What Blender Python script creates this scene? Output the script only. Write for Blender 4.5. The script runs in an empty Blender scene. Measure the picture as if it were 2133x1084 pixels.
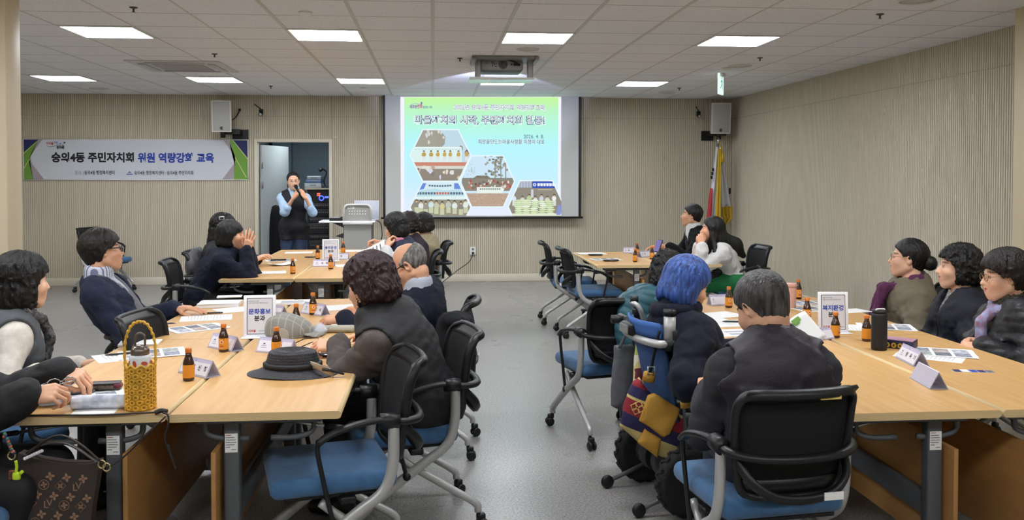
import bpy, bmesh, math, random
import numpy as np
from mathutils import Vector, Matrix, Euler
random.seed(7); np.random.seed(7)
S = bpy.context.scene
COL = S.collection

# ------------------------------------------------------------------ camera
FPX, CXP, HORIZON, VPX = 1838.0, 1066.5, 369.0, 902.0
EYE = 1.574
PITCH = math.radians(1.4)
YAW = math.atan((CXP - VPX) / FPX * math.cos(PITCH))
CY0 = HORIZON + FPX * math.tan(PITCH)
cam_data = bpy.data.cameras.new('camera')
cam = bpy.data.objects.new('camera', cam_data)
COL.objects.link(cam)
cam_data.sensor_fit = 'HORIZONTAL'
cam_data.sensor_width = 36.0
cam_data.lens = 36.0 * FPX / 2133.0
cam_data.shift_y = -(542.0 - CY0) / 2133.0
cam_data.clip_start = 0.05
cam_data.clip_end = 100
cam.location = (0, 0, EYE)
cam.rotation_euler = (math.pi / 2 - PITCH, 0, -YAW)
S.camera = cam
# ------------------------------------------------------------------ world, exposure
wd = bpy.data.worlds.new('world'); S.world = wd; wd.use_nodes = True
wd.node_tree.nodes['Background'].inputs[0].default_value = (0.9, 0.95, 1, 1)
wd.node_tree.nodes['Background'].inputs[1].default_value = 0.3
S.view_settings.view_transform = 'Standard'
S.view_settings.look = 'None'
S.view_settings.gamma = 1.0
S.view_settings.use_curve_mapping = False
S.view_settings.exposure = 0.0
LAMP = 33.0          # radiance of the ceiling light panels

# measured points: photograph pixel -> place on a known plane
_R = np.array([math.cos(YAW), -math.sin(YAW), 0.0]); _FH = np.array([math.sin(YAW), math.cos(YAW), 0.0])
_F = _FH * math.cos(PITCH) + np.array([0, 0, -math.sin(PITCH)]); _U = np.cross(_R, _F)
def _ray(px, py): return _F + _R * (px - CXP) / FPX + _U * (CY0 - py) / FPX
def atz(px, py, z):
    d = _ray(px, py); return np.array([0, 0, EYE]) + d * ((z - EYE) / d[2])
def aty(px, py, y):
    d = _ray(px, py); return np.array([0, 0, EYE]) + d * (y / d[1])

# ------------------------------------------------------------------ materials
def lin(c):
    if isinstance(c, str):
        c = c.lstrip('#'); c = [int(c[i:i+2], 16) / 255 for i in (0, 2, 4)]
    return tuple((v / 12.92 if v <= 0.04045 else ((v + 0.055) / 1.055) ** 2.4) for v in c[:3]) + (1.0,)
MATS = {}
def mat(name, col='#808080', rough=0.6, metal=0.0, var=0.0, vscale=8.0, bump=0.0, bscale=60.0, stretch=(1, 1, 1),
        spec=0.5, emit=None, estr=1.0, trans=0.0, alpha=1.0, attr=None, sheen=0.0, coat=0.0, detail=3.0, col2=None, ior=1.45):
    if name in MATS: return MATS[name]
    m = bpy.data.materials.new(name); m.use_nodes = True; MATS[name] = m
    nt = m.node_tree; N = nt.nodes; L = nt.links
    b = N['Principled BSDF']
    b.inputs['Base Color'].default_value = lin(col)
    b.inputs['Roughness'].default_value = rough
    b.inputs['Metallic'].default_value = metal
    b.inputs['Specular IOR Level'].default_value = spec
    b.inputs['IOR'].default_value = ior
    if trans: b.inputs['Transmission Weight'].default_value = trans
    if alpha < 1: b.inputs['Alpha'].default_value = alpha
    if sheen: b.inputs['Sheen Weight'].default_value = sheen
    if coat: b.inputs['Coat Weight'].default_value = coat
    if emit:
        b.inputs['Emission Color'].default_value = lin(emit); b.inputs['Emission Strength'].default_value = estr
    if attr or var or bump:
        tc = N.new('ShaderNodeTexCoord'); mp = N.new('ShaderNodeMapping')
        mp.inputs['Scale'].default_value = stretch
        L.new(tc.outputs['Object'], mp.inputs['Vector'])
    src = None
    if attr:
        a = N.new('ShaderNodeAttribute'); a.attribute_name = attr; src = a.outputs['Color']
    if var:
        n = N.new('ShaderNodeTexNoise'); n.inputs['Scale'].default_value = vscale; n.inputs['Detail'].default_value = detail
        L.new(mp.outputs[0], n.inputs['Vector'])
        mx = N.new('ShaderNodeMix'); mx.data_type = 'RGBA'
        r = N.new('ShaderNodeMapRange'); r.inputs[1].default_value = 0.3; r.inputs[2].default_value = 0.7
        L.new(n.outputs['Fac'], r.inputs[0]); L.new(r.outputs[0], mx.inputs[0])
        c = lin(col)
        if src is not None:
            mx.blend_type = 'MULTIPLY'; mx.inputs[0].default_value = 1
            for l in list(mx.inputs[0].links): L.remove(l)
            gr = N.new('ShaderNodeMapRange'); gr.inputs[1].default_value = 0.3; gr.inputs[2].default_value = 0.7
            gr.inputs[3].default_value = 1 - var; gr.inputs[4].default_value = 1 + var
            L.new(n.outputs['Fac'], gr.inputs[0])
            L.new(src, mx.inputs[6]); L.new(gr.outputs[0], mx.inputs[7])
        else:
            mx.inputs[6].default_value = tuple(max(0, v * (1 - var)) for v in c[:3]) + (1,)
            mx.inputs[7].default_value = lin(col2) if col2 else tuple(min(1, v * (1 + var)) for v in c[:3]) + (1,)
        src = mx.outputs[2]
    if src is not None: L.new(src, b.inputs['Base Color'])
    if bump:
        n2 = N.new('ShaderNodeTexNoise'); n2.inputs['Scale'].default_value = bscale; n2.inputs['Detail'].default_value = 2
        L.new(mp.outputs[0], n2.inputs['Vector'])
        bp = N.new('ShaderNodeBump'); bp.inputs['Strength'].default_value = bump; bp.inputs['Distance'].default_value = 0.01
        L.new(n2.outputs['Fac'], bp.inputs['Height']); L.new(bp.outputs[0], b.inputs['Normal'])
    return m
def glow(name, col, s=1.0):
    if name in MATS: return MATS[name]
    m = bpy.data.materials.new(name); m.use_nodes = True; MATS[name] = m
    nt = m.node_tree; nt.nodes.remove(nt.nodes['Principled BSDF'])
    e = nt.nodes.new('ShaderNodeEmission'); e.inputs[0].default_value = lin(col); e.inputs[1].default_value = s
    nt.links.new(e.outputs[0], nt.nodes['Material Output'].inputs[0]); return m

# ------------------------------------------------------------------ mesh helpers
def RZ(a): return Matrix.Rotation(a, 4, 'Z')
def RX(a): return Matrix.Rotation(a, 4, 'X')
def RY(a): return Matrix.Rotation(a, 4, 'Y')
def T(x, y=None, z=None): return Matrix.Translation((x, y, z) if y is not None else x)
def frame(o, x, y, z=None):
    x = Vector(x).normalized(); y = Vector(y); y = (y - x * y.dot(x)).normalized(); z = x.cross(y)
    return Matrix(((x.x, y.x, z.x, o[0]), (x.y, y.y, z.y, o[1]), (x.z, y.z, z.z, o[2]), (0, 0, 0, 1)))
def facing_camera(o): return frame(o, (1, 0, 0), (0, 0, 1))     # a sheet standing like the back wall: X right, Y up, front to -y

class MB:
    def __init__(s): s.v = []; s.f = []; s.m = []; s.sm = []
    def add(s, vs, fs, m=0, smooth=False, M=None):
        o = len(s.v)
        for p in vs:
            s.v.append(tuple(M @ Vector(p)) if M is not None else tuple(p))
        for f in fs:
            s.f.append([i + o for i in f]); s.m.append(m); s.sm.append(smooth)
        return s
    def box(s, c, d, m=0, M=None, bev=0.0, seg=2, smooth=None):
        if bev <= 0:
            x, y, z = c; a, b, h = d[0] / 2, d[1] / 2, d[2] / 2
            vs = [(x + i * a, y + j * b, z + k * h) for k in (-1, 1) for j in (-1, 1) for i in (-1, 1)]
            fs = [(0, 2, 3, 1), (4, 5, 7, 6), (0, 1, 5, 4), (2, 6, 7, 3), (0, 4, 6, 2), (1, 3, 7, 5)]
            return s.add(vs, fs, m, False, M)
        bm = bmesh.new(); bmesh.ops.create_cube(bm, size=1)
        for v in bm.verts: v.co = Vector((v.co.x * d[0] + c[0], v.co.y * d[1] + c[1], v.co.z * d[2] + c[2]))
        bmesh.ops.bevel(bm, geom=bm.edges[:], offset=min(bev, min(d) * 0.49), segments=seg, profile=0.5, affect='EDGES')
        return s.bm(bm, m, True if smooth is None else smooth, M)
    def bm(s, bm, m=0, smooth=False, M=None):
        bm.verts.index_update()
        s.add([v.co[:] for v in bm.verts], [[v.index for v in f.verts] for f in bm.faces], m, smooth, M); bm.free(); return s
    def tube(s, pts, r, n=8, m=0, closed=False, M=None, caps=True, flat=1.0, up=None):
        P = [Vector(p) for p in pts]; k = len(P)
        rs = r if isinstance(r, (list, tuple)) else [r] * k
        tg = []
        for i in range(k):
            a = P[(i - 1) % k] if closed or i > 0 else P[i]; b = P[(i + 1) % k] if closed or i < k - 1 else P[i]
            t = b - a; tg.append(t.normalized() if t.length > 1e-9 else Vector((0, 0, 1)))
        u = Vector(up) if up else (Vector((0, 0, 1)) if abs(tg[0].z) < 0.9 else Vector((0, 1, 0)))
        vs = []
        for i in range(k):
            t = tg[i]; u = (u - t * u.dot(t))
            if u.length < 1e-6: u = t.orthogonal()
            u.normalize(); w = t.cross(u)
            for j in range(n):
                a = 2 * math.pi * j / n
                vs.append(P[i] + (u * math.cos(a) * flat + w * math.sin(a)) * rs[i])
        fs = []
        for i in range(k if closed else k - 1):
            i2 = (i + 1) % k
            for j in range(n):
                j2 = (j + 1) % n; fs.append((i * n + j, i * n + j2, i2 * n + j2, i2 * n + j))
        if not closed and caps:
            fs.append(tuple(range(n - 1, -1, -1))); fs.append(tuple((k - 1) * n + j for j in range(n)))
        return s.add(vs, fs, m, True, M)
    def lathe(s, prof, n=20, m=0, M=None, smooth=True, ms=None):
        vs = []; k = len(prof)
        for (r, z) in prof:
            for j in range(n):
                a = 2 * math.pi * j / n; vs.append((r * math.cos(a), r * math.sin(a), z))
        for i in range(k - 1):
            pass
        fs = []; o = len(s.v)
        s.add(vs, [], m, smooth, M)
        for i in range(k - 1):
            for j in range(n):
                j2 = (j + 1) % n
                s.f.append([o + i * n + j, o + i * n + j2, o + (i + 1) * n + j2, o + (i + 1) * n + j])
                s.m.append(ms[i] if ms else m); s.sm.append(smooth)
        for e, rev in ((0, True), (k - 1, False)):
            if prof[e][0] > 1e-5:
                ix = [o + e * n + j for j in range(n)]
                s.f.append(ix[::-1] if rev else ix); s.m.append(ms[min(e, k - 2)] if ms else m); s.sm.append(False)
        return s
    def poly(s, pts, z=0.0, m=0, M=None):          # flat polygon in a sheet's XY plane
        return s.add([(p[0], p[1], z) for p in pts], [list(range(len(pts)))], m, False, M)
    def rect(s, x0, y0, x1, y1, z=0.0, m=0, M=None):
        return s.poly([(x0, y0), (x1, y0), (x1, y1), (x0, y1)], z, m, M)
    def disc(s, x, y, rx, ry=None, z=0.0, m=0, M=None, n=14, ang=0):
        ry = ry or rx
        return s.poly([(x + rx * math.cos(2 * math.pi * i / n) * math.cos(ang) - ry * math.sin(2 * math.pi * i / n) * math.sin(ang),
                        y + rx * math.cos(2 * math.pi * i / n) * math.sin(ang) + ry * math.sin(2 * math.pi * i / n) * math.cos(ang)) for i in range(n)], z, m, M)
    def prism(s, pts, z0, z1, m=0, M=None, smooth=False):
        n = len(pts)
        vs = [(p[0], p[1], z0) for p in pts] + [(p[0], p[1], z1) for p in pts]
        fs = [tuple(range(n - 1, -1, -1)), tuple(range(n, 2 * n))]
        s.add(vs, fs, m, False, M)
        o = len(s.v) - 2 * n
        for i in range(n):
            j = (i + 1) % n; s.f.append([o + i, o + j, o + n + j, o + n + i]); s.m.append(m); s.sm.append(smooth)
        return s
    def grid(s, fn, nu, nv, m=0, M=None, smooth=True, thick=0.0, wrapu=False):
        P = [[Vector(fn(i / (nu if wrapu else nu - 1), j / (nv - 1))) for j in range(nv)] for i in range(nu)]
        vs = [p for r in P for p in r]; fs = []
        for i in range(nu if wrapu else nu - 1):
            for j in range(nv - 1):
                i2 = (i + 1) % nu
                fs.append((i * nv + j, i2 * nv + j, i2 * nv + j + 1, i * nv + j + 1))
        if thick:
            bm = bmesh.new(); bv = [bm.verts.new(p) for p in vs]
            for f in fs:
                try: bm.faces.new([bv[i] for i in f])
                except ValueError: pass
            bm.normal_update()
            bmesh.ops.solidify(bm, geom=bm.faces[:], thickness=thick)
            return s.bm(bm, m, smooth, M)
        return s.add(vs, fs, m, smooth, M)
    def text(s, body, size, x=0, y=0, z=0.0, m=0, M=None, bold=0.0, align='CENTER', sx=1.0, width=None):
        vs, fs = text_mesh(body, bold, align)
        if width:
            xs = [v[0] for v in vs]; sx = width / max(1e-6, (max(xs) - min(xs)) * size)
        return s.add([(v[0] * size * sx + x, v[1] * size + y, z) for v in vs], fs, m, False, M)
    def mesh(s, name, mats):
        me = bpy.data.meshes.new(name)
        me.from_pydata(s.v, [], s.f)
        for mm in (mats if isinstance(mats, (list, tuple)) else [mats]): me.materials.append(mm)
        me.polygons.foreach_set('material_index', s.m); me.polygons.foreach_set('use_smooth', s.sm)
        me.update(); return me
    def build(s, name, mats, parent=None, loc=(0, 0, 0), rotz=0.0, **k):
        o = bpy.data.objects.new(name, s.mesh(name, mats)); COL.objects.link(o)
        o.location = loc; o.rotation_euler = (0, 0, rotz)
        if parent is not None: o.parent = parent
        return tag(o, **k)
_tc = {}
def text_mesh(body, bold, align):
    k = (body, bold, align)
    if k not in _tc:
        cu = bpy.data.curves.new('t', 'FONT'); cu.body = body; cu.size = 1; cu.align_x = align; cu.align_y = 'CENTER'; cu.offset = bold
        cu.resolution_u = 3; cu.fill_mode = 'FRONT'
        o = bpy.data.objects.new('t', cu); COL.objects.link(o)
        dg = bpy.context.evaluated_depsgraph_get(); me = o.evaluated_get(dg).to_mesh()
        _tc[k] = ([v.co[:] for v in me.vertices], [list(p.vertices) for p in me.polygons])
        o.evaluated_get(dg).to_mesh_clear(); bpy.data.objects.remove(o); bpy.data.curves.remove(cu)
    return _tc[k]
def tag(o, label=None, cat=None, group=None, kind=None):
    if label: o['label'] = label
    if cat: o['category'] = cat
    if group: o['group'] = group
    if kind: o['kind'] = kind
    return o
def thing(name, label, cat, loc=(0, 0, 0), rotz=0.0, group=None):
    o = bpy.data.objects.new(name, None); COL.objects.link(o); o.empty_display_size = 0.1
    o.location = loc; o.rotation_euler = (0, 0, rotz)
    return tag(o, label, cat, group)
def copy_tree(o, parent=None):
    c = o.copy(); COL.objects.link(c)
    if parent is not None: c.parent = parent
    for ch in KIDS.get(o.name, list(o.children)): copy_tree(ch, c)
    return c
KIDS = {}
def place(o, label, loc, rotz=0.0, group=None):
    o.location = loc; o.rotation_euler = (0, 0, rotz); o['label'] = label
    if group: o['group'] = group
    return o
def bez(pts, n=8):                                   # Catmull-Rom through points
    P = [Vector(p) for p in pts]; P = [P[0] * 2 - P[1]] + P + [P[-1] * 2 - P[-2]]; out = []
    for i in range(1, len(P) - 2):
        a, b, c, d = P[i - 1], P[i], P[i + 1], P[i + 2]
        for k in range(n):
            t = k / n
            out.append(0.5 * ((2 * b) + (c - a) * t + (2 * a - 5 * b + 4 * c - d) * t * t + (3 * b - a - 3 * c + d) * t ** 3))
    out.append(P[-2]); return out
# ------------------------------------------------------------------ lights of the room: recessed ceiling panels
CEIL = 2.774; TILE = 0.592; ROW0 = 7.285
WY = 13.25; RX_ = 4.58
M_frame = mat('white painted metal', '#d9d9d6', 0.5)
def ceiling_light(x, y, label):
    t = thing('ceiling_light', label, 'ceiling light', (x, y, CEIL), 0, 'square ceiling light panels')
    fr = MB(); h = 0.285
    for (cx, cy, dx, dy) in ((0, h, 2 * h + .02, .02), (0, -h, 2 * h + .02, .02), (h, 0, .02, 2 * h - .02), (-h, 0, .02, 2 * h - .02)):
        fr.box((cx, cy, -.004), (dx, dy, .012))
    fr.build('frame', M_frame, t)
    MB().box((0, 0, -.002), (.55, .55, .004)).build('diffuser', glow('lit panel', '#f6f9ff', LAMP), t)
    return t
LC = (-4.5, -2.5, 0, 0)
_rows = {0.41: 'behind the viewer', 3.98: 'overhead', 7.58: 'front row', 11.145: 'back row'}
_lab = {(7.58, -5): 'first ceiling light from the left in the nearer lit row', (7.58, -2): 'second ceiling light from the left in the nearer lit row',
        (7.58, 1): 'ceiling light in the nearer row, in front of the projector', (7.58, 4): 'rightmost ceiling light of the nearer lit row',
        (11.145, -8): 'ceiling light nearest the left pillar in the far row', (11.145, -5): 'ceiling light in the far row just beyond the ceiling cassette',
        (11.145, -2): 'far-row ceiling light left of the projector screen', (11.145, 1): 'far-row ceiling light partly hidden behind the projector',
        (11.145, 4): 'far-row ceiling light between projector and exit sign'}
for ry in (0.41, 3.98, 7.58, 11.145):
    for k in (-8, -5, -2, 1, 4):
        ceiling_light((k + .5) * TILE, ry, _lab.get((ry, k), 'square ceiling light panel over the near tables'))

# ------------------------------------------------------------------ structure
def struct(b, name, mats): return b.build(name, mats, None, kind='structure')
M_slat = mat('pale beech slat', '#d3cbb8', 0.55, var=0.06, vscale=5, stretch=(8, 8, .6))
M_groove = mat('slat groove shade tone', '#b3ab97', 0.8)  # darker than the slats: the grooves' shade is put into this colour
M_trim = mat('beige trim', '#d6cfbd', 0.5)
M_pillar = mat('beige pillar laminate', '#cfc0a2', 0.5, var=0.03, vscale=3, stretch=(3, 3, .5))
M_dark = mat('dark gap', '#3a352d', 0.9)
PIT = 0.03
def slats(b, x0, x1, bands, fn):
    n = int((x1 - x0) / PIT)
    for i in range(n):
        x = x0 + (i + .5) * PIT; w = .0088; e = .0022
        for (z0, z1) in bands:
            p = [(x - w, 0), (x - w + e, -.009), (x + w - e, -.009), (x + w, 0)]
            vs = [fn(q[0], q[1], z) for z in (z0, z1) for q in p]
            b.add(vs, [(0, 1, 5, 4), (1, 2, 6, 5), (2, 3, 7, 6), (0, 3, 2, 1), (4, 5, 6, 7)], 0)
def backfn(x, d, z): return (x, WY + .009 + d, z)
DX0, DX1, DZ = -2.56, -1.53, 2.085
wb = MB()
BANDS = [(.11, 2.463), (2.471, CEIL)]
slats(wb, -7, DX0 - .05, BANDS, backfn); slats(wb, DX1 + .05, RX_, BANDS, backfn); slats(wb, DX0 - .05, DX1 + .05, [(DZ + .05, 2.463), (2.471, CEIL)], backfn)
wb.box(((-7 + DX0 - .05) / 2, WY + .03, CEIL / 2), (DX0 - .05 + 7, .04, CEIL), 1)
wb.box(((RX_ + .2 + DX1 + .05) / 2, WY + .03, CEIL / 2), (RX_ + .2 - DX1 - .05, .04, CEIL), 1)
wb.box(((DX0 + DX1) / 2, WY + .03, (DZ + .05 + CEIL) / 2), (DX1 - DX0 + .1, .04, CEIL - DZ - .05), 1)
struct(wb, 'wall_back', [M_slat, M_groove])
wr = MB()
slats(wr, 5.9, WY, BANDS, lambda y, d, z: (RX_ + .009 + d, y, z))
wr.box((RX_ + .03, (5.9 + WY) / 2, CEIL / 2), (.04, WY - 5.9, CEIL), 1)
random.seed(3)
M_scuff = mat('pale scuff', '#e6e3dc', 0.7)
for (px, py, l) in ((1916, 197, .05), (1980, 201, .09), (2026, 203, .06), (2049, 220, .03), (1842, 229, .03), (2048, 107 + 113, .02), (1990, 412, .06), (1920, 355, .03), (1935, 330, .03), (2120, 340, .05)):
    d = _ray(px, py); q = np.array([0, 0, EYE]) + d * ((RX_ - .003) / d[0])
    if q[1] > 6: wr.box((RX_ - .0005, q[1], q[2]), (.002, .012, l), 2)
struct(wr, 'wall_right', [M_slat, M_groove, M_scuff])
b = MB(); b.box(((-7 + DX0 - .05) / 2, WY, .055), (DX0 - .05 + 7, .03, .11), 0, bev=.004); b.box(((RX_ + DX1 + .05) / 2, WY, .055), (RX_ - DX1 - .05, .03, .11), 0, bev=.004)
struct(b, 'baseboard_back', M_trim)
b = MB(); b.box((RX_ - .0, (5.9 + WY) / 2, .055), (.03, WY - 5.9, .11), 0, bev=.004); struct(b, 'baseboard_right', M_trim)
# folding-partition posts where the room narrows
b = MB(); xe = -2.652; py_ = 5.78
b.box((xe - .035, py_ + .1, CEIL / 2), (.07, .2, CEIL), 0, bev=.006); b.box((xe - .28, py_ + .11, CEIL / 2), (.40, .2, CEIL), 0, bev=.006); b.box((xe - .075, py_ + .13, CEIL / 2), (.03, .14, CEIL), 1)
struct(b, 'wall_left_pillar', [M_pillar, M_dark])
b = MB(); xr = 4.135; b.box((xr + .05, py_ + .1, CEIL / 2), (.10, .2, CEIL), 0, bev=.006); b.box((xr + .35, py_ + .11, CEIL / 2), (.46, .2, CEIL), 0, bev=.006); b.box((xr + .11, py_ + .13, CEIL / 2), (.03, .1, CEIL), 1)
struct(b, 'wall_right_pillar', [M_pillar, M_dark])
b = MB(); b.box((-7.03, 6, CEIL / 2), (.06, 18, CEIL)); struct(b, 'wall_left', M_pillar)
b = MB(); b.box((RX_ + .1, 1.9, CEIL / 2), (.06, 8.2, CEIL)); struct(b, 'wall_right_near', M_pillar)
b = MB(); b.box((-1, -2.6, CEIL / 2), (13, .06, CEIL)); struct(b, 'wall_rear', M_pillar)

# floor: grey sheet vinyl with a fine fleck
mf = mat('grey fleck vinyl', '#a8a5a0', 0.28, spec=0.5)
nt = mf.node_tree; N = nt.nodes; L = nt.links; bs = N['Principled BSDF']
tc = N.new('ShaderNodeTexCoord'); n1 = N.new('ShaderNodeTexNoise'); n1.inputs['Scale'].default_value = 95; n1.inputs['Detail'].default_value = 4
n2 = N.new('ShaderNodeTexNoise'); n2.inputs['Scale'].default_value = 1.3
L.new(tc.outputs['Object'], n1.inputs[0]); L.new(tc.outputs['Object'], n2.inputs[0])
cr = N.new('ShaderNodeValToRGB'); L.new(n1.outputs['Fac'], cr.inputs[0])
cr.color_ramp.elements[0].position = .36; cr.color_ramp.elements[0].color = lin('#706f6d'); cr.color_ramp.elements[1].position = .62; cr.color_ramp.elements[1].color = lin('#9f9d99')
L.new(cr.outputs[0], bs.inputs['Base Color'])
mr = N.new('ShaderNodeMapRange'); mr.inputs[3].default_value = .25; mr.inputs[4].default_value = .31; L.new(n2.outputs['Fac'], mr.inputs[0]); L.new(mr.outputs[0], bs.inputs['Roughness'])
bp = N.new('ShaderNodeBump'); bp.inputs['Strength'].default_value = .12; bp.inputs['Distance'].default_value = .004; L.new(n1.outputs['Fac'], bp.inputs['Height']); L.new(bp.outputs[0], bs.inputs['Normal'])
b = MB(); b.box((-1.1, 6, -.05), (12.2, 18, .1)); struct(b, 'floor', mf)

# ceiling: mineral-fibre tiles
mc = mat('mineral ceiling tile', '#b5b2ab', 0.9, spec=.2)
nt = mc.node_tree; N = nt.nodes; L = nt.links; bs = N['Principled BSDF']
def mnode(op, a, bv=None):
    m = N.new('ShaderNodeMath'); m.operation = op
    for i, v in enumerate((a, bv)):
        if v is None: continue
        if isinstance(v, (int, float)): m.inputs[i].default_value = v
        else: L.new(v, m.inputs[i])
    return m.outputs[0]
tc = N.new('ShaderNodeTexCoord'); sp = N.new('ShaderNodeSeparateXYZ'); L.new(tc.outputs['Object'], sp.inputs[0])
gx = mnode('ABSOLUTE', mnode('SUBTRACT', mnode('FRACT', mnode('ADD', mnode('DIVIDE', sp.outputs[0], TILE), 100.5)), .5))
gy = mnode('ABSOLUTE', mnode('SUBTRACT', mnode('FRACT', mnode('ADD', mnode('DIVIDE', mnode('SUBTRACT', sp.outputs[1], ROW0), TILE), 100.5)), .5))
ln = mnode('LESS_THAN', mnode('MINIMUM', gx, gy), .008)
v = N.new('ShaderNodeTexVoronoi'); v.inputs['Scale'].default_value = 42; L.new(tc.outputs['Object'], v.inputs['Vector'])
nn = N.new('ShaderNodeTexNoise'); nn.inputs['Scale'].default_value = 9; L.new(tc.outputs['Object'], nn.inputs[0])
fl = mnode('MULTIPLY', mnode('LESS_THAN', v.outputs['Distance'], .2), mnode('GREATER_THAN', nn.outputs['Fac'], .52))
mx = N.new('ShaderNodeMix'); mx.data_type = 'RGBA'; mx.inputs[6].default_value = lin('#e8e9ec'); mx.inputs[7].default_value = lin('#a0a2a6'); L.new(mnode('MULTIPLY', fl, .7), mx.inputs[0])
m2 = N.new('ShaderNodeMix'); m2.data_type = 'RGBA'; m2.inputs[7].default_value = lin('#7d7b77'); L.new(mx.outputs[2], m2.inputs[6]); L.new(ln, m2.inputs[0])
L.new(m2.outputs[2], bs.inputs['Base Color'])
b = MB(); b.box((-1.1, 6, CEIL + .03), (12.2, 18, .06)); struct(b, 'ceiling', mc)
b = MB()
for k in range(-11, 8):
    w = .028 if k in (-2, -1, 0, 1, 2, 3) else .012
    if k in (-2, 1): b.box((k * TILE, 5.3, CEIL - .001), (w, 15.8, .006))
    else: b.box((k * TILE, 5.3, CEIL - .001), (w, 15.8, .004))
struct(b, 'trim_1', mat('ceiling runner', '#c6c4bf', 0.5))

# doorway with the small equipment room behind
b = MB(); f = .05
b.box((DX0 - f / 2, WY + .03, DZ / 2 + f / 2), (f, .12, DZ + f), 0, bev=.004); b.box((DX1 + f / 2, WY + .03, DZ / 2 + f / 2), (f, .12, DZ + f), 0, bev=.004); b.box(((DX0 + DX1) / 2, WY + .03, DZ + f / 2), (DX1 - DX0, .12, f), 0, bev=.004)
struct(b, 'door_1_frame', M_trim)
M_blue = mat('slate blue room paint', '#66757f', 0.7)
b = MB(); b.box((-2.0, WY + 1.9, 1.2), (2.2, .05, 2.4)); b.box((-2.75, WY + 1.0, 1.2), (.05, 1.8, 2.4)); b.box((-1.1, WY + 1.0, 1.2), (.05, 1.8, 2.4)); b.box((-2.0, WY + 1.0, 2.43), (2.2, 1.9, .05)); b.box((-2.5, WY + 1.78, 1.2), (.3, .2, 2.4))
struct(b, 'wall_equipment_room', M_blue)
t = thing('door', 'grey-white door leaf standing open into the equipment room', 'door', (DX0 + .02, WY + .1, 0), math.radians(74)); t['kind'] = 'structure'; t.name = 'door_1'
MB().box((.45, 0, 1.03), (.9, .04, 2.04), 0, bev=.003).build('door_leaf', mat('door paint', '#a9b0b0', .45), t)
h = MB(); h.tube(bez([(.82, -.02, 1.0), (.82, -.06, 1.0), (.74, -.065, 1.0)], 4), .01); h.lathe([(.025, 0), (.025, .008)], M=T(.82, -.02, 1.0) @ RX(math.pi / 2)); h.build('door_handle', mat('brushed steel', '#b9b9b8', .3, .9), t)
for z in (1.75, 1.45, .3): MB().box((0, -.025, z), (.03, .012, .1), 0, bev=.002).build('hinge', MATS['brushed steel'], t)

rl = bpy.data.lights.new('added equipment room fill', 'AREA'); rl.energy = 14; rl.size = .5; rl.color = (.85, .93, 1)  # unseen area light added to lift the dark equipment room
ro = bpy.data.objects.new('added equipment room fill', rl); COL.objects.link(ro); ro.location = (-1.9, WY + .6, 2.38)
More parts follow.
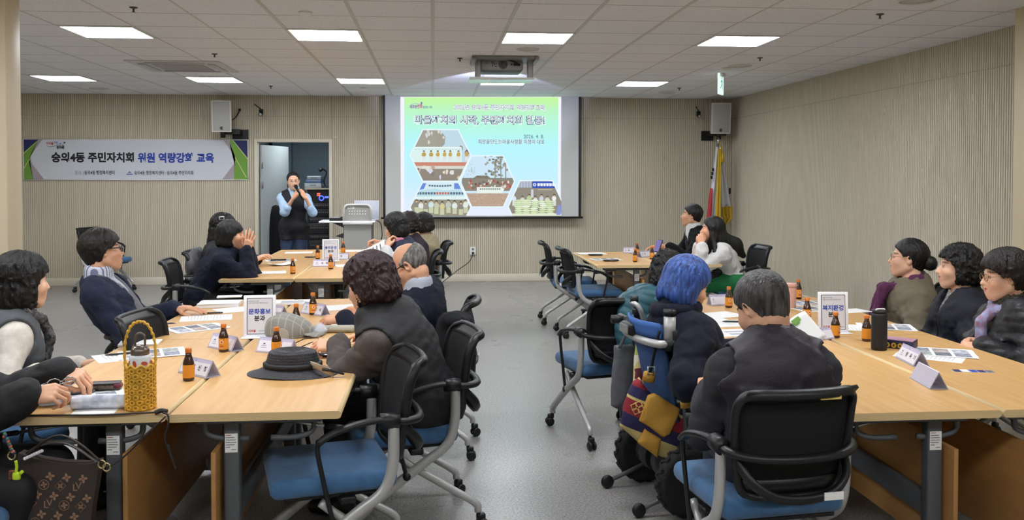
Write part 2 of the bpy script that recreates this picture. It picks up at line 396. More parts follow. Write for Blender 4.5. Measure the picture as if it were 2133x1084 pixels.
# ------------------------------------------------------------------ task chairs
M_blk = mat('black plastic', '#131416', 0.42, bump=.05, bscale=300)
M_net = mat('black mesh fabric', '#0e0f11', 0.8, bump=.5, bscale=420)
M_silver = mat('silver painted tube', '#b4b4b2', 0.38, .35)
M_seat = mat('blue seat fabric', '#3b648c', 0.85, var=.12, vscale=25, bump=.25, bscale=260, sheen=.2)
M_rub = mat('caster rubber', '#141416', 0.45)
M_lbl = mat('white sticker', '#e6e6e2', 0.5)
def wave(z, xx):                      # backrest surface: y for a height z and sideways xx
    t = (z - .50) / .345
    return -.185 - .055 * t - .05 * max(0, t - .75) ** 2 * 16 * .35 - .075 * (1 - (xx / .22) ** 2) * .5
def make_chair():
    t = thing('task_chair', 'x', 'chair')
    b = MB(); b.box((0, .045, .435), (.46, .47, .075), 0, bev=.034, seg=4); b.build('seat', M_seat, t)
    b = MB(); b.box((0, .03, .392), (.40, .40, .02), 0, bev=.008); b.box((0, .0, .375), (.46, .06, .03), 0, bev=.008); b.build('seat_pan', M_blk, t)
    # backrest: flared frame, mesh panels
    b = MB()
    zs = [.50, .53, .60, .69, .78, .825, .85]
    ws = [.165, .185, .2, .21, .213, .208, .19]
    left = [(-w, wave(z, -w), z) for w, z in zip(ws, zs)]; right = [(w, wave(z, w), z) for w, z in zip(ws, zs)]
    top = [(.21 * s, wave(.86, .21 * s) - .02, .862) for s in (-.75, -.4, 0, .4, .75)]
    bot = [(.165 * s, wave(.49, .165 * s), .488) for s in (.7, .3, -.3, -.7)]
    loop = left + top + right[::-1] + bot
    P = bez(loop + [loop[0]], 4)[:-1]
    b.tube(P, .020, 8, closed=True, flat=.7, up=(0, 0, 1))
    b.grid(lambda u, v: ((u - .5) * .40, wave(.82 + v * .05, (u - .5) * .40) - .022 * v, .82 + v * .048), 9, 4, thick=.012)
    b.grid(lambda u, v: ((u - .5) * .37, wave(.50 + v * .05, (u - .5) * .36) - .004, .50 + v * .05), 7, 3, thick=.012)
    fr = b.build('back_frame', M_blk, t)
    b = MB(); b.grid(lambda u, v: ((u - .5) * .405 * (.88 + .12 * min(1, v * 3)), wave(.50 + v * .335, (u - .5) * .4) + .002, .50 + v * .335), 9, 12, thick=.006)
    b.build('back_mesh', M_net, t)
    b = MB(); b.tube(bez([(-.235, -.165, .66), (-.225, -.225, .652), (-.15, -.285, .645), (0, -.305, .642), (.15, -.285, .645), (.225, -.225, .652), (.235, -.165, .66)], 5), .02, 8, flat=.75)
    for s in (-1, 1): b.tube([(s * .235, -.19, .66), (s * .235, -.12, .663)], .03, 10)
    b.build('back_band', M_blk, t)
    b = MB(); b.tube(bez([(-.2, -.215, .625), (-.17, -.275, .56), (-.08, -.30, .51), (.08, -.30, .51), (.17, -.275, .56), (.2, -.215, .625)], 5), .014, 6, flat=1.5)
    lb = b.build('lumbar_loop', M_blk, t)
    MB().box((.10, -.318, .515), (.07, .004, .026), 0, M=None).build('sticker', M_lbl, lb)
    MB().box((.08, wave(.847, .08) - .036, .849), (.075, .005, .016)).build('sticker', mat('yellow sticker', '#d9c168', .5), fr)
    for s in (-1, 1):
        b = MB(); b.tube(bez([(s * .235, -.17, .655), (s * .237, -.165, .50), (s * .237, -.13, .40), (s * .238, -.03, .33), (s * .24, .12, .225), (s * .242, .25, .125), (s * .242, .265, .085)], 5), .0185, 8, flat=1.2)
        b.build('front_leg', M_silver, t)
        b = MB(); b.tube(bez([(s * .215, .10, .375), (s * .218, .02, .31), (s * .222, -.14, .205), (s * .225, -.26, .125), (s * .225, -.275, .085)], 5), .0165, 8)
        b.build('rear_leg', M_silver, t)
        b = MB(); b.tube(bez([(s * .235, -.18, .668), (s * .25, -.07, .668), (s * .256, .05, .642), (s * .253, .115, .605)], 5), .021, 8, flat=.6)
        b.tube(bez([(s * .253, .112, .61), (s * .252, .112, .56), (s * .247, .075, .38), (s * .245, .05, .28)], 5), .009, 6)
        b.tube([(s * .236, .05, .28), (s * .258, .05, .28)], .018, 8)
        b.build('armrest', M_blk, t)
        for (x, y) in ((s * .242, .265), (s * .225, -.275)):
            b = MB(); c = random.uniform(0, 6)
            Mx = T(x, y, 0) @ RZ(c)
            b.box((0, .012, .062), (.03, .04, .03), 0, M=Mx, bev=.008)
            b.tube([(0, 0, .06), (0, 0, .1)], .009, 6, M=Mx)
            for e in (-1, 1): b.lathe([(.001, -.009), (.02, -.009), (.027, -.004), (.027, .004), (.02, .009), (.001, .009)], 14, M=Mx @ T(e * .014, .018, .028) @ RY(math.pi / 2))
            cs = b.build('caster', M_rub, t)
    MB().tube([(-.215, .07, .35), (.215, .07, .35)], .012, 8).build('cross_bar', M_silver, t)
    return t
chair0 = make_chair(); KIDS_CHAIR = True
_used = [False]
def put_chair(x, y, deg, label, group='black and blue task chairs'):
    o = chair0 if not _used[0] else copy_tree(chair0); _used[0] = True
    return place(o, label, (x, y, 0), math.radians(deg), group)
E_, W_, N_ = -90, 90, 0       # facing right, left, the screen
put_chair(-.37, 3.50, W_ + 14, 'empty task chair with blue seat at the near corner of the left tables')
put_chair(-.115, 4.06, W_ + 11, 'task chair under the person in the black quilted vest')
put_chair(-.06, 5.12, W_ - 6, 'task chair with a black coat hung over its back')
put_chair(1.185, 3.10, N_ + 7, 'task chair seen from behind under the grey-haired person')
put_chair(1.05, 5.31, N_ + 14, 'task chair under the person in the teal quilted jacket')
put_chair(1.56, 8.72, E_ + 4, 'nearer of two empty chairs side by side at the far right table')
put_chair(1.47, 9.49, E_ - 2, 'farther of two empty chairs side by side at the far right table')
put_chair(-1.97, 7.74, E_ + 3, 'task chair under the person in the navy coat with raised hands')
put_chair(-2.02, 8.62, E_, 'task chair with a grey jacket beside the far left table')
put_chair(-1.60, 5.44, E_ - 2, 'task chair under the reclining person in the navy suit')
put_chair(-1.25, 4.66, E_ - 8, 'empty chair tucked under the left tables beside the suited person')
put_chair(-1.95, 4.12, E_ + 25, 'task chair under the person in the grey vest and black scarf')
put_chair(-1.70, 3.12, E_, 'task chair at the near left table corner, its blue seat behind the handbag')
put_chair(-4.50, 12.55, E_ - 25, 'empty chair standing against the ribbed back wall under the banner')
put_chair(-.24, 8.48, W_, 'task chair at the far left table under the person with the pink scarf')
put_chair(-.12, 9.62, W_ + 6, 'task chair at the far left table under the person in the beige jacket')
put_chair(3.09, 8.78, W_ + 4, 'task chair at the far right table under the person in green trousers')
put_chair(3.02, 9.72, W_, 'task chair at the far right table under the person in the dark suit')
put_chair(3.12, 5.52, W_ - 8, 'task chair under the person with the hair bun and khaki coat')
put_chair(3.10, 4.88, W_ - 8, 'task chair under the curly-haired person in the navy jacket')
put_chair(3.06, 4.28, W_ - 5, 'task chair under the person in the black padded jacket at the right')

# ------------------------------------------------------------------ tables
M_top = mat('maple tabletop', '#c89b60', 0.42, var=.05, vscale=2.2, stretch=(14, 1.2, 1), col2='#cfa66d')
M_edge = mat('pale table edging', '#d2b888', 0.45, var=.06, vscale=3, stretch=(1, 1, 60))
M_leg = mat('dark grey table metal', '#55585b', 0.5, .2)
M_panel = mat('beech panel', '#a87c48', 0.45, var=.08, vscale=2.5, stretch=(1, 1.5, 14))
def make_table(w, side, l=1.5, sticker=True):
    t = thing('folding_table', 'x', 'table')
    b = MB(); h = w / 2 - .0015; r = .0145; zc = .72 - r; prof = []
    for s in (1, -1):
        for k in range(9):
            a = -math.pi / 2 + math.pi * k / 8
            prof.append((s * (h - r + r * math.cos(a)), zc + s * r * math.sin(a)))
    n = len(prof); y0, y1 = -l / 2, l / 2
    b.add([(p[0], y0, p[1]) for p in prof] + [(p[0], y1, p[1]) for p in prof], [], 0)
    for i in range(n):
        j = (i + 1) % n; fl = abs(prof[i][1] - prof[j][1]) < 1e-6 and prof[i][1] > zc
        b.f.append([i, j, n + j, n + i][::-1] if False else [j, i, n + i, n + j]); b.m.append(0 if fl else 1); b.sm.append(not fl)
    b.f.append(list(range(n))); b.m.append(1); b.sm.append(False); b.f.append(list(range(2 * n - 1, n - 1, -1))); b.m.append(1); b.sm.append(False)
    b.build('tabletop', [M_top, M_edge], t)
    for e in (-1, 1):
        y = e * (l / 2 - .10); b = MB()
        b.box((side * .1, y, .37), (.058, .05, .60), 0, bev=.008)
        b.box((side * .1, y, .095), (.08, .055, .05), 0, bev=.01)
        b.box((0, y, .075), (.46, .05, .03), 0, bev=.012)
        b.box((0, y, .675), (.46, .055, .03), 0, bev=.008)
        for s in (-1, 1):
            b.tube(bez([(s * .2, y, .665), (s * .19, y, .62), (s * .13, y, .60), (s * .04, y, .60)], 4), .011, 6)
        lg = b.build('leg', M_leg, t)
        for s in (-1, 1):
            c = MB(); c.lathe([(.001, -.016), (.026, -.016), (.03, -.008), (.03, .008), (.026, .016), (.001, .016)], 14, M=T(s * .2, y, .03) @ RY(math.pi / 2)); c.box((s * .2, y, .055), (.03, .03, .03), 0, bev=.006)
            c.build('caster', M_rub, lg)
        if e < 0 and sticker:
            c = MB(); Ms = frame((side * .1, y - .0262, .59), (1, 0, 0), (0, 0, 1))
            c.rect(-.023, -.035, .023, .035, 0, 0, Ms)
            for k, (x0, x1) in enumerate(((-.02, .0), (-.02, .012), (-.02, .016), (-.02, .018), (-.02, .012), (-.02, -.004), (.0, .018))):
                c.rect(x0, .028 - k * .009, x1, .031 - k * .009, .0006, 1 if k else 2, Ms)
            c.build('sticker', [M_lbl, mat('printed grey', '#77777a', .6), mat('printed red', '#b06060', .6)], lg)
    b = MB(); b.box((side * .09, 0, .34), (.03, l - .25, .09), 0, bev=.008); b.box((-side * .1, 0, .665), (.03, l - .3, .03), 0, bev=.006); b.build('beam', M_leg, t)
    b = MB(); b.box((side * .155, 0, .36), (.018, l - .06, .42), 0, bev=.003); b.build('modesty_panel', M_panel, t)
    b = MB(); b.tube([(-side * .1, -l / 2 + .12, .655), (-side * .25, -l / 2 + .09, .64)], .006, 6); b.tube([(-side * .24, -l / 2 + .092, .641), (-side * .31, -l / 2 + .078, .636)], .01, 8, m=1)
    b.build('fold_lever', [MATS['brushed steel'], M_blk], t)
    return t
tabR = make_table(.622, 1); tabL = make_table(.622, -1)
_tu = {id(tabR): 0, id(tabL): 0}
def put_table(src, x, y, label, group):
    o = src if not _tu[id(src)] else copy_tree(src); _tu[id(src)] = 1
    return place(o, label, (x, y, 0), 0, group)
# panel side: toward the seam between the two rows
gl, gf, gr, gq = 'left near conference tables', 'left far conference tables', 'right near conference tables', 'right far conference tables'
put_table(tabR, -1.27, 4.005, 'maple table with the yellow woven bag on it, nearest on the left', gl)
put_table(tabL, -.645, 3.995, 'maple table with the black straw hat on it', gl)
put_table(tabR, -1.27, 5.51, 'maple table where the suited person rests a hand', gl)
put_table(tabL, -.645, 5.50, 'maple table with the flat cap on it', gl)
put_table(tabR, -1.475, 8.27, 'maple table in front of the person with raised hands', gf)
put_table(tabL, -.85, 8.27, 'maple table near the framed sign at the far left group, right row nearer', gf)
put_table(tabR, -1.475, 9.775, 'far end table of the far left group, left row', gf)
put_table(tabL, -.85, 9.775, 'far end table of the far left group, in front of the lectern', gf)
put_table(tabR, 1.765, 3.79, 'maple table beside the grey-haired person seen from behind', gr)
put_table(tabL, 2.39, 3.79, 'maple table at the right edge in front of the person with clasped hands', gr)
put_table(tabR, 1.765, 5.295, 'maple table with the pink tumbler on it', gr)
put_table(tabL, 2.39, 5.295, 'maple table in front of the person with the hair bun', gr)
put_table(tabR, 1.885, 9.15, 'far right table with two empty chairs at its side', gq)
put_table(tabL, 2.51, 9.15, 'far right table where the person in green trousers sits', gq)
# ------------------------------------------------------------------ people: one implicit surface per body, meshed with surface nets
F32 = np.float32
_lat = np.random.RandomState(11).rand(32, 32, 32).astype(F32) * 2 - 1
def vnoise(p, f):
    q = p * F32(f); i = np.floor(q).astype(np.int32); t = q - i; t = t * t * (3 - 2 * t); r = 0
    for dx in (0, 1):
        for dy in (0, 1):
            for dz in (0, 1):
                w = (t[:, 0] if dx else 1 - t[:, 0]) * (t[:, 1] if dy else 1 - t[:, 1]) * (t[:, 2] if dz else 1 - t[:, 2])
                r = r + w * _lat[(i[:, 0] + dx) & 31, (i[:, 1] + dy) & 31, (i[:, 2] + dz) & 31]
    return r
def V3(*a): return np.array(a[0] if len(a) == 1 else a, dtype=np.float64)
def nrm(v): v = V3(v); return v / max(1e-9, np.linalg.norm(v))
# primitives: each is a function of points (n,3) -> distance
def cone(a, b, ra, rb, flat=None, fdir=None):
    a = V3(a); b = V3(b); ab = b - a; L2 = max(1e-9, ab @ ab)
    def f(p):
        q = p - a; t = np.clip(q @ ab / L2, 0, 1); d = q - t[:, None] * ab
        if flat is not None:
            s = d @ fdir; d = d + np.outer(s * (1 / flat - 1), fdir)
            dist = np.sqrt((d * d).sum(1)) - (ra + (rb - ra) * t)
            return dist * (0.5 + .5 * flat)
        return np.sqrt((d * d).sum(1)) - (ra + (rb - ra) * t)
    return f
def ell(c, r, R=None):
    c = V3(c); r = V3(r)
    def f(p):
        q = p - c
        if R is not None: q = q @ R
        k0 = np.sqrt(((q / r) ** 2).sum(1)); k1 = np.sqrt(((q / (r * r)) ** 2).sum(1))
        return k0 * (k0 - 1) / np.maximum(k1, 1e-6)
    return f
def half(c, n):
    c = V3(c); n = nrm(n); return lambda p: (p - c) @ n
def smin(a, b, k):
    h = np.clip(.5 + .5 * (b - a) / k, 0, 1); return b + (a - b) * h - k * h * (1 - h)
def U(prims, k=.02):
    def f(p):
        d = prims[0](p)
        for g in prims[1:]: d = smin(d, g(p), k)
        return d
    return f
def sub(f, g, k=.01): return lambda p: -smin(-f(p), g(p), k)
def inter(f, g, k=.01): return lambda p: -smin(-f(p), -g(p), k)
def near(f, c, r):                       # evaluate only near a region
    c = V3(c)
    def h(p):
        dd = np.sqrt(((p - c) ** 2).sum(1)) - r; o = np.maximum(dd, .05) + .03; m = dd < .05
        if m.any(): o[m] = np.minimum(f(p[m]), o[m] + .2)
        return o
    return h
def nets(f, axes, margin=1.0):
    xs, ys, zs = [np.asarray(a, dtype=np.float64) for a in axes]
    n = (len(xs), len(ys), len(zs)); st = 4
    ci = [np.arange(0, k + st - 1, st).clip(0, k - 1) for k in n]; ci = [np.unique(c) for c in ci]
    g = np.stack(np.meshgrid(xs[ci[0]], ys[ci[1]], zs[ci[2]], indexing='ij'), -1).reshape(-1, 3)
    dc = f(g).reshape([len(c) for c in ci])
    wx = [np.maximum(np.gradient(a[c]), 1e-4) for a, c in zip((xs, ys, zs), ci)]
    diag = np.sqrt(wx[0][:, None, None] ** 2 + wx[1][None, :, None] ** 2 + wx[2][None, None, :] ** 2)
    mask = np.abs(dc) < diag * .75 * margin + .012
    ix = [np.minimum((np.arange(k) + st // 2) // st, len(c) - 1) for k, c in zip(n, ci)]
    D = np.ascontiguousarray(dc[np.ix_(*ix)]); Mk = mask[np.ix_(*ix)]
    I = np.argwhere(Mk)
    if len(I) == 0: return np.zeros((0, 3)), np.zeros((0, 4), int)
    P = np.stack([xs[I[:, 0]], ys[I[:, 1]], zs[I[:, 2]]], -1)
    out = np.empty(len(P))
    for s in range(0, len(P), 400000): out[s:s + 400000] = f(P[s:s + 400000])
    D[Mk] = out
    for ax in range(3):                  # close at the borders
        sl = [slice(None)] * 3
        for e in (0, -1):
            sl[ax] = e; D[tuple(sl)] = np.maximum(D[tuple(sl)], 1e-4); sl[ax] = slice(None)
    S_ = D < 0
    c8 = [S_[a:n[0] - 1 + a, b:n[1] - 1 + b, c:n[2] - 1 + c] for a in (0, 1) for b in (0, 1) for c in (0, 1)]
    cnt = sum(c.astype(np.int8) for c in c8); act = (cnt > 0) & (cnt < 8)
    A = np.argwhere(act); idx = -np.ones(act.shape, np.int64); idx[act] = np.arange(len(A))
    acc = np.zeros((len(A), 3)); num = np.zeros(len(A)); ax3 = (xs, ys, zs)
    for ax in range(3):
        o1, o2 = [k for k in range(3) if k != ax]
        for e1 in (0, 1):
            for e2 in (0, 1):
                B = A.copy(); B[:, o1] += e1; B[:, o2] += e2; C = B.copy(); C[:, ax] += 1
                da = D[B[:, 0], B[:, 1], B[:, 2]]; db = D[C[:, 0], C[:, 1], C[:, 2]]; m = (da < 0) != (db < 0)
                t = np.where(m, da / np.where(np.abs(da - db) < 1e-12, 1, da - db), 0)
                q = np.stack([ax3[k][B[:, k]] for k in range(3)], -1); q[:, ax] += t * (ax3[ax][C[:, ax]] - ax3[ax][B[:, ax]])
                acc[m] += q[m]; num[m] += 1
    Vt = acc / np.maximum(num, 1)[:, None]; Q = []
    for ax in range(3):
        o1, o2 = [(1, 2), (2, 0), (0, 1)][ax]
        a = [slice(1, -1)] * 3; a[ax] = slice(0, -1); b = list(a); b[ax] = slice(1, None)
        sa, sb = S_[tuple(a)], S_[tuple(b)]
        E = np.argwhere(sa != sb); flip = sa[tuple(E.T)]
        off = np.ones(3, int); off[ax] = 0; E = E + off
        def cell(d1, d2):
            c = E.copy(); c[:, o1] -= d1; c[:, o2] -= d2; return idx[c[:, 0], c[:, 1], c[:, 2]]
        q = np.stack([cell(1, 1), cell(0, 1), cell(0, 0), cell(1, 0)], -1)
        q[~flip] = q[~flip][:, ::-1]; Q.append(q)
    Q = np.concatenate(Q); return Vt, Q[(Q >= 0).all(1)]
def np_mesh(name, V, Q, mats, color=None):
    me = bpy.data.meshes.new(name)
    me.vertices.add(len(V)); me.vertices.foreach_set('co', V.astype(F32).ravel())
    me.loops.add(len(Q) * 4); me.loops.foreach_set('vertex_index', Q.astype(np.int32).ravel())
    me.polygons.add(len(Q)); me.polygons.foreach_set('loop_start', np.arange(0, len(Q) * 4, 4, dtype=np.int32)); me.polygons.foreach_set('loop_total', np.full(len(Q), 4, np.int32))
    me.polygons.foreach_set('use_smooth', np.ones(len(Q), bool))
    me.update(calc_edges=True); me.validate()
    me.materials.append(mats)
    if color is not None:
        a = me.color_attributes.new('Col', 'FLOAT_COLOR', 'POINT'); c = np.ones((len(V), 4), F32); c[:, :3] = color; a.data.foreach_set('color', c.ravel())
    return me
def axis(spans, coarse, lo, hi):
    """grid lines from lo to hi: coarse spacing, finer inside the given (a, b, step) spans"""
    out = [lo]; x = lo
    while x < hi:
        h = coarse
        for (a, b, s) in spans:
            if a - s <= x <= b: h = min(h, s)
            elif x < a < x + h: h = max(s, a - x)
        x += h; out.append(x)
    return np.array(out)
def sdf_obj(name, f, lo, hi, h, material, parent, color=None, noise=None):
    axes = [np.arange(lo[k], hi[k] + h, h) for k in range(3)]
    V, Q = nets(f, axes)
    if len(V) == 0: print('empty', name); return None
    if noise is not None: V = noise(V)
    o = bpy.data.objects.new(name, np_mesh(name, V, Q, material, color(V) if color else None)); COL.objects.link(o)
    o.parent = parent
    return o
def rot(yaw=0, pitch=0, roll=0):
    """head frame: columns right, forward, up; yaw to the left, pitch up, roll to the right (degrees)"""
    y, p, r = map(math.radians, (yaw, pitch, roll))
    return np.array(Matrix.Rotation(y, 3, 'Z') @ Matrix.Rotation(p, 3, 'X') @ Matrix.Rotation(r, 3, 'Y'))
def ik(a, c, l1, l2, hint):
    a = V3(a); c = V3(c); d = c - a; D = np.linalg.norm(d); D2 = min(D, (l1 + l2) * .995); u = d / D; c = a + u * D2
    x = (l1 * l1 - l2 * l2 + D2 * D2) / (2 * D2); h = math.sqrt(max(0, l1 * l1 - x * x))
    w = V3(hint); w = nrm(w - u * (w @ u)); return a + u * x + w * h, c
M_skin = mat('skin', '#d8a888', 0.5, attr='Col', var=.05, vscale=40, spec=.35)
M_skin.node_tree.nodes['Principled BSDF'].inputs['Subsurface Weight'].default_value = .08
M_skin.node_tree.nodes['Principled BSDF'].inputs['Subsurface Radius'].default_value = (.02, .008, .005)
SKINS = {'f': '#e2b598', 'm': '#d2a283', 'o': '#d6a888'}
def cloth(name, col, kind='wool', **k):
    d = dict(rough=.9, bump=.35, bscale=350, var=.10, vscale=30, sheen=.03, spec=.25)
    if kind == 'puffy': d = dict(rough=.5, bump=.25, bscale=60, var=.06, vscale=12)
    if kind == 'smooth': d = dict(rough=.75, bump=.15, bscale=150, var=.05, vscale=10)
    d.update(k); return mat(name, col, **d)
def hairmat(name, col, kind='straight', rough=.42):
    if kind == 'straight': return mat(name, col, rough, var=.35, vscale=55, stretch=(1.6, 1.6, .12), bump=.7, bscale=90, spec=.5)
    return mat(name, col, rough + .06, var=.4, vscale=60, stretch=(1.5, 1.5, .4), bump=.55, bscale=130, spec=.45)

def head_sdf(g):
    fem = g == 'f'; j = .93 if fem else 1.0
    pr = [ell((0, -.012, .032), (.077, .096, .088)), ell((0, .032, -.038), (.061 * j, .062, .076)), cone((.046 * j, .0, -.055), (.014, .068, -.102), .028, .02), cone((-.046 * j, .0, -.055), (-.014, .068, -.102), .028, .02),
          ell((.036, .058, -.028), (.03, .034, .028)), ell((-.036, .058, -.028), (.03, .034, .028)), ell((0, .078, -.062), (.03, .024, .026))]
    f = U(pr, .03)
    f = U([f, cone((-.03, .08, .024), (.03, .08, .024), .011, .011)], .014)
    f = sub(f, ell((.031, .103, .004), (.021, .02, .013)), .012); f = sub(f, ell((-.031, .103, .004), (.021, .02, .013)), .012)
    f = U([f, cone((0, .088, .008), (0, .110, -.032), .008, .0115), ell((.011, .097, -.036), (.0085, .009, .008)), ell((-.011, .097, -.036), (.0085, .009, .008))], .008)
    f = sub(f, U([cone((-.022, .098, -.061), (0, .104, -.0658), .0035, .004), cone((.022, .098, -.061), (0, .104, -.0658), .0035, .004)], .004), .005)
    f = U([f, cone((-.019, .088, -.0575), (0, .0945, -.061), .003, .0042), cone((.019, .088, -.0575), (0, .0945, -.061), .003, .0042), cone((-.015, .089, -.066), (0, .0935, -.071), .003, .0048), cone((.015, .089, -.066), (0, .0935, -.071), .003, .0048)], .006)
    f = U([f, ell((.031, .079, .004), (.0125, .0125, .0125)), ell((-.031, .079, .004), (.0125, .0125, .0125))], .003)
    ears = []
    for s in (-1, 1):
        R = rot(s * -22, -12, s * 8)
        e = ell((s * .079, -.004, -.006), (.010, .019, .032), R); e = sub(e, ell((s * .088, .002, -.002), (.007, .011, .02), R), .006); ears.append(e)
    return U([f] + ears, .008)
def head_color(q, base, lip, brow, white):
    """q: points in head space; skin tints that belong to the face"""
    c = np.tile(np.array(lin(base)[:3]), (len(q), 1)); x, y, z = np.abs(q[:, 0]), q[:, 1], q[:, 2]
    def mixc(w, col):
        w = np.clip(w, 0, 1)[:, None]; c[:] = c * (1 - w) + np.array(lin(col)[:3]) * w
    blush = np.exp(-(((x - .042) / .02) ** 2 + ((z + .03) / .02) ** 2)) * (y > .03); mixc(blush * .25, '#d08878')
    mixc(((np.abs(z + .0608 - x * .18) < .0042) | (np.abs(z + .0705 - x * .25) < .005)) * (x < .021) * (y > .085) * .85, lip)
    mixc(np.exp(-(((z - .029 + .25 * np.maximum(0, x - .036)) / .0045) ** 4)) * (x > .014) * (x < .05) * (y > .06) * .8, brow)
    ex = x - .031; ez = z - .004; eye = (ex / .0155) ** 2 + (ez / .0062) ** 2
    on = (y > .082)
    mixc((eye < 1.25) * on * .9, '#3a2a24'); mixc((eye < .8) * on * .95, '#bdb2aa'); mixc(((ex ** 2 + ez ** 2) < .0062 ** 2) * (eye < .9) * on, '#241813')
    return c

def hand_prims(o, R, s, pose, sc=1.0):
    """o wrist, R columns: x sideways, y along the fingers, z back of the hand; s = +1 when the thumb is on +x"""
    curls = {'flat': [(6, 10, 6)] * 4, 'relax': [(18, 28, 16), (22, 32, 18), (26, 36, 20), (30, 40, 22)], 'fist': [(62, 88, 55), (66, 92, 55), (70, 92, 55), (72, 92, 55)],
             'hold': [(38, 55, 32), (44, 58, 34), (50, 60, 36), (54, 62, 36)], 'pinch': [(48, 42, 22), (46, 46, 26), (50, 52, 30), (54, 56, 34)], 'steeple': [(8, 14, 8), (5, 12, 8), (8, 14, 8), (12, 16, 8)], 'clasp': [(50, 70, 30), (52, 74, 32), (54, 76, 34), (56, 78, 34)]}[pose]
    kx = [.030, .010, -.010, -.028]; ky = [.086, .091, .087, .077]; ln = [(.043, .026, .021), (.048, .029, .022), (.044, .027, .021), (.034, .021, .019)]; rd = [.0092, .0094, .009, .0079]
    spread = [5, 1, -4, -9] if pose not in ('steeple',) else [10, 3, -5, -13]
    def W(v): return V3(o) + R @ (V3(v) * sc)
    palm = [cone(W((s * x * .62, .005, 0)), W((s * x, y - .004, .002)), .0135 * sc, .0112 * sc) for x, y in zip(kx, ky)]
    palm.append(cone(W((s * .018, .012, -.008)), W((s * .030, .055, -.010)), .015 * sc, .013 * sc)); palm.append(cone(W((-s * .020, .015, -.006)), W((-s * .026, .06, -.006)), .014 * sc, .011 * sc))
    P = U(palm, .012); fing = []
    for x, y, l, r, c, sp in zip(kx, ky, ln, rd, curls, spread):
        p = V3(s * x, y, .001); a = 0; chain = [p]
        for li, ci in zip(l, c):
            a += math.radians(ci); sx = math.sin(math.radians(sp)) * s
            p = p + V3(sx * math.cos(a), math.cos(a) * math.cos(math.radians(sp)), -math.sin(a)) * li; chain.append(p)
        rr = [r, r * .94, r * .86, r * .76]
        fing.append(U([cone(W(chain[i]), W(chain[i + 1]), rr[i] * sc, rr[i + 1] * sc) for i in range(3)], .003))
    opp = {'flat': .25, 'steeple': .2, 'relax': .45}.get(pose, .85)
    t0 = V3(s * .022, .022, -.006); t1 = t0 + V3(s * (.030 - .012 * opp), .030, -.010 - .016 * opp); t2 = t1 + nrm((s * (.35 - .75 * opp), .8, -.25 - .25 * opp)) * .030; t3 = t2 + nrm((s * (.15 - .95 * opp), .9, -.15 - .1 * opp)) * .024
    th = U([cone(W(t0), W(t1), .0135 * sc, .011 * sc), cone(W(t1), W(t2), .0105 * sc, .0095 * sc), cone(W(t2), W(t3), .0095 * sc, .0075 * sc)], .004)
    h = fing[0]
    def f(p):
        d = P(p)
        for g in fing: d = smin(d, g(p), .004)
        return smin(d, th(p), .006)
    return near(f, W((0, .08, -.02)), .13 * sc)

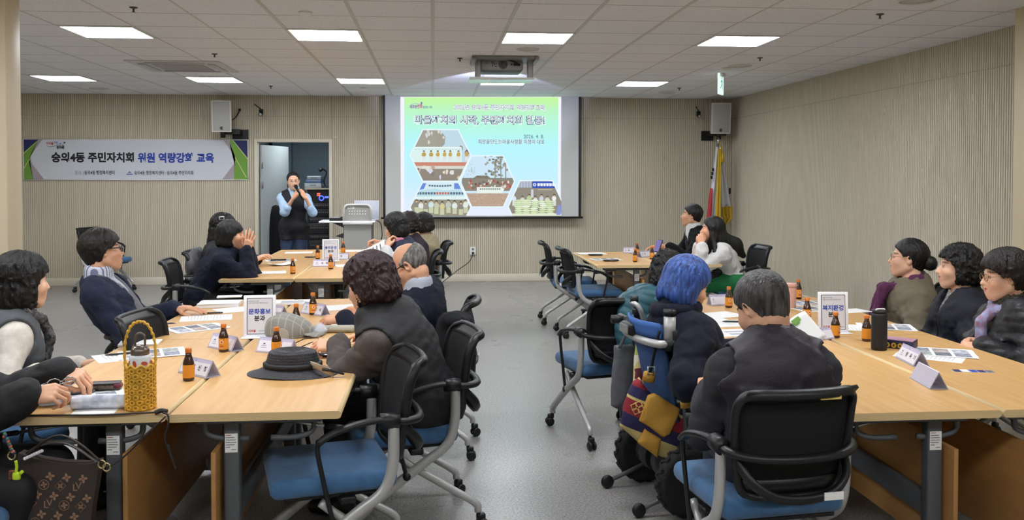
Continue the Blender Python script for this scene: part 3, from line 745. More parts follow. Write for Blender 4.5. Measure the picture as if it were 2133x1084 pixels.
class Person:
    """local frame: the root stands on the floor below the hips, +y is where the pelvis faces"""
    def __init__(s, name, label, loc, deg, head, look, hip=.52, sex='f', skin=None, sh=None, sit=True, build=1.0, wrists=None, hands=('relax', 'relax'), hdir=None, hup=None, elbow=None, twist=0,
                 knees=None, feet=None, lip=None, brow='#2c221e', back=0.0, bald=False, foot_y=None, hips=None):
        s.sex = sex; s.b = build; s.deg = deg; a = math.radians(deg)
        s.sit = sit
        s.X = np.array([[math.cos(a), -math.sin(a), 0], [math.sin(a), math.cos(a), 0], [0, 0, 1]]); s.o = V3(loc[0], loc[1], 0)
        L = s.L
        s.hc = L(head); s.HR = rot(look[0] - deg, look[1], look[2] if len(look) > 2 else 0)
        s.pel = V3(0, 0, hip) + V3(0, 0, .06)
        s.nb = s.hc + s.HR @ V3(0, -.035, -.10) * .55 + V3(0, -.005, -.115)      # neck base
        sp = s.nb - s.pel; s.spl = np.linalg.norm(sp); s.spn = sp / s.spl
        tw = math.radians(twist); r0 = V3(math.cos(tw), math.sin(tw), 0); s.fd0 = nrm(np.cross(V3(0, 0, 1), V3(1, 0, 0)))
        s.rt = nrm(r0 - s.spn * (r0 @ s.spn)); s.fd = nrm(np.cross(s.spn, s.rt))
        w = (sh or (.148 if sex == 'f' else .170))
        bend = s.fd * -(.03 + back)
        s.mid = s.pel + sp * .45 + bend; s.chest = s.pel + sp * .74 + bend * .8
        s.shd = [s.nb - s.spn * .066 + s.rt * (w * e) - s.fd * .012 for e in (-1, 1)]
        up, fo = (.275, .245) if sex == 'f' else (.295, .262)
        s.fo = fo; s.el = []; s.wr = []; s.hR = []
        hl = []
        for i, e in enumerate((-1, 1)):
            wt = L(wrists[i]) if wrists and wrists[i] is not None else s.pel + V3(e * .15, .33, .10)
            el = (elbow[i] if elbow and elbow[i] is not None else (e * .6, -.35, -1))
            E, Wp = ik(s.shd[i], wt, up, fo, el); s.el.append(E); s.wr.append(Wp)
            y = nrm(Wp - E) if not (hdir and hdir[i] is not None) else nrm(s.X.T @ V3(hdir[i]))
            z = s.X.T @ V3(hup[i]) if hup and hup[i] is not None else V3(0, 0, 1)
            z = nrm(z - y * (y @ z)); x = np.cross(y, z); s.hR.append(np.stack([x, y, z], -1))
        s.hands = hands
        s.hipj = [s.pel + V3(e * .088, 0, -.04) for e in (-1, 1)]
        if sit:
            kn = knees or [(-.10, .42), (.10, .42)]
            s.kn = [V3(k[0], k[1], .50) for k in kn]; fy = foot_y if foot_y is not None else .40
            s.an = [V3(k[0] * 1.05, fy, .085) for k in kn]
        else:
            s.kn = [V3(e * .095, .02, hip * .56) for e in (-1, 1)]; s.an = [V3(e * .10, -.01, .085) for e in (-1, 1)]
        if feet: s.an = [V3(f[0], f[1], .085) for f in feet]
        s.skin = skin or SKINS[sex]; s.lip = lip or ('#b5655f' if sex == 'f' else '#b57d6c')
        s.name = name; s.label = label; s.build_body(brow, bald)
    def L(s, p): return s.X.T @ (V3(p) - s.o)
    def torso(s, off=0.0, k=.06):
        b = s.b; R = np.stack([s.rt, s.fd, s.spn], -1); fem = s.sex == 'f'
        rp = np.stack([V3(1, 0, 0), V3(0, 1, 0), V3(0, 0, 1)], -1)
        pr = [ell(s.pel + V3(0, .0, -.01), ((.166 if fem else .168) * b + off, .115 * b + off, .12 + off), rp), ell(s.mid + s.fd * .01, ((.136 if fem else .144) * b + off, (.098 if fem else .108) * b + off, .16 + off), R),
              ell(s.chest, ((.140 if fem else .160) * b + off, (.104 if fem else .114) * b + off, .155 + off), R)]
        if fem:
            for e in (-1, 1): pr.append(ell(s.chest + s.rt * e * .07 + s.fd * .075 - s.spn * .03, (.062 + off, .055 + off, .06 + off), R))
        pr.append(cone(s.shd[0], s.shd[1], .046 + off, .046 + off))
        for e in (0, 1): pr.append(cone(s.nb + s.spn * .02, s.shd[e], .036 + off, .042 + off))
        return U(pr, k)
    def arm(s, i, off=0.0, to=1.0, off2=None):
        off2 = off if off2 is None else off2; m = 1.0 if s.sex == 'f' else 1.12
        e = s.el[i]; w = e + (s.wr[i] - e) * to
        return U([cone(s.shd[i], e, .044 * m + off, .037 * m + off2), cone(e, w, .037 * m + off2, (.037 - .013 * to) * m + off2)], .02)
    def legs(s, off=0.0, to=1.0):
        pr = []
        for i in (0, 1):
            pr.append(U([cone(s.hipj[i], s.kn[i], .085 * s.b + off, .056 + off), cone(s.kn[i], s.kn[i] + (s.an[i] - s.kn[i]) * to, .055 + off, .038 + off)], .03))
        return U(pr, .02)
    def build_body(s, brow, bald):
        H = head_sdf(s.sex); hc, HR = s.hc, s.HR
        hd = near(lambda p: H((p - hc) @ HR), hc + HR @ V3(0, 0, -.01), .16)
        neck = cone(hc + HR @ V3(0, -.028, -.06), s.nb - s.spn * .03, .05 if s.sex == 'f' else .057, .058 if s.sex == 'f' else .066)
        core = U([s.torso(-.012), neck], .04)
        arms = [U([s.arm(i, -.004), cone(s.wr[i], s.wr[i] + s.hR[i][:, 1] * .02, .0235, .021, .75, s.hR[i][:, 2])], .012) for i in (0, 1)]
        hs = [hand_prims(s.wr[i] + s.hR[i][:, 1] * .012, s.hR[i], 1 if i == 0 else -1, s.hands[i], .97 if s.sex == 'f' else 1.04) if s.hands[i] else None for i in (0, 1)]
        lg = s.legs(-.008); feet = [cone(s.an[i] + V3(0, -.02, -.04), s.an[i] + V3(0, .13, -.055), .034, .027) for i in (0, 1)]
        def f(p):
            d = smin(core(p), lg(p), .03)
            for i in (0, 1):
                d = smin(d, arms[i](p), .02); d = smin(d, feet[i](p), .02)
            d = smin(d, hd(p), .012)
            for h in hs:
                if h: d = smin(d, h(p), .008)
            return d
        pts = [s.hc + V3(0, 0, .2), s.hc + V3(.15, .15, 0), s.hc - V3(.15, .15, 0), s.pel + V3(.3, 0, -.2), s.pel - V3(.3, .25, .2)] + s.el + s.wr + s.kn + s.an + [a + V3(0, .2, -.07) for a in s.an] + [s.wr[i] + s.hR[i][:, 1] * .22 for i in (0, 1)]
        lo = np.min(pts, 0) - .1; hi = np.max(pts, 0) + .1; lo[2] = 0.012
        sp = [[], [], []]
        hcc = hc + HR @ V3(0, .01, -.01)
        for k in range(3): sp[k].append((hcc[k] - .135, hcc[k] + .14, .0042))
        for i in (0, 1):
            if s.hands[i]:
                c = s.wr[i] + s.hR[i] @ V3(0, .085, -.02)
                for k in range(3): sp[k].append((c[k] - .10, c[k] + .10, .0036))
        V, Q = nets(f, [axis(sp[k], .016, lo[k], hi[k]) for k in range(3)])
        q = (V - hc) @ HR
        hm = (np.linalg.norm(q, axis=1) < .16) & (q[:, 2] > -.13)
        c = np.tile(np.array(lin(s.skin)[:3]), (len(V), 1)); c[hm] = head_color(q[hm], s.skin, s.lip, brow, 1)
        for i in (0, 1):                   # slightly redder hands
            m = np.linalg.norm(V - (s.wr[i] + s.hR[i] @ V3(0, .08, 0)), axis=1) < .13; c[m] = c[m] * np.array([1.0, .93, .88])
        o = bpy.data.objects.new(s.name, np_mesh(s.name, V, Q, M_skin, c)); COL.objects.link(o)
        o.location = s.o; o.rotation_euler = (0, 0, math.radians(s.deg)); tag(o, s.label, 'person'); s.root = o
    # ---- clothing
    def bounds(s, pad=.12):
        pts = s.shd + s.el + s.wr + [s.pel + V3(.24, .16, -.2), s.pel - V3(.24, .2, .2), s.nb + V3(0, 0, .1)]
        return np.min(pts, 0) - pad, np.max(pts, 0) + pad
    def garment(s, name, material, off=.016, sleeves=1.0, hem=-.13, neck=.066, collar=0.0, vneck=0.0, front=0.0, wrinkle=.009, wfreq=9, h=.009, cuff=.006, arm_off=None, puff=0.0, band=.075, legs=0.0, tors=True, vdepth=.2, color=None, hemcut=True, seams=(), armhole=.058):
        ao = off if arm_off is None else arm_off
        parts = [s.torso(off)] if tors else []
        if not s.sit: parts += [cone(s.hipj[i] + V3(0, 0, .0), s.kn[i], .076 * s.b + off, .07 + off) for i in (0, 1)]
        if legs: parts.append(s.legs(off, legs))
        arms = [s.arm(i, ao, sleeves, ao + cuff) for i in (0, 1)] if sleeves > 0 else []
        nb, spn, fd, rt, HR, hc = s.nb, s.spn, s.fd, s.rt, s.HR, s.hc
        nax = nrm(hc + HR @ V3(0, -.028, -.06) - nb)
        body = U(parts, .05) if parts else None
        if collar > 0:
            col = cone(nb - nax * .03, nb + nax * collar, neck + .017, neck + .013)
        cutneck = cone(nb - nax * .02 + fd * .01, nb + nax * .25, neck, neck)
        if vneck > 0:
            apex = s.chest + fd * .14 - spn * (vdepth - .12); base = nb + fd * .10
            vw = vneck
        hp = s.pel + V3(0, 0, hem)
        holes = [cone(s.shd[i] + s.rt * e * .05 + s.spn * .01, s.el[i] + s.rt * e * .01, armhole + off, armhole + .01 + off) for i, e in ((0, -1), (1, 1))] if sleeves == 0 and tors else []
        hn = nrm(V3(0, 0, -1) * .85 - spn * .15) if s.sit else V3(0, 0, -1)
        def f(p):
            d = body(p) if body else None
            for a in arms: d = a(p) if d is None else smin(d, a(p), .035)
            if hemcut and not legs: d = np.maximum(d, (p - hp) @ hn)
            if collar > 0: d = smin(d, col(p), .012)
            if puff:
                r = (p - s.pel) @ spn; w = np.abs(np.sin(r * math.pi / band)); d = d - puff * (np.sqrt(w) - .5)
            for (so, am, wd) in seams: d = d - am * np.exp(-(((p - s.chest) @ spn - so) / wd) ** 2)
            for g in holes: d = -smin(-d, g(p), .012)
            if wrinkle:
                q = p.astype(F32); wq = q + .05 * np.stack([vnoise(q, 5), vnoise(q + 7, 5), vnoise(q + 3, 5)], -1)
                d = d - wrinkle * vnoise(wq * np.array([1, 1, 1.6], F32), wfreq) + wrinkle * 1.1 * np.maximum(0, .35 - np.abs(vnoise(wq * np.array([1, 1, 1.9], F32) + 4, wfreq * 1.5))) - wrinkle * .35 * vnoise(wq, wfreq * 3)
            d = np.maximum(d, -cutneck(p))
            if vneck > 0:
                q = p - apex; t = q @ spn; T_ = max(.05, (nb - apex) @ spn); x = np.abs(q @ rt); y = (p - s.chest) @ fd
                d = np.where((y > -.02) & (t > -.0), np.maximum(d, (vw * np.clip(t / T_, 0, 1) - x)), d)
            if front > 0:
                x = np.abs((p - s.chest) @ rt); y = (p - s.mid) @ fd; d = np.where(y > .02, np.maximum(d, front - x), d)
            return d
        lo, hi = s.bounds()
        if collar > .04 and wrinkle == 0: h = min(h, .0062)
        if legs:
            pts = s.kn + s.an; lo = np.minimum(lo, np.min(pts, 0) - .1); hi = np.maximum(hi, np.max(pts, 0) + .1); hi[2] = max(s.kn[0][2] + .12, s.pel[2] + .1) if not tors else hi[2]; lo[2] = max(.03, lo[2])
        return sdf_obj(name, f, lo, hi, h, material, s.root, color)
    def trousers(s, material, name='trousers', off=.012, to=.93, h=.012, top=.06):
        lg = s.legs(off, to); pv = ell(s.pel + V3(0, 0, -.02), (.172 * s.b + off, .118 * s.b + off, .12 + off)); zt = s.pel[2] + top
        def f(p):
            d = smin(lg(p), pv(p), .05); q = p.astype(F32); d = d - .005 * vnoise(q, 11)
            return np.maximum(d, p[:, 2] - zt)
        pts = s.kn + s.an + [s.pel + V3(.22, .2, .1), s.pel - V3(.22, .2, .1)]; lo = np.min(pts, 0) - .11; hi = np.max(pts, 0) + .11; lo[2] = .06
        return sdf_obj(name, f, lo, hi, h, material, s.root)
    def shoes(s, material):
        for i in (0, 1):
            a = s.an[i]
            f = U([cone(a + V3(0, -.03, -.042), a + V3(0, .13, -.05), .042, .037), cone(a + V3(0, -.02, -.0), a + V3(0, -.02, -.04), .045, .045)], .02)
            g = inter(f, half((0, 0, .003), (0, 0, -1)), .004); sdf_obj('shoe', g, a - V3(.07, .1, .085), a + V3(.07, .2, .07), .01, material, s.root)
    def hair(s, material, style, vol=.018, curl=0.0, cfreq=45, length=-.06, name='hair', h=.005, part=None, extra=None, fringe=.055, wide=0.0, color=None, bun=None, wavy=0.0):
        """length: how low the hair hangs (head space z)"""
        hc, HR = s.hc, s.HR
        base = ell((0, -.014, .034), (.077 + vol + wide, .097 + vol, .089 + vol))
        pr = [base]
        if style in ('bob', 'long', 'curly', 'mid'):
            bot = length
            pr.append(ell((0, -.025, bot * .5), (.080 + vol + wide, .088 + vol, abs(bot) * .62 + .045)))
            for e in (-1, 1): pr.append(cone((e * (.064 + wide * .6), -.006, .02), (e * (.066 + wide * .8), -.010, bot + .03), .024 + vol * .6, .020 + vol * .5))
        if style == 'short':
            pr.append(ell((0, -.046, -.028), (.052 + vol * .4, .05 + vol * .5, .06)))
        full = U(pr + (extra or []), .018 if style == 'short' else .03)
        face = ell((0, .114, -.045), (.16, .105, fringe + .062))
        def f(p):
            q = (p - hc) @ HR
            d = full(q)
            d = -smin(-d, face(q), .012)
            if style == 'short':
                ear = ell((0, .024, -.052), (.2, .046, .068))
                d = -smin(-d, ear(q), .008)
                d = -smin(-d, -(length - q[:, 2] - np.maximum(0, q[:, 1] * .3)), .018)
            elif style == 'bald':
                d = np.maximum(d, q[:, 2] - .048 + q[:, 1] * .6); d = np.maximum(d, length - q[:, 2]); ear = ell((0, .025, -.06), (.2, .045, .058)); d = -smin(-d, ear(q), .008)
            else:
                d = -smin(-d, -(length - q[:, 2] + .012 * np.sin(q[:, 0] * 40)), .03 if curl else .012)
                neckc = cone((0, .02, -.06), (0, .02, -.4), .05, .055); d = -smin(-d, neckc(q), .01)
            if bun is not None: d = smin(d, ell(bun[0], bun[1])(q), .008)
            qq = q.astype(F32)
            if wavy:
                wn = vnoise(qq, 16); ang = np.arctan2(qq[:, 0], qq[:, 1] - .02) * F32(1.6) + F32(.28) * wn; z = qq[:, 2] * F32(.42); st = np.stack([ang * .1, z + F32(.012) * wn, z * 0 + qq[:, 1] * F32(.1)], -1)
                d = d - wavy * (1 - 2.2 * np.abs(vnoise(st, 62))) - wavy * .5 * vnoise(st, 160) - .004 * vnoise(qq, 14)
            elif curl:
                w = qq + .012 * np.stack([vnoise(qq, 30), vnoise(qq + 5, 30), vnoise(qq + 9, 30)], -1)
                d = d - curl * (1 - 2 * np.abs(vnoise(w, cfreq))) - curl * .6 * vnoise(w, cfreq * 2.1)
            else:
                ang = np.arctan2(qq[:, 0], qq[:, 1] - .02) * F32(1.6); z = qq[:, 2] * F32(.16); st = np.stack([ang * .1, z, z * 0 + .3], -1)
                d = d - .0035 * vnoise(st, 95) - .002 * vnoise(st, 230)
            return d
        r = .17 + abs(min(0, length + .1)); lo, hi = hc - r - .02, hc + r + .02
        if bun is not None: lo -= .05; hi += .05
        if extra: lo[2] -= .12
        return sdf_obj(name, f, lo, hi, h, material, s.root, color)
    def H(s, v): return s.HR.T @ (V3(v) - s.hc)
    def glasses(s, material, r=.022, rim=.0022, thick=.0022):
        hc, HR = s.hc, s.HR
        def W(v): return tuple(hc + HR @ V3(v))
        b = MB()
        for e in (-1, 1):
            b.tube([W((e * .033 + r * 1.1 * math.cos(a), .104 - abs(r * math.cos(a)) * .12 * (1 if e * math.cos(a) > 0 else .2), .0 + r * .82 * math.sin(a))) for a in np.linspace(0, 2 * math.pi, 20, endpoint=False)], rim, 6, closed=True)
            b.tube([W((e * .057, .101, .008)), W((e * .078, .085, .008)), W((e * .084, .01, .012)), W((e * .083, -.012, -.002))], thick, 6)
        b.tube([W((-.011, .106, .004)), W((0, .109, .007)), W((.011, .106, .004))], rim, 6)
        return b.build('glasses', material, s.root)
    def scarf(s, material, r=.03, ends=(.28,), side=0, name='scarf', wrap=.083, drop=0, out=.02):
        nb = s.nb; nax = nrm(s.hc - s.nb); ring = []
        x = nrm(s.rt - nax * (s.rt @ nax)); y = np.cross(nax, x)
        pr = []
        P = [nb + nax * (.04 + drop) + x * wrap * math.cos(a) + y * (wrap * math.sin(a) + .012) - nax * .035 * max(0, math.sin(a)) for a in np.linspace(0, 2 * math.pi, 13)]
        for a, b in zip(P[:-1], P[1:]): pr.append(cone(a, b, r, r))
        top = nb + y * (wrap + .02) + nax * .005
        for k, e in enumerate(ends):
            xo = side + (k - (len(ends) - 1) / 2) * .05
            a = top + x * xo * .4; m = s.chest + s.fd * (.150 + out) + s.spn * .03 + x * xo; c = m - s.spn * (e - .1) + s.fd * .0
            pr.append(cone(a, m, r * 1.05, r * 1.05)); pr.append(cone(m, c, r * 1.05, r * 1.2))
        g = U(pr, .012)
        def f(p):
            q = p.astype(F32); return g(p) - .006 * vnoise(q * np.array([1, 1, .5], F32), 45) - .003 * vnoise(q, 90)
        V = np.array(P + [top - s.spn * .4 + s.fd * .15, top]); return sdf_obj(name, f, V.min(0) - .1, V.max(0) + .1, .006, material, s.root)
    def W(s, p): return s.o + s.X @ V3(p)
# ------------------------------------------------------------------ the people
def crown(px, py, y, d=.135): return aty(px, py, y) - V3(0, 0, d)
HB = hairmat('black straight hair', '#0f0d0c'); HC = hairmat('black curly hair', '#110e0d', 'curly'); HM = hairmat('maroon wavy hair', '#2c1619', 'curly'); HD = hairmat('dark brown hair', '#191310', 'curly')
HBl = mat('dyed blue hair', '#22407f', .4, var=.6, vscale=38, stretch=(1.6, 1.6, .12), bump=.7, bscale=90, col2='#3c63b4')
HG = mat('greying hair', '#262423', .45, var=.75, vscale=42, stretch=(1.5, 1.5, .15), bump=.7, bscale=90, col2='#595653'); HG2 = mat('thin grey hair', '#4d4a47', .5, var=.5, vscale=70, stretch=(1, 1, .3), bump=.6, bscale=90, col2='#85817c')
M_gl = mat('black spectacle rim', '#17171a', .3); M_gold = mat('thin metal spectacle rim', '#a08a68', .25, .9)
M_jean = cloth('navy trousers', '#181d29', 'smooth'); M_trk = cloth('black trousers', '#121214', 'smooth'); M_shoe = mat('black shoe leather', '#1a1a1c', .4)
def striped(name, c1, c2, sc, axis=0, rough=.8):
    m = mat(name, c1, rough); nt = m.node_tree; N = nt.nodes; L = nt.links
    tc = N.new('ShaderNodeTexCoord'); sp = N.new('ShaderNodeSeparateXYZ'); L.new(tc.outputs['Object'], sp.inputs[0])
    a = N.new('ShaderNodeMath'); a.operation = 'MULTIPLY'; a.inputs[1].default_value = sc; L.new(sp.outputs[axis], a.inputs[0])
    f = N.new('ShaderNodeMath'); f.operation = 'FRACT'; L.new(a.outputs[0], f.inputs[0])
    g = N.new('ShaderNodeMath'); g.operation = 'GREATER_THAN'; g.inputs[1].default_value = .6; L.new(f.outputs[0], g.inputs[0])
    mx = N.new('ShaderNodeMix'); mx.data_type = 'RGBA'; mx.inputs[6].default_value = lin(c1); mx.inputs[7].default_value = lin(c2)
    L.new(g.outputs[0], mx.inputs[0]); L.new(mx.outputs[2], N['Principled BSDF'].inputs['Base Color']); return m
SEAT = .49
# left near tables ------------------------------------------------
p = Person('person', 'person in a grey vest over white sleeves with a black scarf and wavy black hair', (-2.0, 4.2), -62, crown(46, 527, 4.25), (-46, -2, 0), SEAT, 'f',
           wrists=[(-1.72, 4.45, .66), (-1.63, 3.80, .765)], hands=('relax', 'relax'), hdir=[None, (.5, -.85, 0)], twist=4, build=1.1)
p.garment('sweater', cloth('cream knit', '#cfc8bd'), off=.014, collar=.03, wrinkle=.008)
p.garment('vest', cloth('grey felt vest', '#54575b'), off=.026, sleeves=0, wrinkle=.006, neck=.07)
p.trousers(M_trk); p.shoes(M_shoe); p.scarf(cloth('black patterned scarf', '#1d1c1f', var=.9, vscale=60, col2='#6b6868'), r=.022, ends=(.26,), side=.03, out=.03)
p.hair(HC, 'curly', vol=.024, wavy=.006, length=-.115, fringe=.035)
MB().tube([tuple(p.hc + p.HR @ V3(*v)) for v in ((-.06, -.075, .095), (-.02, -.10, .085), (.015, -.108, .07))], .006, 6).build('hair_clip', mat('silver hair clip', '#9aa0a6', .25, .9), p.root)

p = Person('person', 'person in a black jacket at the left edge, only arms seen, holding silver spectacles', (-1.92, 3.28), -90, (-1.77, 3.28, 1.10), (-80, -25, 0), SEAT, 'f',
           wrists=[tuple(aty(122, 776, 3.46)), tuple(aty(52, 826, 3.24))], hands=('pinch', 'pinch'), hdir=[(.9, -.25, -.1), (.95, .25, .05)], hup=[(-.1, -.3, 1), (-.1, -.75, .8)], elbow=[(-.4, -.2, -1), (.4, -.4, -1)], build=1.2, knees=[(-.14, .50), (.14, .50)])
p.garment('jacket', cloth('black zipped jacket', '#141416', 'smooth'), off=.026, arm_off=.034, collar=.04, wrinkle=.012, h=.008)
p.trousers(M_trk); p.shoes(M_shoe); p.hair(HD, 'curly', vol=.015, curl=.005, length=-.09)

p = Person('person', 'person with glasses in a navy suit and striped shirt leaning back in the chair', (-1.66, 5.40), -88, crown(212, 476, 5.4), (-58, 6, -4), SEAT, 'm',
           wrists=[(-1.60, 5.62, .765), (-1.50, 5.28, .66)], hands=('flat', 'relax'), hdir=[(1, -.15, -.05), (1, .3, -.1)], hup=[None, None], elbow=[(-.5, -.6, -.6), (.5, -.5, -1)], knees=[(-.14, .44), (.12, .44)], back=.0)
p.garment('shirt', striped('blue striped shirt', '#c9ccd6', '#6f7590', 70, 0), off=.0, collar=.055, neck=.068, wrinkle=.0, sleeves=1.0)
p.garment('vest', cloth('grey suit vest', '#6c6c70', 'smooth'), off=.010, sleeves=0, vneck=.055, wrinkle=.004)
p.garment('suit_jacket', cloth('navy suit wool', '#262c3f'), off=.022, front=.055, vneck=.10, vdepth=.30, neck=.084, wrinkle=.013, collar=.012, sleeves=.97)
p.trousers(cloth('navy suit trousers', '#252a3a')); p.shoes(M_shoe)
p.hair(HD, 'short', vol=.020, wavy=.004, length=-.095, fringe=.04); p.glasses(M_gl, r=.021, rim=.0028, thick=.0032)

p = Person('person', 'person in a black quilted vest with wavy maroon hair reading at the left tables', (-.02, 4.06), 68, crown(770, 529, 4.02), (66, -22, 6), SEAT, 'f',
           wrists=[tuple(aty(706, 722, 4.2)), (-.30, 4.55, .76)], hands=('hold', 'relax'), hdir=[(-.95, .1, .05), (-.9, .2, 0)], hup=[(0, -.55, .8), (0, 0, 1)], elbow=[(-.9, -.2, -.9), (.5, -.3, -1)], build=1.12, sh=.165)
p.garment('sleeves', cloth('brown grey wool', '#5a5350'), off=.02, wrinkle=.014, arm_off=.028, collar=.02)
p.garment('vest', cloth('black quilted vest', '#1f2022', 'smooth'), off=.038, sleeves=0, puff=.004, band=.05, wrinkle=.008, neck=.07, collar=.035)
p.trousers(M_trk); p.shoes(M_shoe)
p.hair(HM, 'curly', vol=.024, wavy=.007, length=-.10, fringe=.03, h=.0042)

p = Person('person', 'balding grey-haired person with black glasses in a navy blazer, reading with head bowed', (-.09, 5.14), 74, crown(853, 508, 5.02, .122), (80, -30, 4), SEAT, 'm', skin='#cf9c7c',
           wrists=[tuple(aty(716, 664, 5.06)), (-.42, 5.5, .76)], hands=('hold', 'relax'), hdir=[(-1, .05, -.05), (-1, 0, 0)], hup=[(0, -.3, 1), None], elbow=[(-.5, -.4, -.9), (.5, -.3, -1)])
p.garment('shirt', cloth('pale grey shirt', '#a9b0ba', 'smooth'), off=.002, collar=.05, neck=.069, sleeves=0, wrinkle=0, armhole=.03)
p.garment('blazer', cloth('navy blazer', '#181c2a'), off=.022, vneck=.06, front=.02, neck=.084, wrinkle=.012, vdepth=.28, sleeves=.97)
p.trousers(M_jean); p.shoes(M_shoe); p.hair(HG2, 'bald', vol=.008, length=-.095); p.glasses(M_gl, r=.020, rim=.003, thick=.0035)

# left far tables --------------------------------------------------
p = Person('person', 'person with a black bob in a navy knit coat, fingertips raised together', (-2.0, 7.78), -84, crown(481, 458, 7.8), (-84, 0, 0), SEAT, 'f',
           wrists=[(-1.615, 7.86, .935), (-1.60, 7.74, .93)], hands=('steeple', 'steeple'), hdir=[(.25, -.12, 1), (.22, .1, 1)], hup=[(.1, 1, 0), (.1, -1, 0)], elbow=[(-.3, .4, -1), (.3, .4, -1)])
p.garment('coat', cloth('navy knit coat', '#161a2a'), off=.028, collar=.03, arm_off=.034, wrinkle=.012, sleeves=.95)
p.trousers(M_trk); p.shoes(M_shoe); p.hair(HB, 'bob', vol=.018, length=-.095, fringe=.02)
p = Person('person', 'person behind the navy knit coat with a clip in long wavy dark hair', (-2.08, 8.62), -88, crown(466, 444, 8.62), (-70, 0, 0), SEAT, 'f', wrists=[(-1.7, 8.75, .77), (-1.7, 8.5, .77)])
p.garment('jacket', cloth('black jacket', '#202024', 'smooth'), off=.022, collar=.03); p.trousers(M_trk); p.shoes(M_shoe)
p.hair(HC, 'curly', vol=.02, wavy=.006, length=-.21, fringe=.03, extra=[cone((0, -.07, -.05), (0, -.09, -.19), .07, .06)])
b = MB(); Mx = Matrix(np.vstack([np.hstack([p.HR, p.hc[:, None]]), [0, 0, 0, 1]]).tolist())
b.box((.093, -.03, .09), (.012, .05, .035), 0, M=Mx, bev=.004); b.box((.1, -.03, .09), (.006, .03, .018), 1, M=Mx); b.build('hair_clip', [mat('pale clip', '#cfd0d4', .3, .6), M_blk], p.root)
p = Person('person', 'person in a white jacket and pink scarf holding up a sheet', (-.16, 8.5), 88, crown(824, 443, 8.42), (62, -12, -4), SEAT, 'f',
           wrists=[tuple(aty(806, 519, 8.25)), tuple(aty(797, 507, 8.55))], hands=('hold', 'hold'), hdir=[(.15, .5, .9), (-.8, -.2, .3)], hup=[(-.9, -.3, .3), (.2, 0, 1)], elbow=[(-.6, .2, -1), (.4, .2, -1)])
p.garment('jacket', cloth('white jacket', '#c4c6c8', 'smooth'), off=.022, collar=.02, wrinkle=.012, sleeves=.9, arm_off=.028); p.garment('vest', cloth('navy yoke', '#232a40', 'smooth'), off=.032, sleeves=0, hem=.22, collar=.02)
p.trousers(M_jean); p.shoes(M_shoe); p.scarf(cloth('pink scarf', '#c77f94'), r=.026, ends=(.15,)); p.hair(HB, 'curly', vol=.022, wavy=.004, length=-.10, fringe=.03)
p = Person('person', 'dark-haired person mostly hidden between the pink scarf and the beige jacket', (-.12, 9.03), 90, crown(850, 441, 9.05), (70, -5, 0), SEAT, 'f', wrists=[(-.45, 8.95, .77), (-.45, 9.2, .77)])
p.garment('jacket', cloth('dark plum jacket', '#2d2530'), off=.022, collar=.03); p.trousers(M_trk); p.shoes(M_shoe); p.hair(HD, 'curly', vol=.018, curl=.006, cfreq=30, length=-.07)
p = Person('person', 'person in a beige jacket with short wavy hair, farthest at the far left tables', (-.06, 9.62), 88, crown(880, 443, 9.6), (65, -10, 0), SEAT, 'f', wrists=[(-.4, 9.5, .77), (-.4, 9.8, .77)])
p.garment('jacket', cloth('beige jacket', '#a89b7c'), off=.026, collar=.035, wrinkle=.012); p.trousers(M_trk); p.shoes(M_shoe); p.hair(HD, 'curly', vol=.018, wavy=.006, length=-.075, fringe=.035)

# presenter --------------------------------------------------------
PY = 12.25
presenter = p = Person('person', 'standing presenter in a black vest and pale blue shirt speaking into a handheld microphone', (aty(612, 480, PY)[0], PY), 184, crown(611, 358, PY, .128), (191, -4, 4), .86, 'f', sit=False, sh=.155,
           wrists=[tuple(aty(637, 413, PY - .24)), tuple(aty(611, 413, PY - .26))], hands=('hold', 'fist'), hdir=[(-.55, -.2, .8), (.55, -.2, .8)], hup=[(.55, -.8, .2), (-.55, -.8, .2)], elbow=[(-.45, -.15, -1), (.45, -.15, -1)], build=1.06)
# her right side is to the viewer's left: index 0 is the -x side of her own frame
p.garment('shirt', cloth('pale blue shirt', '#a9c3e0', 'smooth'), off=.012, collar=.055, neck=.064, sleeves=.3, arm_off=.016, wrinkle=.006, h=.007, cuff=.008, hem=-.16)
p.garment('vest', cloth('black knit vest', '#101117', 'smooth'), off=.026, sleeves=0, vneck=.045, vdepth=.13, hem=-.2, wrinkle=.007, neck=.082)
p.trousers(cloth('blue jeans', '#2c3b57', 'smooth', var=.25, vscale=9)); p.shoes(M_shoe); p.hair(HB, 'short', vol=.010, length=-.17, fringe=.080, extra=[cone((.05, -.045, -.03), (.06, -.04, -.15), .034, .024), cone((-.04, -.07, -.03), (-.045, -.06, -.13), .034, .024)]); p.glasses(M_gold, r=.021, rim=.0015, thick=.0015)

# right far tables -------------------------------------------------
p = Person('person', 'person in a black suit and dark tie at the far right table', (3.02, 9.72), 88, crown(1441, 425, 9.7, .13), (72, 6, 0), SEAT, 'm',
           wrists=[tuple(aty(1391, 513, 9.5)), (2.6, 9.95, .77)], hands=('hold', 'relax'), hdir=[(-1, .0, .05), (-1, 0, 0)], hup=[(0, -.5, .9), None], elbow=[(-.5, -.2, -1), (.5, -.2, -1)])
p.garment('shirt', cloth('white shirt', '#d6d8dc', 'smooth'), off=.002, collar=.055, neck=.069, sleeves=1.0, arm_off=.004, wrinkle=0)
p.garment('suit_jacket', cloth('black suit', '#15161a'), off=.022, vneck=.07, front=.012, vdepth=.28, neck=.084, wrinkle=.011, sleeves=.93)
f = U([cone(p.nb + p.fd * .075 - p.spn * .03, p.chest + p.fd * .125, .016, .02), cone(p.chest + p.fd * .125, p.mid + p.fd * .125, .02, .03)], .01)
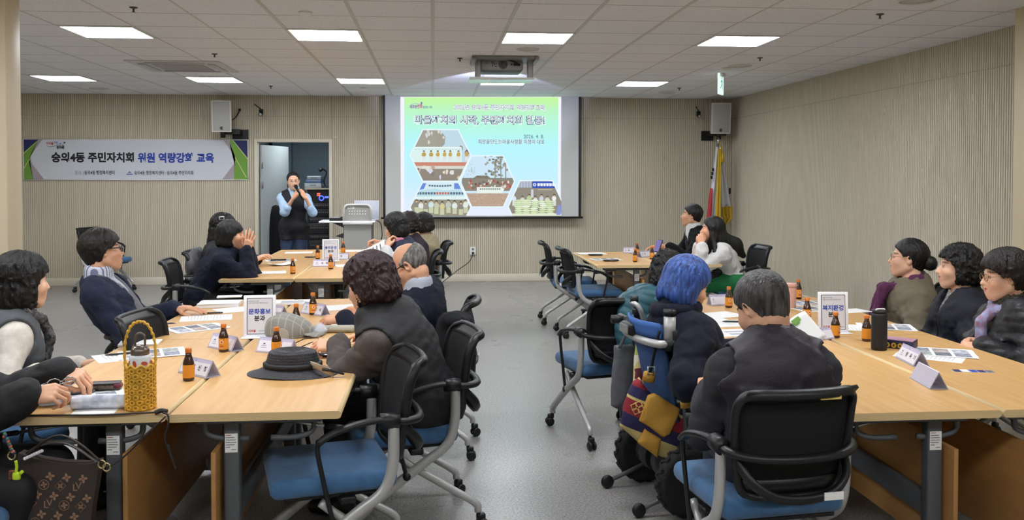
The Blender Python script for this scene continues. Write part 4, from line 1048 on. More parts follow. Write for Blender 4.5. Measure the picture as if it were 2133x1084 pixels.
sdf_obj('tie', f, np.minimum(p.nb, p.mid) - .2, np.maximum(p.nb, p.mid) + .2, .008, cloth('dark tie', '#2a2c35', 'smooth', var=.5, vscale=90), p.root)
p.trousers(M_trk); p.shoes(M_shoe); p.hair(HB, 'short', vol=.014, length=-.085, fringe=.05)
p = Person('person', 'person in a white blouse and green trousers with long black hair, hands at chin', (3.03, 8.66), 80, crown(1484, 450, 8.62), (68, 2, 0), SEAT, 'f',
           wrists=[tuple(aty(1462, 512, 8.50)), tuple(aty(1456, 512, 8.62))], hands=('clasp', 'clasp'), hdir=[(-.15, .35, 1), (-.1, -.3, 1)], hup=[(-.5, -1, 0), (-.5, 1, 0)], elbow=[(-.2, .3, -1), (.2, .3, -1)])
p.garment('blouse', cloth('white blouse', '#cfcdca', 'smooth'), off=.018, arm_off=.03, collar=.02, wrinkle=.013, sleeves=.93, hem=-.05)
p.trousers(cloth('green trousers', '#0f6a38', 'smooth', bump=.3), off=.022); p.shoes(M_shoe)
hs = [p.H(v) for v in (p.nb - p.fd * .085 + p.spn * .03, p.chest - p.fd * .15, p.mid - p.fd * .165 - p.spn * .02, p.shd[0] + p.fd * .05 + p.spn * .05, p.chest - p.rt * .15 + p.fd * .06)]
p.hair(HB, 'long', vol=.014, length=-.52, fringe=.045, extra=[cone((0, -.05, .0), hs[0], .08, .075), cone(hs[0], hs[1], .085, .08), cone(hs[1], hs[2], .075, .03), cone((-.075, -.01, -.05), hs[3], .028, .024), cone(hs[3], hs[4], .022, .01)])

# right near tables ------------------------------------------------
p = Person('person', 'person with short curly dark hair in a teal quilted jacket, seen from behind', (1.25, 5.17), -14, crown(1392, 522, 5.1), (-35, -14, 0), SEAT, 'f', wrists=[(1.28, 5.72, .75), (1.62, 5.55, .76)], build=1.05)
p.garment('jacket', cloth('teal quilted jacket', '#2a5560', 'puffy'), off=.036, puff=.010, band=.055, collar=.05, arm_off=.038, wrinkle=.009, neck=.07)
p.trousers(M_trk); p.shoes(M_shoe); p.hair(HC, 'curly', vol=.016, curl=.008, cfreq=38, length=-.09, fringe=.04, h=.0042)
p = Person('person', 'person with bright blue bobbed hair in a navy coat, sitting in the power wheelchair', (1.33, 4.20), -78, crown(1431, 535, 4.2), (-80, -20, 0), SEAT + .02, 'f', build=1.12,
           wrists=[(1.60, 4.32, .70), tuple(aty(1484, 795, 4.02))], hands=('relax', 'hold'), hdir=[None, (.9, .1, .1)], hup=[None, (0, -.6, .8)], elbow=[(-.5, -.3, -1), (.7, -.6, -1)], sh=.165)
p.garment('coat', cloth('navy wool coat', '#141826', var=.14), off=.030, arm_off=.046, collar=.055, neck=.082, wrinkle=.016, wfreq=7, h=.009)
f = U([cone(p.nb + p.rt * .09 * math.cos(a) + p.fd * (.085 * math.sin(a) + .0) + p.spn * (.045 - .03 * math.sin(a)), p.nb + p.rt * .09 * math.cos(a + .52) + p.fd * (.085 * math.sin(a + .52)) + p.spn * (.045 - .03 * math.sin(a + .52)), .036, .036) for a in np.linspace(0, 2 * math.pi, 13)[:-1]], .02)
sdf_obj('coat_collar', f, p.nb - .2, p.nb + .2, .007, MATS['navy wool coat'], p.root)
p.trousers(M_trk); p.shoes(M_shoe); p.hair(HBl, 'bob', vol=.024, length=-.11, fringe=.03, wide=.008)
p = Person('person', 'grey-haired person in a dark vest over charcoal sleeves, back to the viewer', (1.235, 3.12), -6, crown(1588, 563, 3.14), (26, -30, 0), SEAT, 'm', build=1.0, sh=.162,
           wrists=[(1.10, 3.46, .70), (1.40, 3.44, .80)], hands=('relax', 'hold'), hdir=[None, (-.3, .6, .5)], hup=[None, (.8, .2, .4)], elbow=[(-.35, -.5, -1), (.2, -.5, -1)])
p.garment('sleeves', cloth('charcoal fleece', '#37373b', bump=.5), off=.016, arm_off=.021, wrinkle=.013)
p.garment('vest', cloth('dark aubergine vest', '#2a242e', 'smooth', rough=.5), off=.034, sleeves=0, collar=.058, neck=.062, wrinkle=.009, hem=-.10, seams=((.0, .003, .006), (-.03, -.003, .015)))
p.trousers(cloth('charcoal trousers', '#262a35', 'smooth')); p.shoes(M_shoe); p.hair(HG, 'short', vol=.012, length=-.085, fringe=.04)
p = Person('person', 'person with a hair bun and glasses in a khaki coat and purple scarf', (3.02, 5.50), 82, crown(1893, 495, 5.45), (62, 4, 0), SEAT, 'f',
           wrists=[(2.76, 5.30, .60), (2.76, 5.62, .60)], hands=('relax', 'relax'))
p.garment('coat', cloth('khaki coat', '#6f6654', 'smooth'), off=.034, arm_off=.044, wrinkle=.015, collar=.02, neck=.078)
f = U([cone(p.nb + p.rt * .085 * math.cos(a) - p.fd * (.075 * math.sin(a)) - p.spn * (.0 + .05 * math.sin(a)), p.nb + p.rt * .085 * math.cos(a + .3) - p.fd * (.075 * math.sin(a + .3)) - p.spn * (.05 * math.sin(a + .3)), .032, .032) for a in np.linspace(-.2, math.pi - .1, 10)], .03)
sdf_obj('hood', f, p.nb - .25, p.nb + .2, .008, MATS['khaki coat'], p.root)
p.trousers(M_trk); p.shoes(M_shoe); p.scarf(cloth('purple scarf', '#5d3052'), r=.028, ends=(.34, .28), wrap=.076, out=.045)
p.hair(HB, 'short', vol=.012, length=-.085, fringe=.05, bun=((0, -.128, -.018), (.046, .044, .046))); p.glasses(M_gold, r=.021, rim=.0018, thick=.0018)
p = Person('person', 'person with permed black hair in a navy jacket, watching the screen from the right tables', (3.02, 4.88), 82, crown(1997, 509, 4.86), (70, 2, 0), SEAT, 'f',
           wrists=[(2.76, 4.72, .60), (2.76, 5.0, .60)], hands=('relax', 'relax'))
p.garment('blouse', cloth('dotted blouse', '#2b2b30', 'smooth', var=1.0, vscale=120, col2='#c9c9c9'), off=.002, sleeves=0, wrinkle=0, collar=.03, neck=.062)
p.garment('jacket', cloth('navy zip jacket', '#141823', 'smooth'), off=.028, arm_off=.036, wrinkle=.013, vneck=.05, vdepth=.2, front=.006, neck=.074)
p.trousers(M_trk); p.shoes(M_shoe); p.hair(HC, 'curly', vol=.022, curl=.008, cfreq=34, length=-.085, fringe=.045, h=.0042)
p = Person('person', 'person with glasses in a black padded jacket, hands clasped, at the right edge', (2.98, 4.28), 86, crown(2094, 521, 4.3), (76, -4, 0), SEAT, 'f', build=1.1,
           wrists=[tuple(aty(2056, 727, 4.18)), tuple(aty(2040, 712, 4.36))], hands=('clasp', 'clasp'), hdir=[(-1, .28, .05), (-1, -.22, .05)], hup=[(0, -.55, .9), (0, .6, .9)], elbow=[(-.5, -.2, -1), (.5, -.2, -1)])
p.garment('shirt', cloth('yellow check shirt', '#b6a468', 'smooth', var=.9, vscale=70, col2='#3c3a30'), off=.006, sleeves=0, collar=.05, neck=.064, wrinkle=0)
p.garment('jacket', cloth('black padded jacket', '#16171a', 'puffy'), off=.032, arm_off=.042, puff=.006, band=.06, wrinkle=.013, vneck=.06, front=.015, vdepth=.28, neck=.082)
p.trousers(M_trk); p.shoes(M_shoe); p.scarf(cloth('pink print scarf', '#bf8fa6', 'smooth', var=.35, vscale=40, col2='#8fa0c8'), r=.026, ends=(.24,), wrap=.07, out=.03)
p.hair(HD, 'short', vol=.028, wavy=.005, length=-.085, fringe=.04); p.glasses(M_gold, r=.021, rim=.002, thick=.002)
# ------------------------------------------------------------------ back wall: banner, screen, speakers, flags, rack, lectern
def XZ(px, py, y): q = aty(px, py, y); return (q[0], q[2])
def sheet(y): return Matrix(((1, 0, 0, 0), (0, 0, 1, y), (0, 1, 0, 0), (0, 0, 0, 1)))     # X right, Y up on the plane y; larger z goes away from the viewer
M_white = mat('white paper', '#ececea', 0.7); M_ink = mat('black ink', '#1c1c22', .7); M_navy = mat('navy ink', '#27305f', .7); M_blueink = mat('royal blue ink', '#2a47a6', .7)
M_ban = mat('pale banner cloth', '#cfd4dd', .7); M_green = mat('leaf green ink', '#6f9e3f', .7); M_mauve = mat('mauve grey ink', '#a69ca2', .7); M_gold2 = mat('pale gold ink', '#c9cf8c', .6); M_red = mat('red ink', '#b5493a', .7); M_greyink = mat('grey ink', '#6b6d75', .7)
BY = WY - .012
t = thing('banner', 'long white cloth banner with green and navy corners and Korean lettering on the back wall', 'banner', (0, 0, 0))
x0, z1 = XZ(48, 290, BY); x1, z0 = XZ(517, 375, BY)
def bx(px, py): return XZ(px, py, BY)
b = MB(); b.box(((x0 + x1) / 2, BY + .004, (z0 + z1) / 2), (x1 - x0, .008, z1 - z0), 0)
Mb = sheet(BY); e = -.0012
def P2(l, k, m): b.poly([bx(*p) for p in l], e * k, m, Mb)
P2([(49, 291), (80, 291), (49, 318)], 1, 1); P2([(80, 291), (49, 318), (49, 374), (69, 374), (62, 330), (70, 314)], 1, 2); P2([(80, 291), (88, 291), (63, 326), (67, 342), (92, 374), (69, 374), (60, 335), (64, 322)], 1, 3)
P2([(515, 291), (484, 291), (516, 332)], 1, 1); P2([(478, 291), (484, 291), (516, 332), (516, 374), (487, 374), (489, 330)], 1, 2); P2([(465, 291), (476, 291), (490, 327), (489, 345), (486, 374), (463, 374), (487, 342), (490, 328)], 1, 3)
for l in ([(49, 319), (80, 292), (81, 292), (49, 321)], [(484, 292), (485.5, 292), (516, 330), (516, 333)], [(489, 328), (490.5, 328), (514, 370), (512, 370)], [(62, 330), (63, 331), (50, 352), (49, 350)]): P2(l, 2, 4)
def btext(s, pxa, pxb, py, hpx, m, bold=.02, k=2):
    xa, zc = bx(pxa, py); xb = bx(pxb, py)[0]; h = hpx * BY / FPX
    b.text(s, h, (xa + xb) / 2, zc, e * k, m, Mb, bold, width=xb - xa)
btext('숭의4동 주민자치회', 108, 280, 329.5, 21, 5, .04); btext('위원 역량강화 교육', 287, 446, 330.5, 21, 6, .04)
btext('장소 |', 156, 174, 360.5, 9, 7, .0); btext('숭의4동 행정복지센터', 176, 239, 360.5, 9, 5, .02); btext('숭의4동 행정복지센터 · 숭의4동 주민자치회', 280, 403, 361, 9, 5, .015)
P2([(263, 364), (277, 364), (276, 362.5), (264, 362.5)], 2, 6); P2([(266, 361.5), (270, 357), (274, 361.5), (270, 359.5)], 2, 1)
btext('미추홀', 97, 111, 299.3, 6, 8, .03); btext('의 중심', 112.5, 121, 297.5, 5, 6, .02); P2([(123, 299), (128, 298), (128, 299.3), (123, 300)], 2, 6); b.disc(*bx(134.5, 297.5), .012, None, e * 2, 1, Mb); btext('숭의4동', 118, 134, 307.3, 8, 5, .05)
P2([(96, 303), (104, 306), (114, 304), (121, 301.5), (133, 300.5), (133, 301), (121, 302.3), (114, 305), (104, 307), (96, 303.6)], 2, 7)
b.build('banner_cloth', [M_ban, M_navy, M_green, M_mauve, M_gold2, M_ink, M_blueink, M_greyink, M_red], t)
fr = MB()
for (a, c) in (((x0, z1), (x1, z1)), ((x0, z0), (x1, z0)), ((x0, z0), (x0, z1)), ((x1, z0), (x1, z1))): fr.tube([(a[0], BY, a[1]), (c[0], BY, c[1])], .007, 4)
fr.build('hem', M_white, t)

# projection screen and slide
SY = 13.10
t = thing('projection_screen', 'pull-down projection screen showing the Korean title slide with hexagon pictures', 'projector screen')
sx0, sz1 = XZ(799, 196, SY); sx1, sz0 = XZ(1208, 452, SY); sz1 = CEIL
MB().box(((sx0 + sx1) / 2, SY + .004, (sz0 + sz1) / 2), (sx1 - sx0, .006, sz1 - sz0)).build('screen_fabric', mat('matte screen white', '#c6c8c6', .8), t)
b = MB()
for x in (sx0 + .004, sx1 - .004): b.box((x, SY - .001, (sz0 + sz1) / 2), (.036, .006, sz1 - sz0))
b.build('black_border', M_blk, t)
b = MB(); b.box(((sx0 + sx1) / 2, SY, sz0 - .008), (sx1 - sx0 + .09, .03, .03), 0, bev=.008); b.build('bottom_bar', M_blk, t)
# the slide: light thrown on the fabric
mg = bpy.data.materials.new('projected slide ground'); mg.use_nodes = True; nt = mg.node_tree; N = nt.nodes; L = nt.links; N.remove(N['Principled BSDF'])
tc = N.new('ShaderNodeTexCoord'); sp = N.new('ShaderNodeSeparateXYZ'); L.new(tc.outputs['Object'], sp.inputs[0]); mr = N.new('ShaderNodeMapRange')
mr.inputs[1].default_value = 1.0; mr.inputs[2].default_value = 2.75; L.new(sp.outputs[2], mr.inputs[0]); cr = N.new('ShaderNodeValToRGB'); L.new(mr.outputs[0], cr.inputs[0])
el = cr.color_ramp.elements; el[0].position = 0; el[0].color = lin('#e6e8ff'); el[1].position = 1; el[1].color = lin('#c0f59a')
for p_, c_ in ((.3, '#c4ecff'), (.6, '#b4f3fb'), (.78, '#b4f4dc'), (.9, '#baf2c0')): q = el.new(p_); q.color = lin(c_)
em = N.new('ShaderNodeEmission'); L.new(cr.outputs[0], em.inputs[0]); em.inputs[1].default_value = 1.05; L.new(em.outputs[0], N['Material Output'].inputs[0])
GL = {}
smats = [mg]
def g_(c, s=1.0):
    if c not in GL: GL[c] = len(smats); smats.append(glow('slide light ' + c, c, s))
    return GL[c]
b = MB(); Ms = sheet(SY)
def sp_(px, py): return XZ(px, py, SY)
e = -.0011
def SP(l, k, c): b.poly([sp_(*p) for p in l], e * k, c if isinstance(c, int) else g_(c), Ms)
SP([(834, 202), (1169, 202), (1168, 449.5), (835, 449.5)], 1, '#f4f6ff'); SP([(842, 203), (1163, 203), (1162, 449), (842, 449)], 2, 0)
def stext(s, pa, pb, py, h, c, bold, k):
    xa, zc = sp_(pa, py); xb = sp_(pb, py)[0]; b.text(s, h * SY / FPX, (xa + xb) / 2, zc, e * k, g_(c), Ms, bold, width=xb - xa)
def halo(s, pa, pb, py, h, fill, edge, w):
    stext(s, pa, pb, py, h, edge, w, 4); stext(s, pa + .6, pb - .6, py - .4, h, fill, .0, 5)
stext('2026년 숭의4동 주민자치회 역량강화교육', 945, 1136, 224.5, 13, '#eafff0', .09, 3); halo('2026년 숭의4동 주민자치회 역량강화교육', 946, 1135, 223.5, 12.5, '#f2f0ff', '#7f7aa8', .035)
stext('마을자치의 시작, 주민자치회 활동!', 862, 1137, 251.5, 20, '#e8fff8', .1, 3); halo('마을자치의 시작, 주민자치회 활동!', 864, 1135, 250.5, 19, '#f8f4ff', '#4b6f86', .055)
stext('2026. 4. 8.', 1091, 1133, 285, 11, '#4b6a80', .0, 3); stext('희망을만드는마을사람들 이정미 대표', 996, 1134, 296, 11, '#eafcff', .06, 3); stext('희망을만드는마을사람들 이정미 대표', 996, 1134, 296, 11, '#3f5a80', .005, 4)
stext('새로운', 853, 869, 223, 8, '#8a4fb0', .03, 3); stext('변화', 869, 880, 222.5, 9, '#c44f9a', .03, 3); stext('함께하는 미래', 881, 900, 224, 6, '#4f7fa0', .02, 3); b.disc(*sp_(878, 215), .012, .02, e * 3, g_('#7a6fc0'), Ms)
SP([(854, 219), (866, 215), (878, 218), (878, 218.6), (866, 215.8), (854, 219.6)], 3, '#a07ad0')
def clip(poly, hexa):
    out = poly
    for i in range(len(hexa)):
        a, c = hexa[i], hexa[(i + 1) % len(hexa)]; inp, out = out, []
        sd = lambda p: (c[0] - a[0]) * (p[1] - a[1]) - (c[1] - a[1]) * (p[0] - a[0])
        for j in range(len(inp)):
            p, q = inp[j], inp[(j + 1) % len(inp)]; dp, dq = sd(p), sd(q)
            if dp >= 0: out.append(p)
            if (dp >= 0) != (dq >= 0): tt = dp / (dp - dq); out.append((p[0] + (q[0] - p[0]) * tt, p[1] + (q[1] - p[1]) * tt))
        if len(out) < 3: return None
    return out
def hexa(cx, cy, rx, ry): return [(cx - rx, cy), (cx - rx * .58, cy - ry), (cx + rx * .58, cy - ry), (cx + rx, cy), (cx + rx * .58, cy + ry), (cx - rx * .58, cy + ry)]
frame_px = [(834, 200), (1169, 200), (1169, 449.5), (834, 449.5)]
def pic(cx, cy, rx, ry, draw):
    o = clip(hexa(cx, cy, rx + 3, ry + 2.6), frame_px); SP(o, 3, '#eaf8ff')
    H = clip(hexa(cx, cy, rx, ry), frame_px); k = [4]
    def add(poly, c):
        q = clip(poly, H)
        if q: SP(q, k[0], c); k[0] += .25
    draw(add)
R4 = lambda x0, y0, x1, y1: [(x0, y0), (x1, y0), (x1, y1), (x0, y1)]
def blob(x, y, rx, ry, n=9, j=.25): return [(x + rx * math.cos(2 * math.pi * i / n) * (1 + random.uniform(-j, j)), y + ry * math.sin(2 * math.pi * i / n) * (1 + random.uniform(-j, j))) for i in range(n)]
def fig(add, x, y, h, top, skin='#cdb79a', legs='#e2e6e6'):
    add(blob(x, y + h * .2, h * .17, h * .2, 7, .15), top); add(blob(x, y - h * .05, h * .09, h * .1, 6, .1), '#4d4438'); add(blob(x, y, h * .07, h * .07, 6, .1), skin); add(R4(x - h * .13, y + h * .35, x + h * .13, y + h * .7), legs)
random.seed(5)
def pic1(add):
    add(R4(840, 265, 990, 390), '#c3dcea'); add(blob(890, 285, 36, 30, 14, .2), '#a4a195'); add(R4(850, 275, 905, 312), '#a7a498')
    for i in range(9): add(blob(random.uniform(885, 925), random.uniform(272, 305), 2.5, 4, 6, .4), '#d6d9d6')
    for i in range(8): add(blob(968 + random.uniform(-8, 14), 310 + random.uniform(-6, 8), 5, 5, 7, .4), '#8f8c7c')
    add(R4(855, 307, 962, 345), '#ddf3f0'); add(R4(858, 306, 960, 307.4), '#f4ffff')
    for i in range(14): add(R4(864 + i * 7, 311.5, 868 + i * 7, 312.3), '#a9bcc0')
    add(R4(850, 338, 985, 346), '#cf8d78')
    for x in (883, 898, 912, 926, 938, 955, 972): fig(add, x, 317, 26, random.choice(['#c9a85e', '#bfa25a', '#b79c66']))
    add(R4(850, 346, 985, 352), '#d9dbd2'); add(R4(850, 352, 985, 380), '#948c80')
    for i in range(26): add(blob(random.uniform(860, 975), random.uniform(349, 372), random.uniform(2, 5), random.uniform(2.5, 6), 7, .3), random.choice(['#e3e6dd', '#d8d6c6', '#8b8378', '#7c756d', '#c9a796', '#d5dcf0']))
def pic2(add):
    add(R4(960, 320, 1075, 440), '#cfe9fb')
    for i in range(46):
        x, y = random.uniform(962, 990), random.uniform(336, 382); add([(x, y), (x + random.uniform(-5, 5), y - random.uniform(3, 9)), (x + .9, y)], '#a8aca6')
    for i in range(60): add(blob(random.gauss(1036, 12), random.uniform(322, 368), 3, 2.6, 6, .4), random.choice(['#93968a', '#a7aa9e', '#7f8277']))
    for x in (1030, 1042, 1052): add(R4(x, 335, x + 2, 385), '#8d8c7f')
    add(R4(962, 371, 1075, 398), '#8f8b7e'); add([(985, 372), (993, 366), (1015, 366), (1022, 372)], '#827d70')
    for i in range(60): add(blob(random.uniform(968, 1066), random.uniform(376, 394), 2.2, 3, 6, .3), random.choice(['#b06058', '#c47a6c', '#d8cdb8', '#8a4f4a', '#e0ddd0', '#7b7570']))
    add([(993, 390), (1045, 390), (1050, 394), (1045, 403), (993, 403)], '#e9f3ee')
    for i in range(10): add(R4(999 + i * 4.4, 392.6, 1002 + i * 4.4, 395), '#56705f')
    add(R4(965, 403, 1072, 440), '#bda592')
    for i in range(50): add(blob(random.uniform(972, 1062), random.uniform(404, 430), 2, .8, 5, .4), random.choice(['#d0b9a3', '#a98f7c', '#c9ad90']))
def pic3(add):
    add(R4(850, 380, 985, 460), '#d7eef4'); add([(870, 382), (888, 382), (883, 394), (872, 396)], '#6f8fe0'); add([(946, 382), (958, 382), (962, 394), (946, 394)], '#6f8fe0')
    for i in range(9): add(R4(893 + i * 5.4, 385 - (i - 4) ** 2 * .06 + 1, 897 + i * 5.4, 388.5 - (i - 4) ** 2 * .06 + 1), '#5f7488')
    add([(866, 398), (905, 393), (925, 397), (965, 394), (975, 408), (860, 410)], '#bfe0ea')
    for i in range(17): add(R4(868 + i * 5.8, 400.5, 872.4 + i * 5.8, 405.5), '#c0746c' if 6 < i < 12 else '#5f7484')
    add(R4(855, 410, 980, 414), '#e6f6f4'); add(R4(850, 416, 985, 452), '#9a9584')
    for i, x in enumerate((868, 877, 887, 898, 909, 921, 934, 947, 960, 970)): fig(add, x, 420 + (i % 3) * 2, 34, ['#8f8b86', '#e6ede8', '#a09a8e', '#cfe6e6', '#c9c9b0', '#d8cf96', '#bfcac2', '#e4ece8'][i % 8], legs='#c9cfae')
def pic4(add):
    add(R4(1050, 374, 1175, 460), '#958f83'); add(R4(1060, 376, 1108, 391), '#b7c2d4')
    for i in range(7): add(R4(1071 + i * 6, 376, 1072 + i * 6, 391), '#8e97aa')
    add(R4(1109, 378, 1172, 392), '#3d57b8'); b_ = blob(1113.5, 385, 3.6, 3.6, 10, 0); add(b_, '#dfe8ff'); add(blob(1113.5, 385, 1.6, 1.6, 8, 0), '#3d57b8')
    for i in range(7): add(R4(1119.5 + i * 6.2, 382, 1124 + i * 6.2, 388), '#eef3ff')
    add(R4(1106, 395, 1111, 412), '#cfd6e0'); add(R4(1120, 395, 1150, 396), '#d8d2a6')
    for i, x in enumerate((1071, 1088, 1102, 1115, 1128, 1140, 1154)): fig(add, x, 408 + (i % 2) * 4, 30, ['#dfe8ff', '#d9e0d6', '#bcd4a0', '#e8ecec', '#cfd8d8', '#d8dcc8', '#eef0ee'][i], legs='#d8e0d8')
    for x in (1080, 1095, 1113, 1130, 1145):
        for r in range(7): add(blob(x + random.uniform(-2, 2), 418 + r * 4.2 + (x % 3), 9, 2.1, 10, .08), random.choice(['#dcebc4', '#e9f2dc', '#cfe3b4'])); add(R4(x - 8, 420 + r * 4.2 + (x % 3), x + 8, 420.6 + r * 4.2 + (x % 3)), '#8f9c7c')
    add(R4(1060, 445, 1168, 452), '#e6ecd0'); add([(1162, 425), (1168, 430), (1168, 448), (1158, 448)], '#8c9ad8')
pic(917.5, 324, 62, 52.5, pic1); pic(1015, 378, 55, 52, pic2); pic(917.5, 432, 62, 52, pic3); pic(1117, 431, 57, 53, pic4)
stext('숭의4동주민자치센터', 1119, 1165, 385, 6, '#eef3ff', .01, 9)
b.build('projected_slide', smats, t)

# wall speakers on brackets
M_spk = mat('off-white speaker cabinet', '#d2d1cb', .5); M_gril = mat('light grey speaker grille', '#b9b9b5', .7, bump=.5, bscale=400)
def wall_speaker(pxa, pya, pxb, pyb, y, yaw, label, plate, side):
    xa, za = XZ(pxa, pya, y); xb, zb = XZ(pxb, pyb, y); w, h = xb - xa, za - zb
    t = thing('wall_speaker', label, 'loudspeaker', ((xa + xb) / 2, y, (za + zb) / 2), math.radians(yaw))
    b = MB(); Mt = RX(math.radians(7)); pr = [(-w / 2, -.11), (w / 2, -.11), (w * .36, .13), (-w * .36, .13)]; b.prism(pr, -h / 2, h / 2, 0, Mt); b.build('cabinet', M_spk, t)
    b = MB(); b.box((0, -.113, .0), (w * .84, .008, h * .93), 0, M=Mt, bev=.006); b.build('grille', M_gril, t)
    b = MB(); b.tube([tuple(Mt @ Vector((.018 * math.cos(a), -.119, -h * .38 + .018 * math.sin(a)))) for a in np.linspace(.4, 5.9, 14)], .005, 5); b.disc(0, -h * .38, .009, None, .12, 0, Mt @ Matrix(((1, 0, 0, 0), (0, 0, -1, 0), (0, 1, 0, 0), (0, 0, 0, 1)))); b.build('badge', M_blk, t)
    b = MB(); px0, pz0 = XZ(*plate[0], WY - .03); px1, pz1 = XZ(*plate[1], WY - .03)
    inv = (Matrix.Translation(t.location) @ RZ(t.rotation_euler.z)).inverted()
    b.box(((px0 + px1) / 2, WY - .015, (pz0 + pz1) / 2), (px1 - px0, .03, pz0 - pz1), 0, M=inv)
    b.box(((px0 + px1) / 2 - side * .1, WY - .12, (pz0 + pz1) / 2 + .03), (.26, .22, .07), 0, M=inv); b.tube([((xa + xb) / 2, y + .02, zb + .03), ((xa + xb) / 2, y + .02, zb - .09)], .035, 8, M=inv)
    b.build('wall_bracket', M_blk, t); return t
sp1 = wall_speaker(443, 209, 484, 274, 12.95, 4, 'off-white wall speaker above the banner, left of the door', ((485, 270), (517, 290)), 1)
wall_speaker(1479, 214, 1518, 278, 12.92, -5, 'off-white wall speaker in the right corner above the flags', ((1462, 273), (1486, 293)), -1)
b = MB(); b.tube(bez([XZ(482, 246, 1)[0:1] and (aty(484, 250, 13.1)), aty(492, 243, 13.2), aty(499, 229, 13.24)], 6), .008, 6); b.tube([aty(499, 229, 13.24), aty(499, 229, 13.2)], .02, 8)
b.build('speaker_cable', M_blk, None, label='short black cable from the left wall speaker to the wall', cat='cable')
def camera_(px, py, label, arm):
    c = aty(px, py, 13.1); t = thing('security_camera', label, 'camera', tuple(c))
    b = MB(); b.tube(bez([(arm, .13, .11), (arm * .5, .06, .07), (0, 0, .03)], 5), .008, 6); b.lathe([(.001, .03), (.03, .03), (.035, .0), (.02, -.015), (.001, -.015)], 12); b.build('arm', M_blk, t)
    b = MB(); b.tube([(.0, .03, -.02), (.0, -.06, -.05)], .03, 12); b.build('camera_body', M_blk, t); b = MB(); b.tube([(.0, -.055, -.048), (.0, -.067, -.052)], .022, 12); b.build('lens', mat('pale lens ring', '#c9cbd0', .2, .4), t)
camera_(544, 232, 'small black camera on an arm beside the left wall speaker', -.12); camera_(1455, 236, 'small black camera on the wall beside the right speaker', 0)
for (px, py) in ((533, 280), (699, 286)):
    b = MB(); b.lathe([(.001, 0), (.012, 0), (.012, .006), (.001, .008)], 10, M=T(*aty(px, py, WY - .001)) @ RX(math.pi / 2)); b.build('wall_stud', M_white, None, label='tiny white stud on the wall by the doorway, %s' % ('above its left frame' if px < 600 else 'right of its frame'), cat='stud')
# wall socket with a cable
c = aty(985, 523, WY - .01); t = thing('wall_socket', 'white wall socket with a plug below the screen', 'socket', tuple(c))
MB().box((0, -.008, 0), (.085, .018, .12), 0, bev=.006).build('cover_plate', M_white, t); b = MB()
for z in (-.028, .028): b.tube([(0, -.018, z), (0, -.02, z)], .02, 12)
b.build('outlet', mat('socket grey', '#8d8f92', .5), t)
b = MB(); b.tube([(0, -.02, -.028), (0, -.055, -.03)], .016, 8); b.build('plug', M_blk, t)
b = MB(); pts = [aty(985, 527, 13.18), aty(978, 545, 13.1), aty(955, 562, 13.0), aty(935, 578, 12.6)]; q = atz(918, 590, .006); b.tube(bez(pts + [q, atz(905, 592, .006)], 6), .006, 5)
b.build('power_cable', M_blk, None, label='thin black power cable hanging from the wall socket to the floor', cat='cable')

# flags in the corner
def flag(name, x, y, ztop, label, fabric):
    t = thing(name, label, 'flag', (x, y, 0))
    b = MB(); b.tube([(0, 0, .02), (0, 0, ztop)], .014, 10); b.lathe([(.001, ztop + .1), (.018, ztop + .06), (.02, ztop + .03), (.008, ztop), (.001, ztop)], 10); b.build('flag_pole', mat('steel pole', '#c9c9c6', .25, .9), t)
    b = MB(); b.lathe([(.16, 0), (.16, .015), (.03, .05), (.02, .07)], 20); b.build('flag_base', MATS['steel pole'], t)
    fabric(t); return t
M_fw = mat('white flag satin', '#dcdde0', .45); M_fr = mat('red flag satin', '#c03038', .45); M_fy = mat('gold fringe', '#d1ad2c', .6, bump=.4, bscale=300); M_fk = mat('black flag print', '#222228', .5)
def drape(b, pts_top, pts_bot, m, amp=.03, folds=3, n=22, nv=14, ph=0):
    a0, a1 = Vector(pts_top[0]), Vector(pts_top[1]); c0, c1 = Vector(pts_bot[0]), Vector(pts_bot[1])
    def fn(u, v):
        p = (a0.lerp(a1, u)).lerp(c0.lerp(c1, u), v); return (p.x, p.y + amp * math.sin(u * folds * 2 * math.pi + ph + v) * (.3 + .7 * v), p.z)
    b.grid(fn, n, nv, m, thick=.004)
FY = 12.75; fx, fz = XZ(1496, 300, FY)
def fabric1(t):
    o = Vector((t.location.x, 0, 0)); L_ = lambda px, py: (XZ(px, py, FY)[0] - o.x, 0, XZ(px, py, FY)[1])
    b = MB(); drape(b, (L_(1491, 306), L_(1500, 306)), (L_(1470, 480), L_(1498, 480)), 0, .03, 2)
    drape(b, ((L_(1477, 394)[0], -.045, L_(0, 394)[2]), (L_(1482, 394)[0], -.05, L_(0, 394)[2])), ((L_(1468, 480)[0], -.045, L_(0, 480)[2]), (L_(1479, 480)[0], -.05, L_(0, 480)[2])), 1, .012, 1)
    for (px, py) in ((1483, 354), (1481.5, 362), (1480, 370)): p = L_(px, py); b.box((p[0], -.05, p[2]), (.03, .01, .045), 2, M=None)
    b.build('flag_cloth', [M_fw, M_fr, M_fk], t)
    b = MB(); drape(b, ((L_(1493, 306)[0], -.05, L_(0, 306)[2]), (L_(1500, 306)[0], -.05, L_(0, 306)[2])), ((L_(1487, 470)[0], -.06, L_(0, 470)[2]), (L_(1499, 470)[0], -.06, L_(0, 470)[2])), 0, .012, 2); b.build('gold_fringe', M_fy, t)
    b = MB(); p = L_(1499, 296); b.tube(bez([p, (p[0] + .02, -.03, p[2] - .1), (p[0] + .03, -.06, p[2] - .18)], 4), .008, 6); b.tube([(p[0] + .03, -.06, p[2] - .16), (p[0] + .03, -.06, p[2] - .3)], [.012, .028], 8); b.build('tassel', M_fy, t)
flag('national_flag', fx, FY, fz, 'white and red flag with gold fringe furled on a pole in the corner', fabric1)
FY2 = 12.9; fx2, fz2 = XZ(1502, 312, FY2)
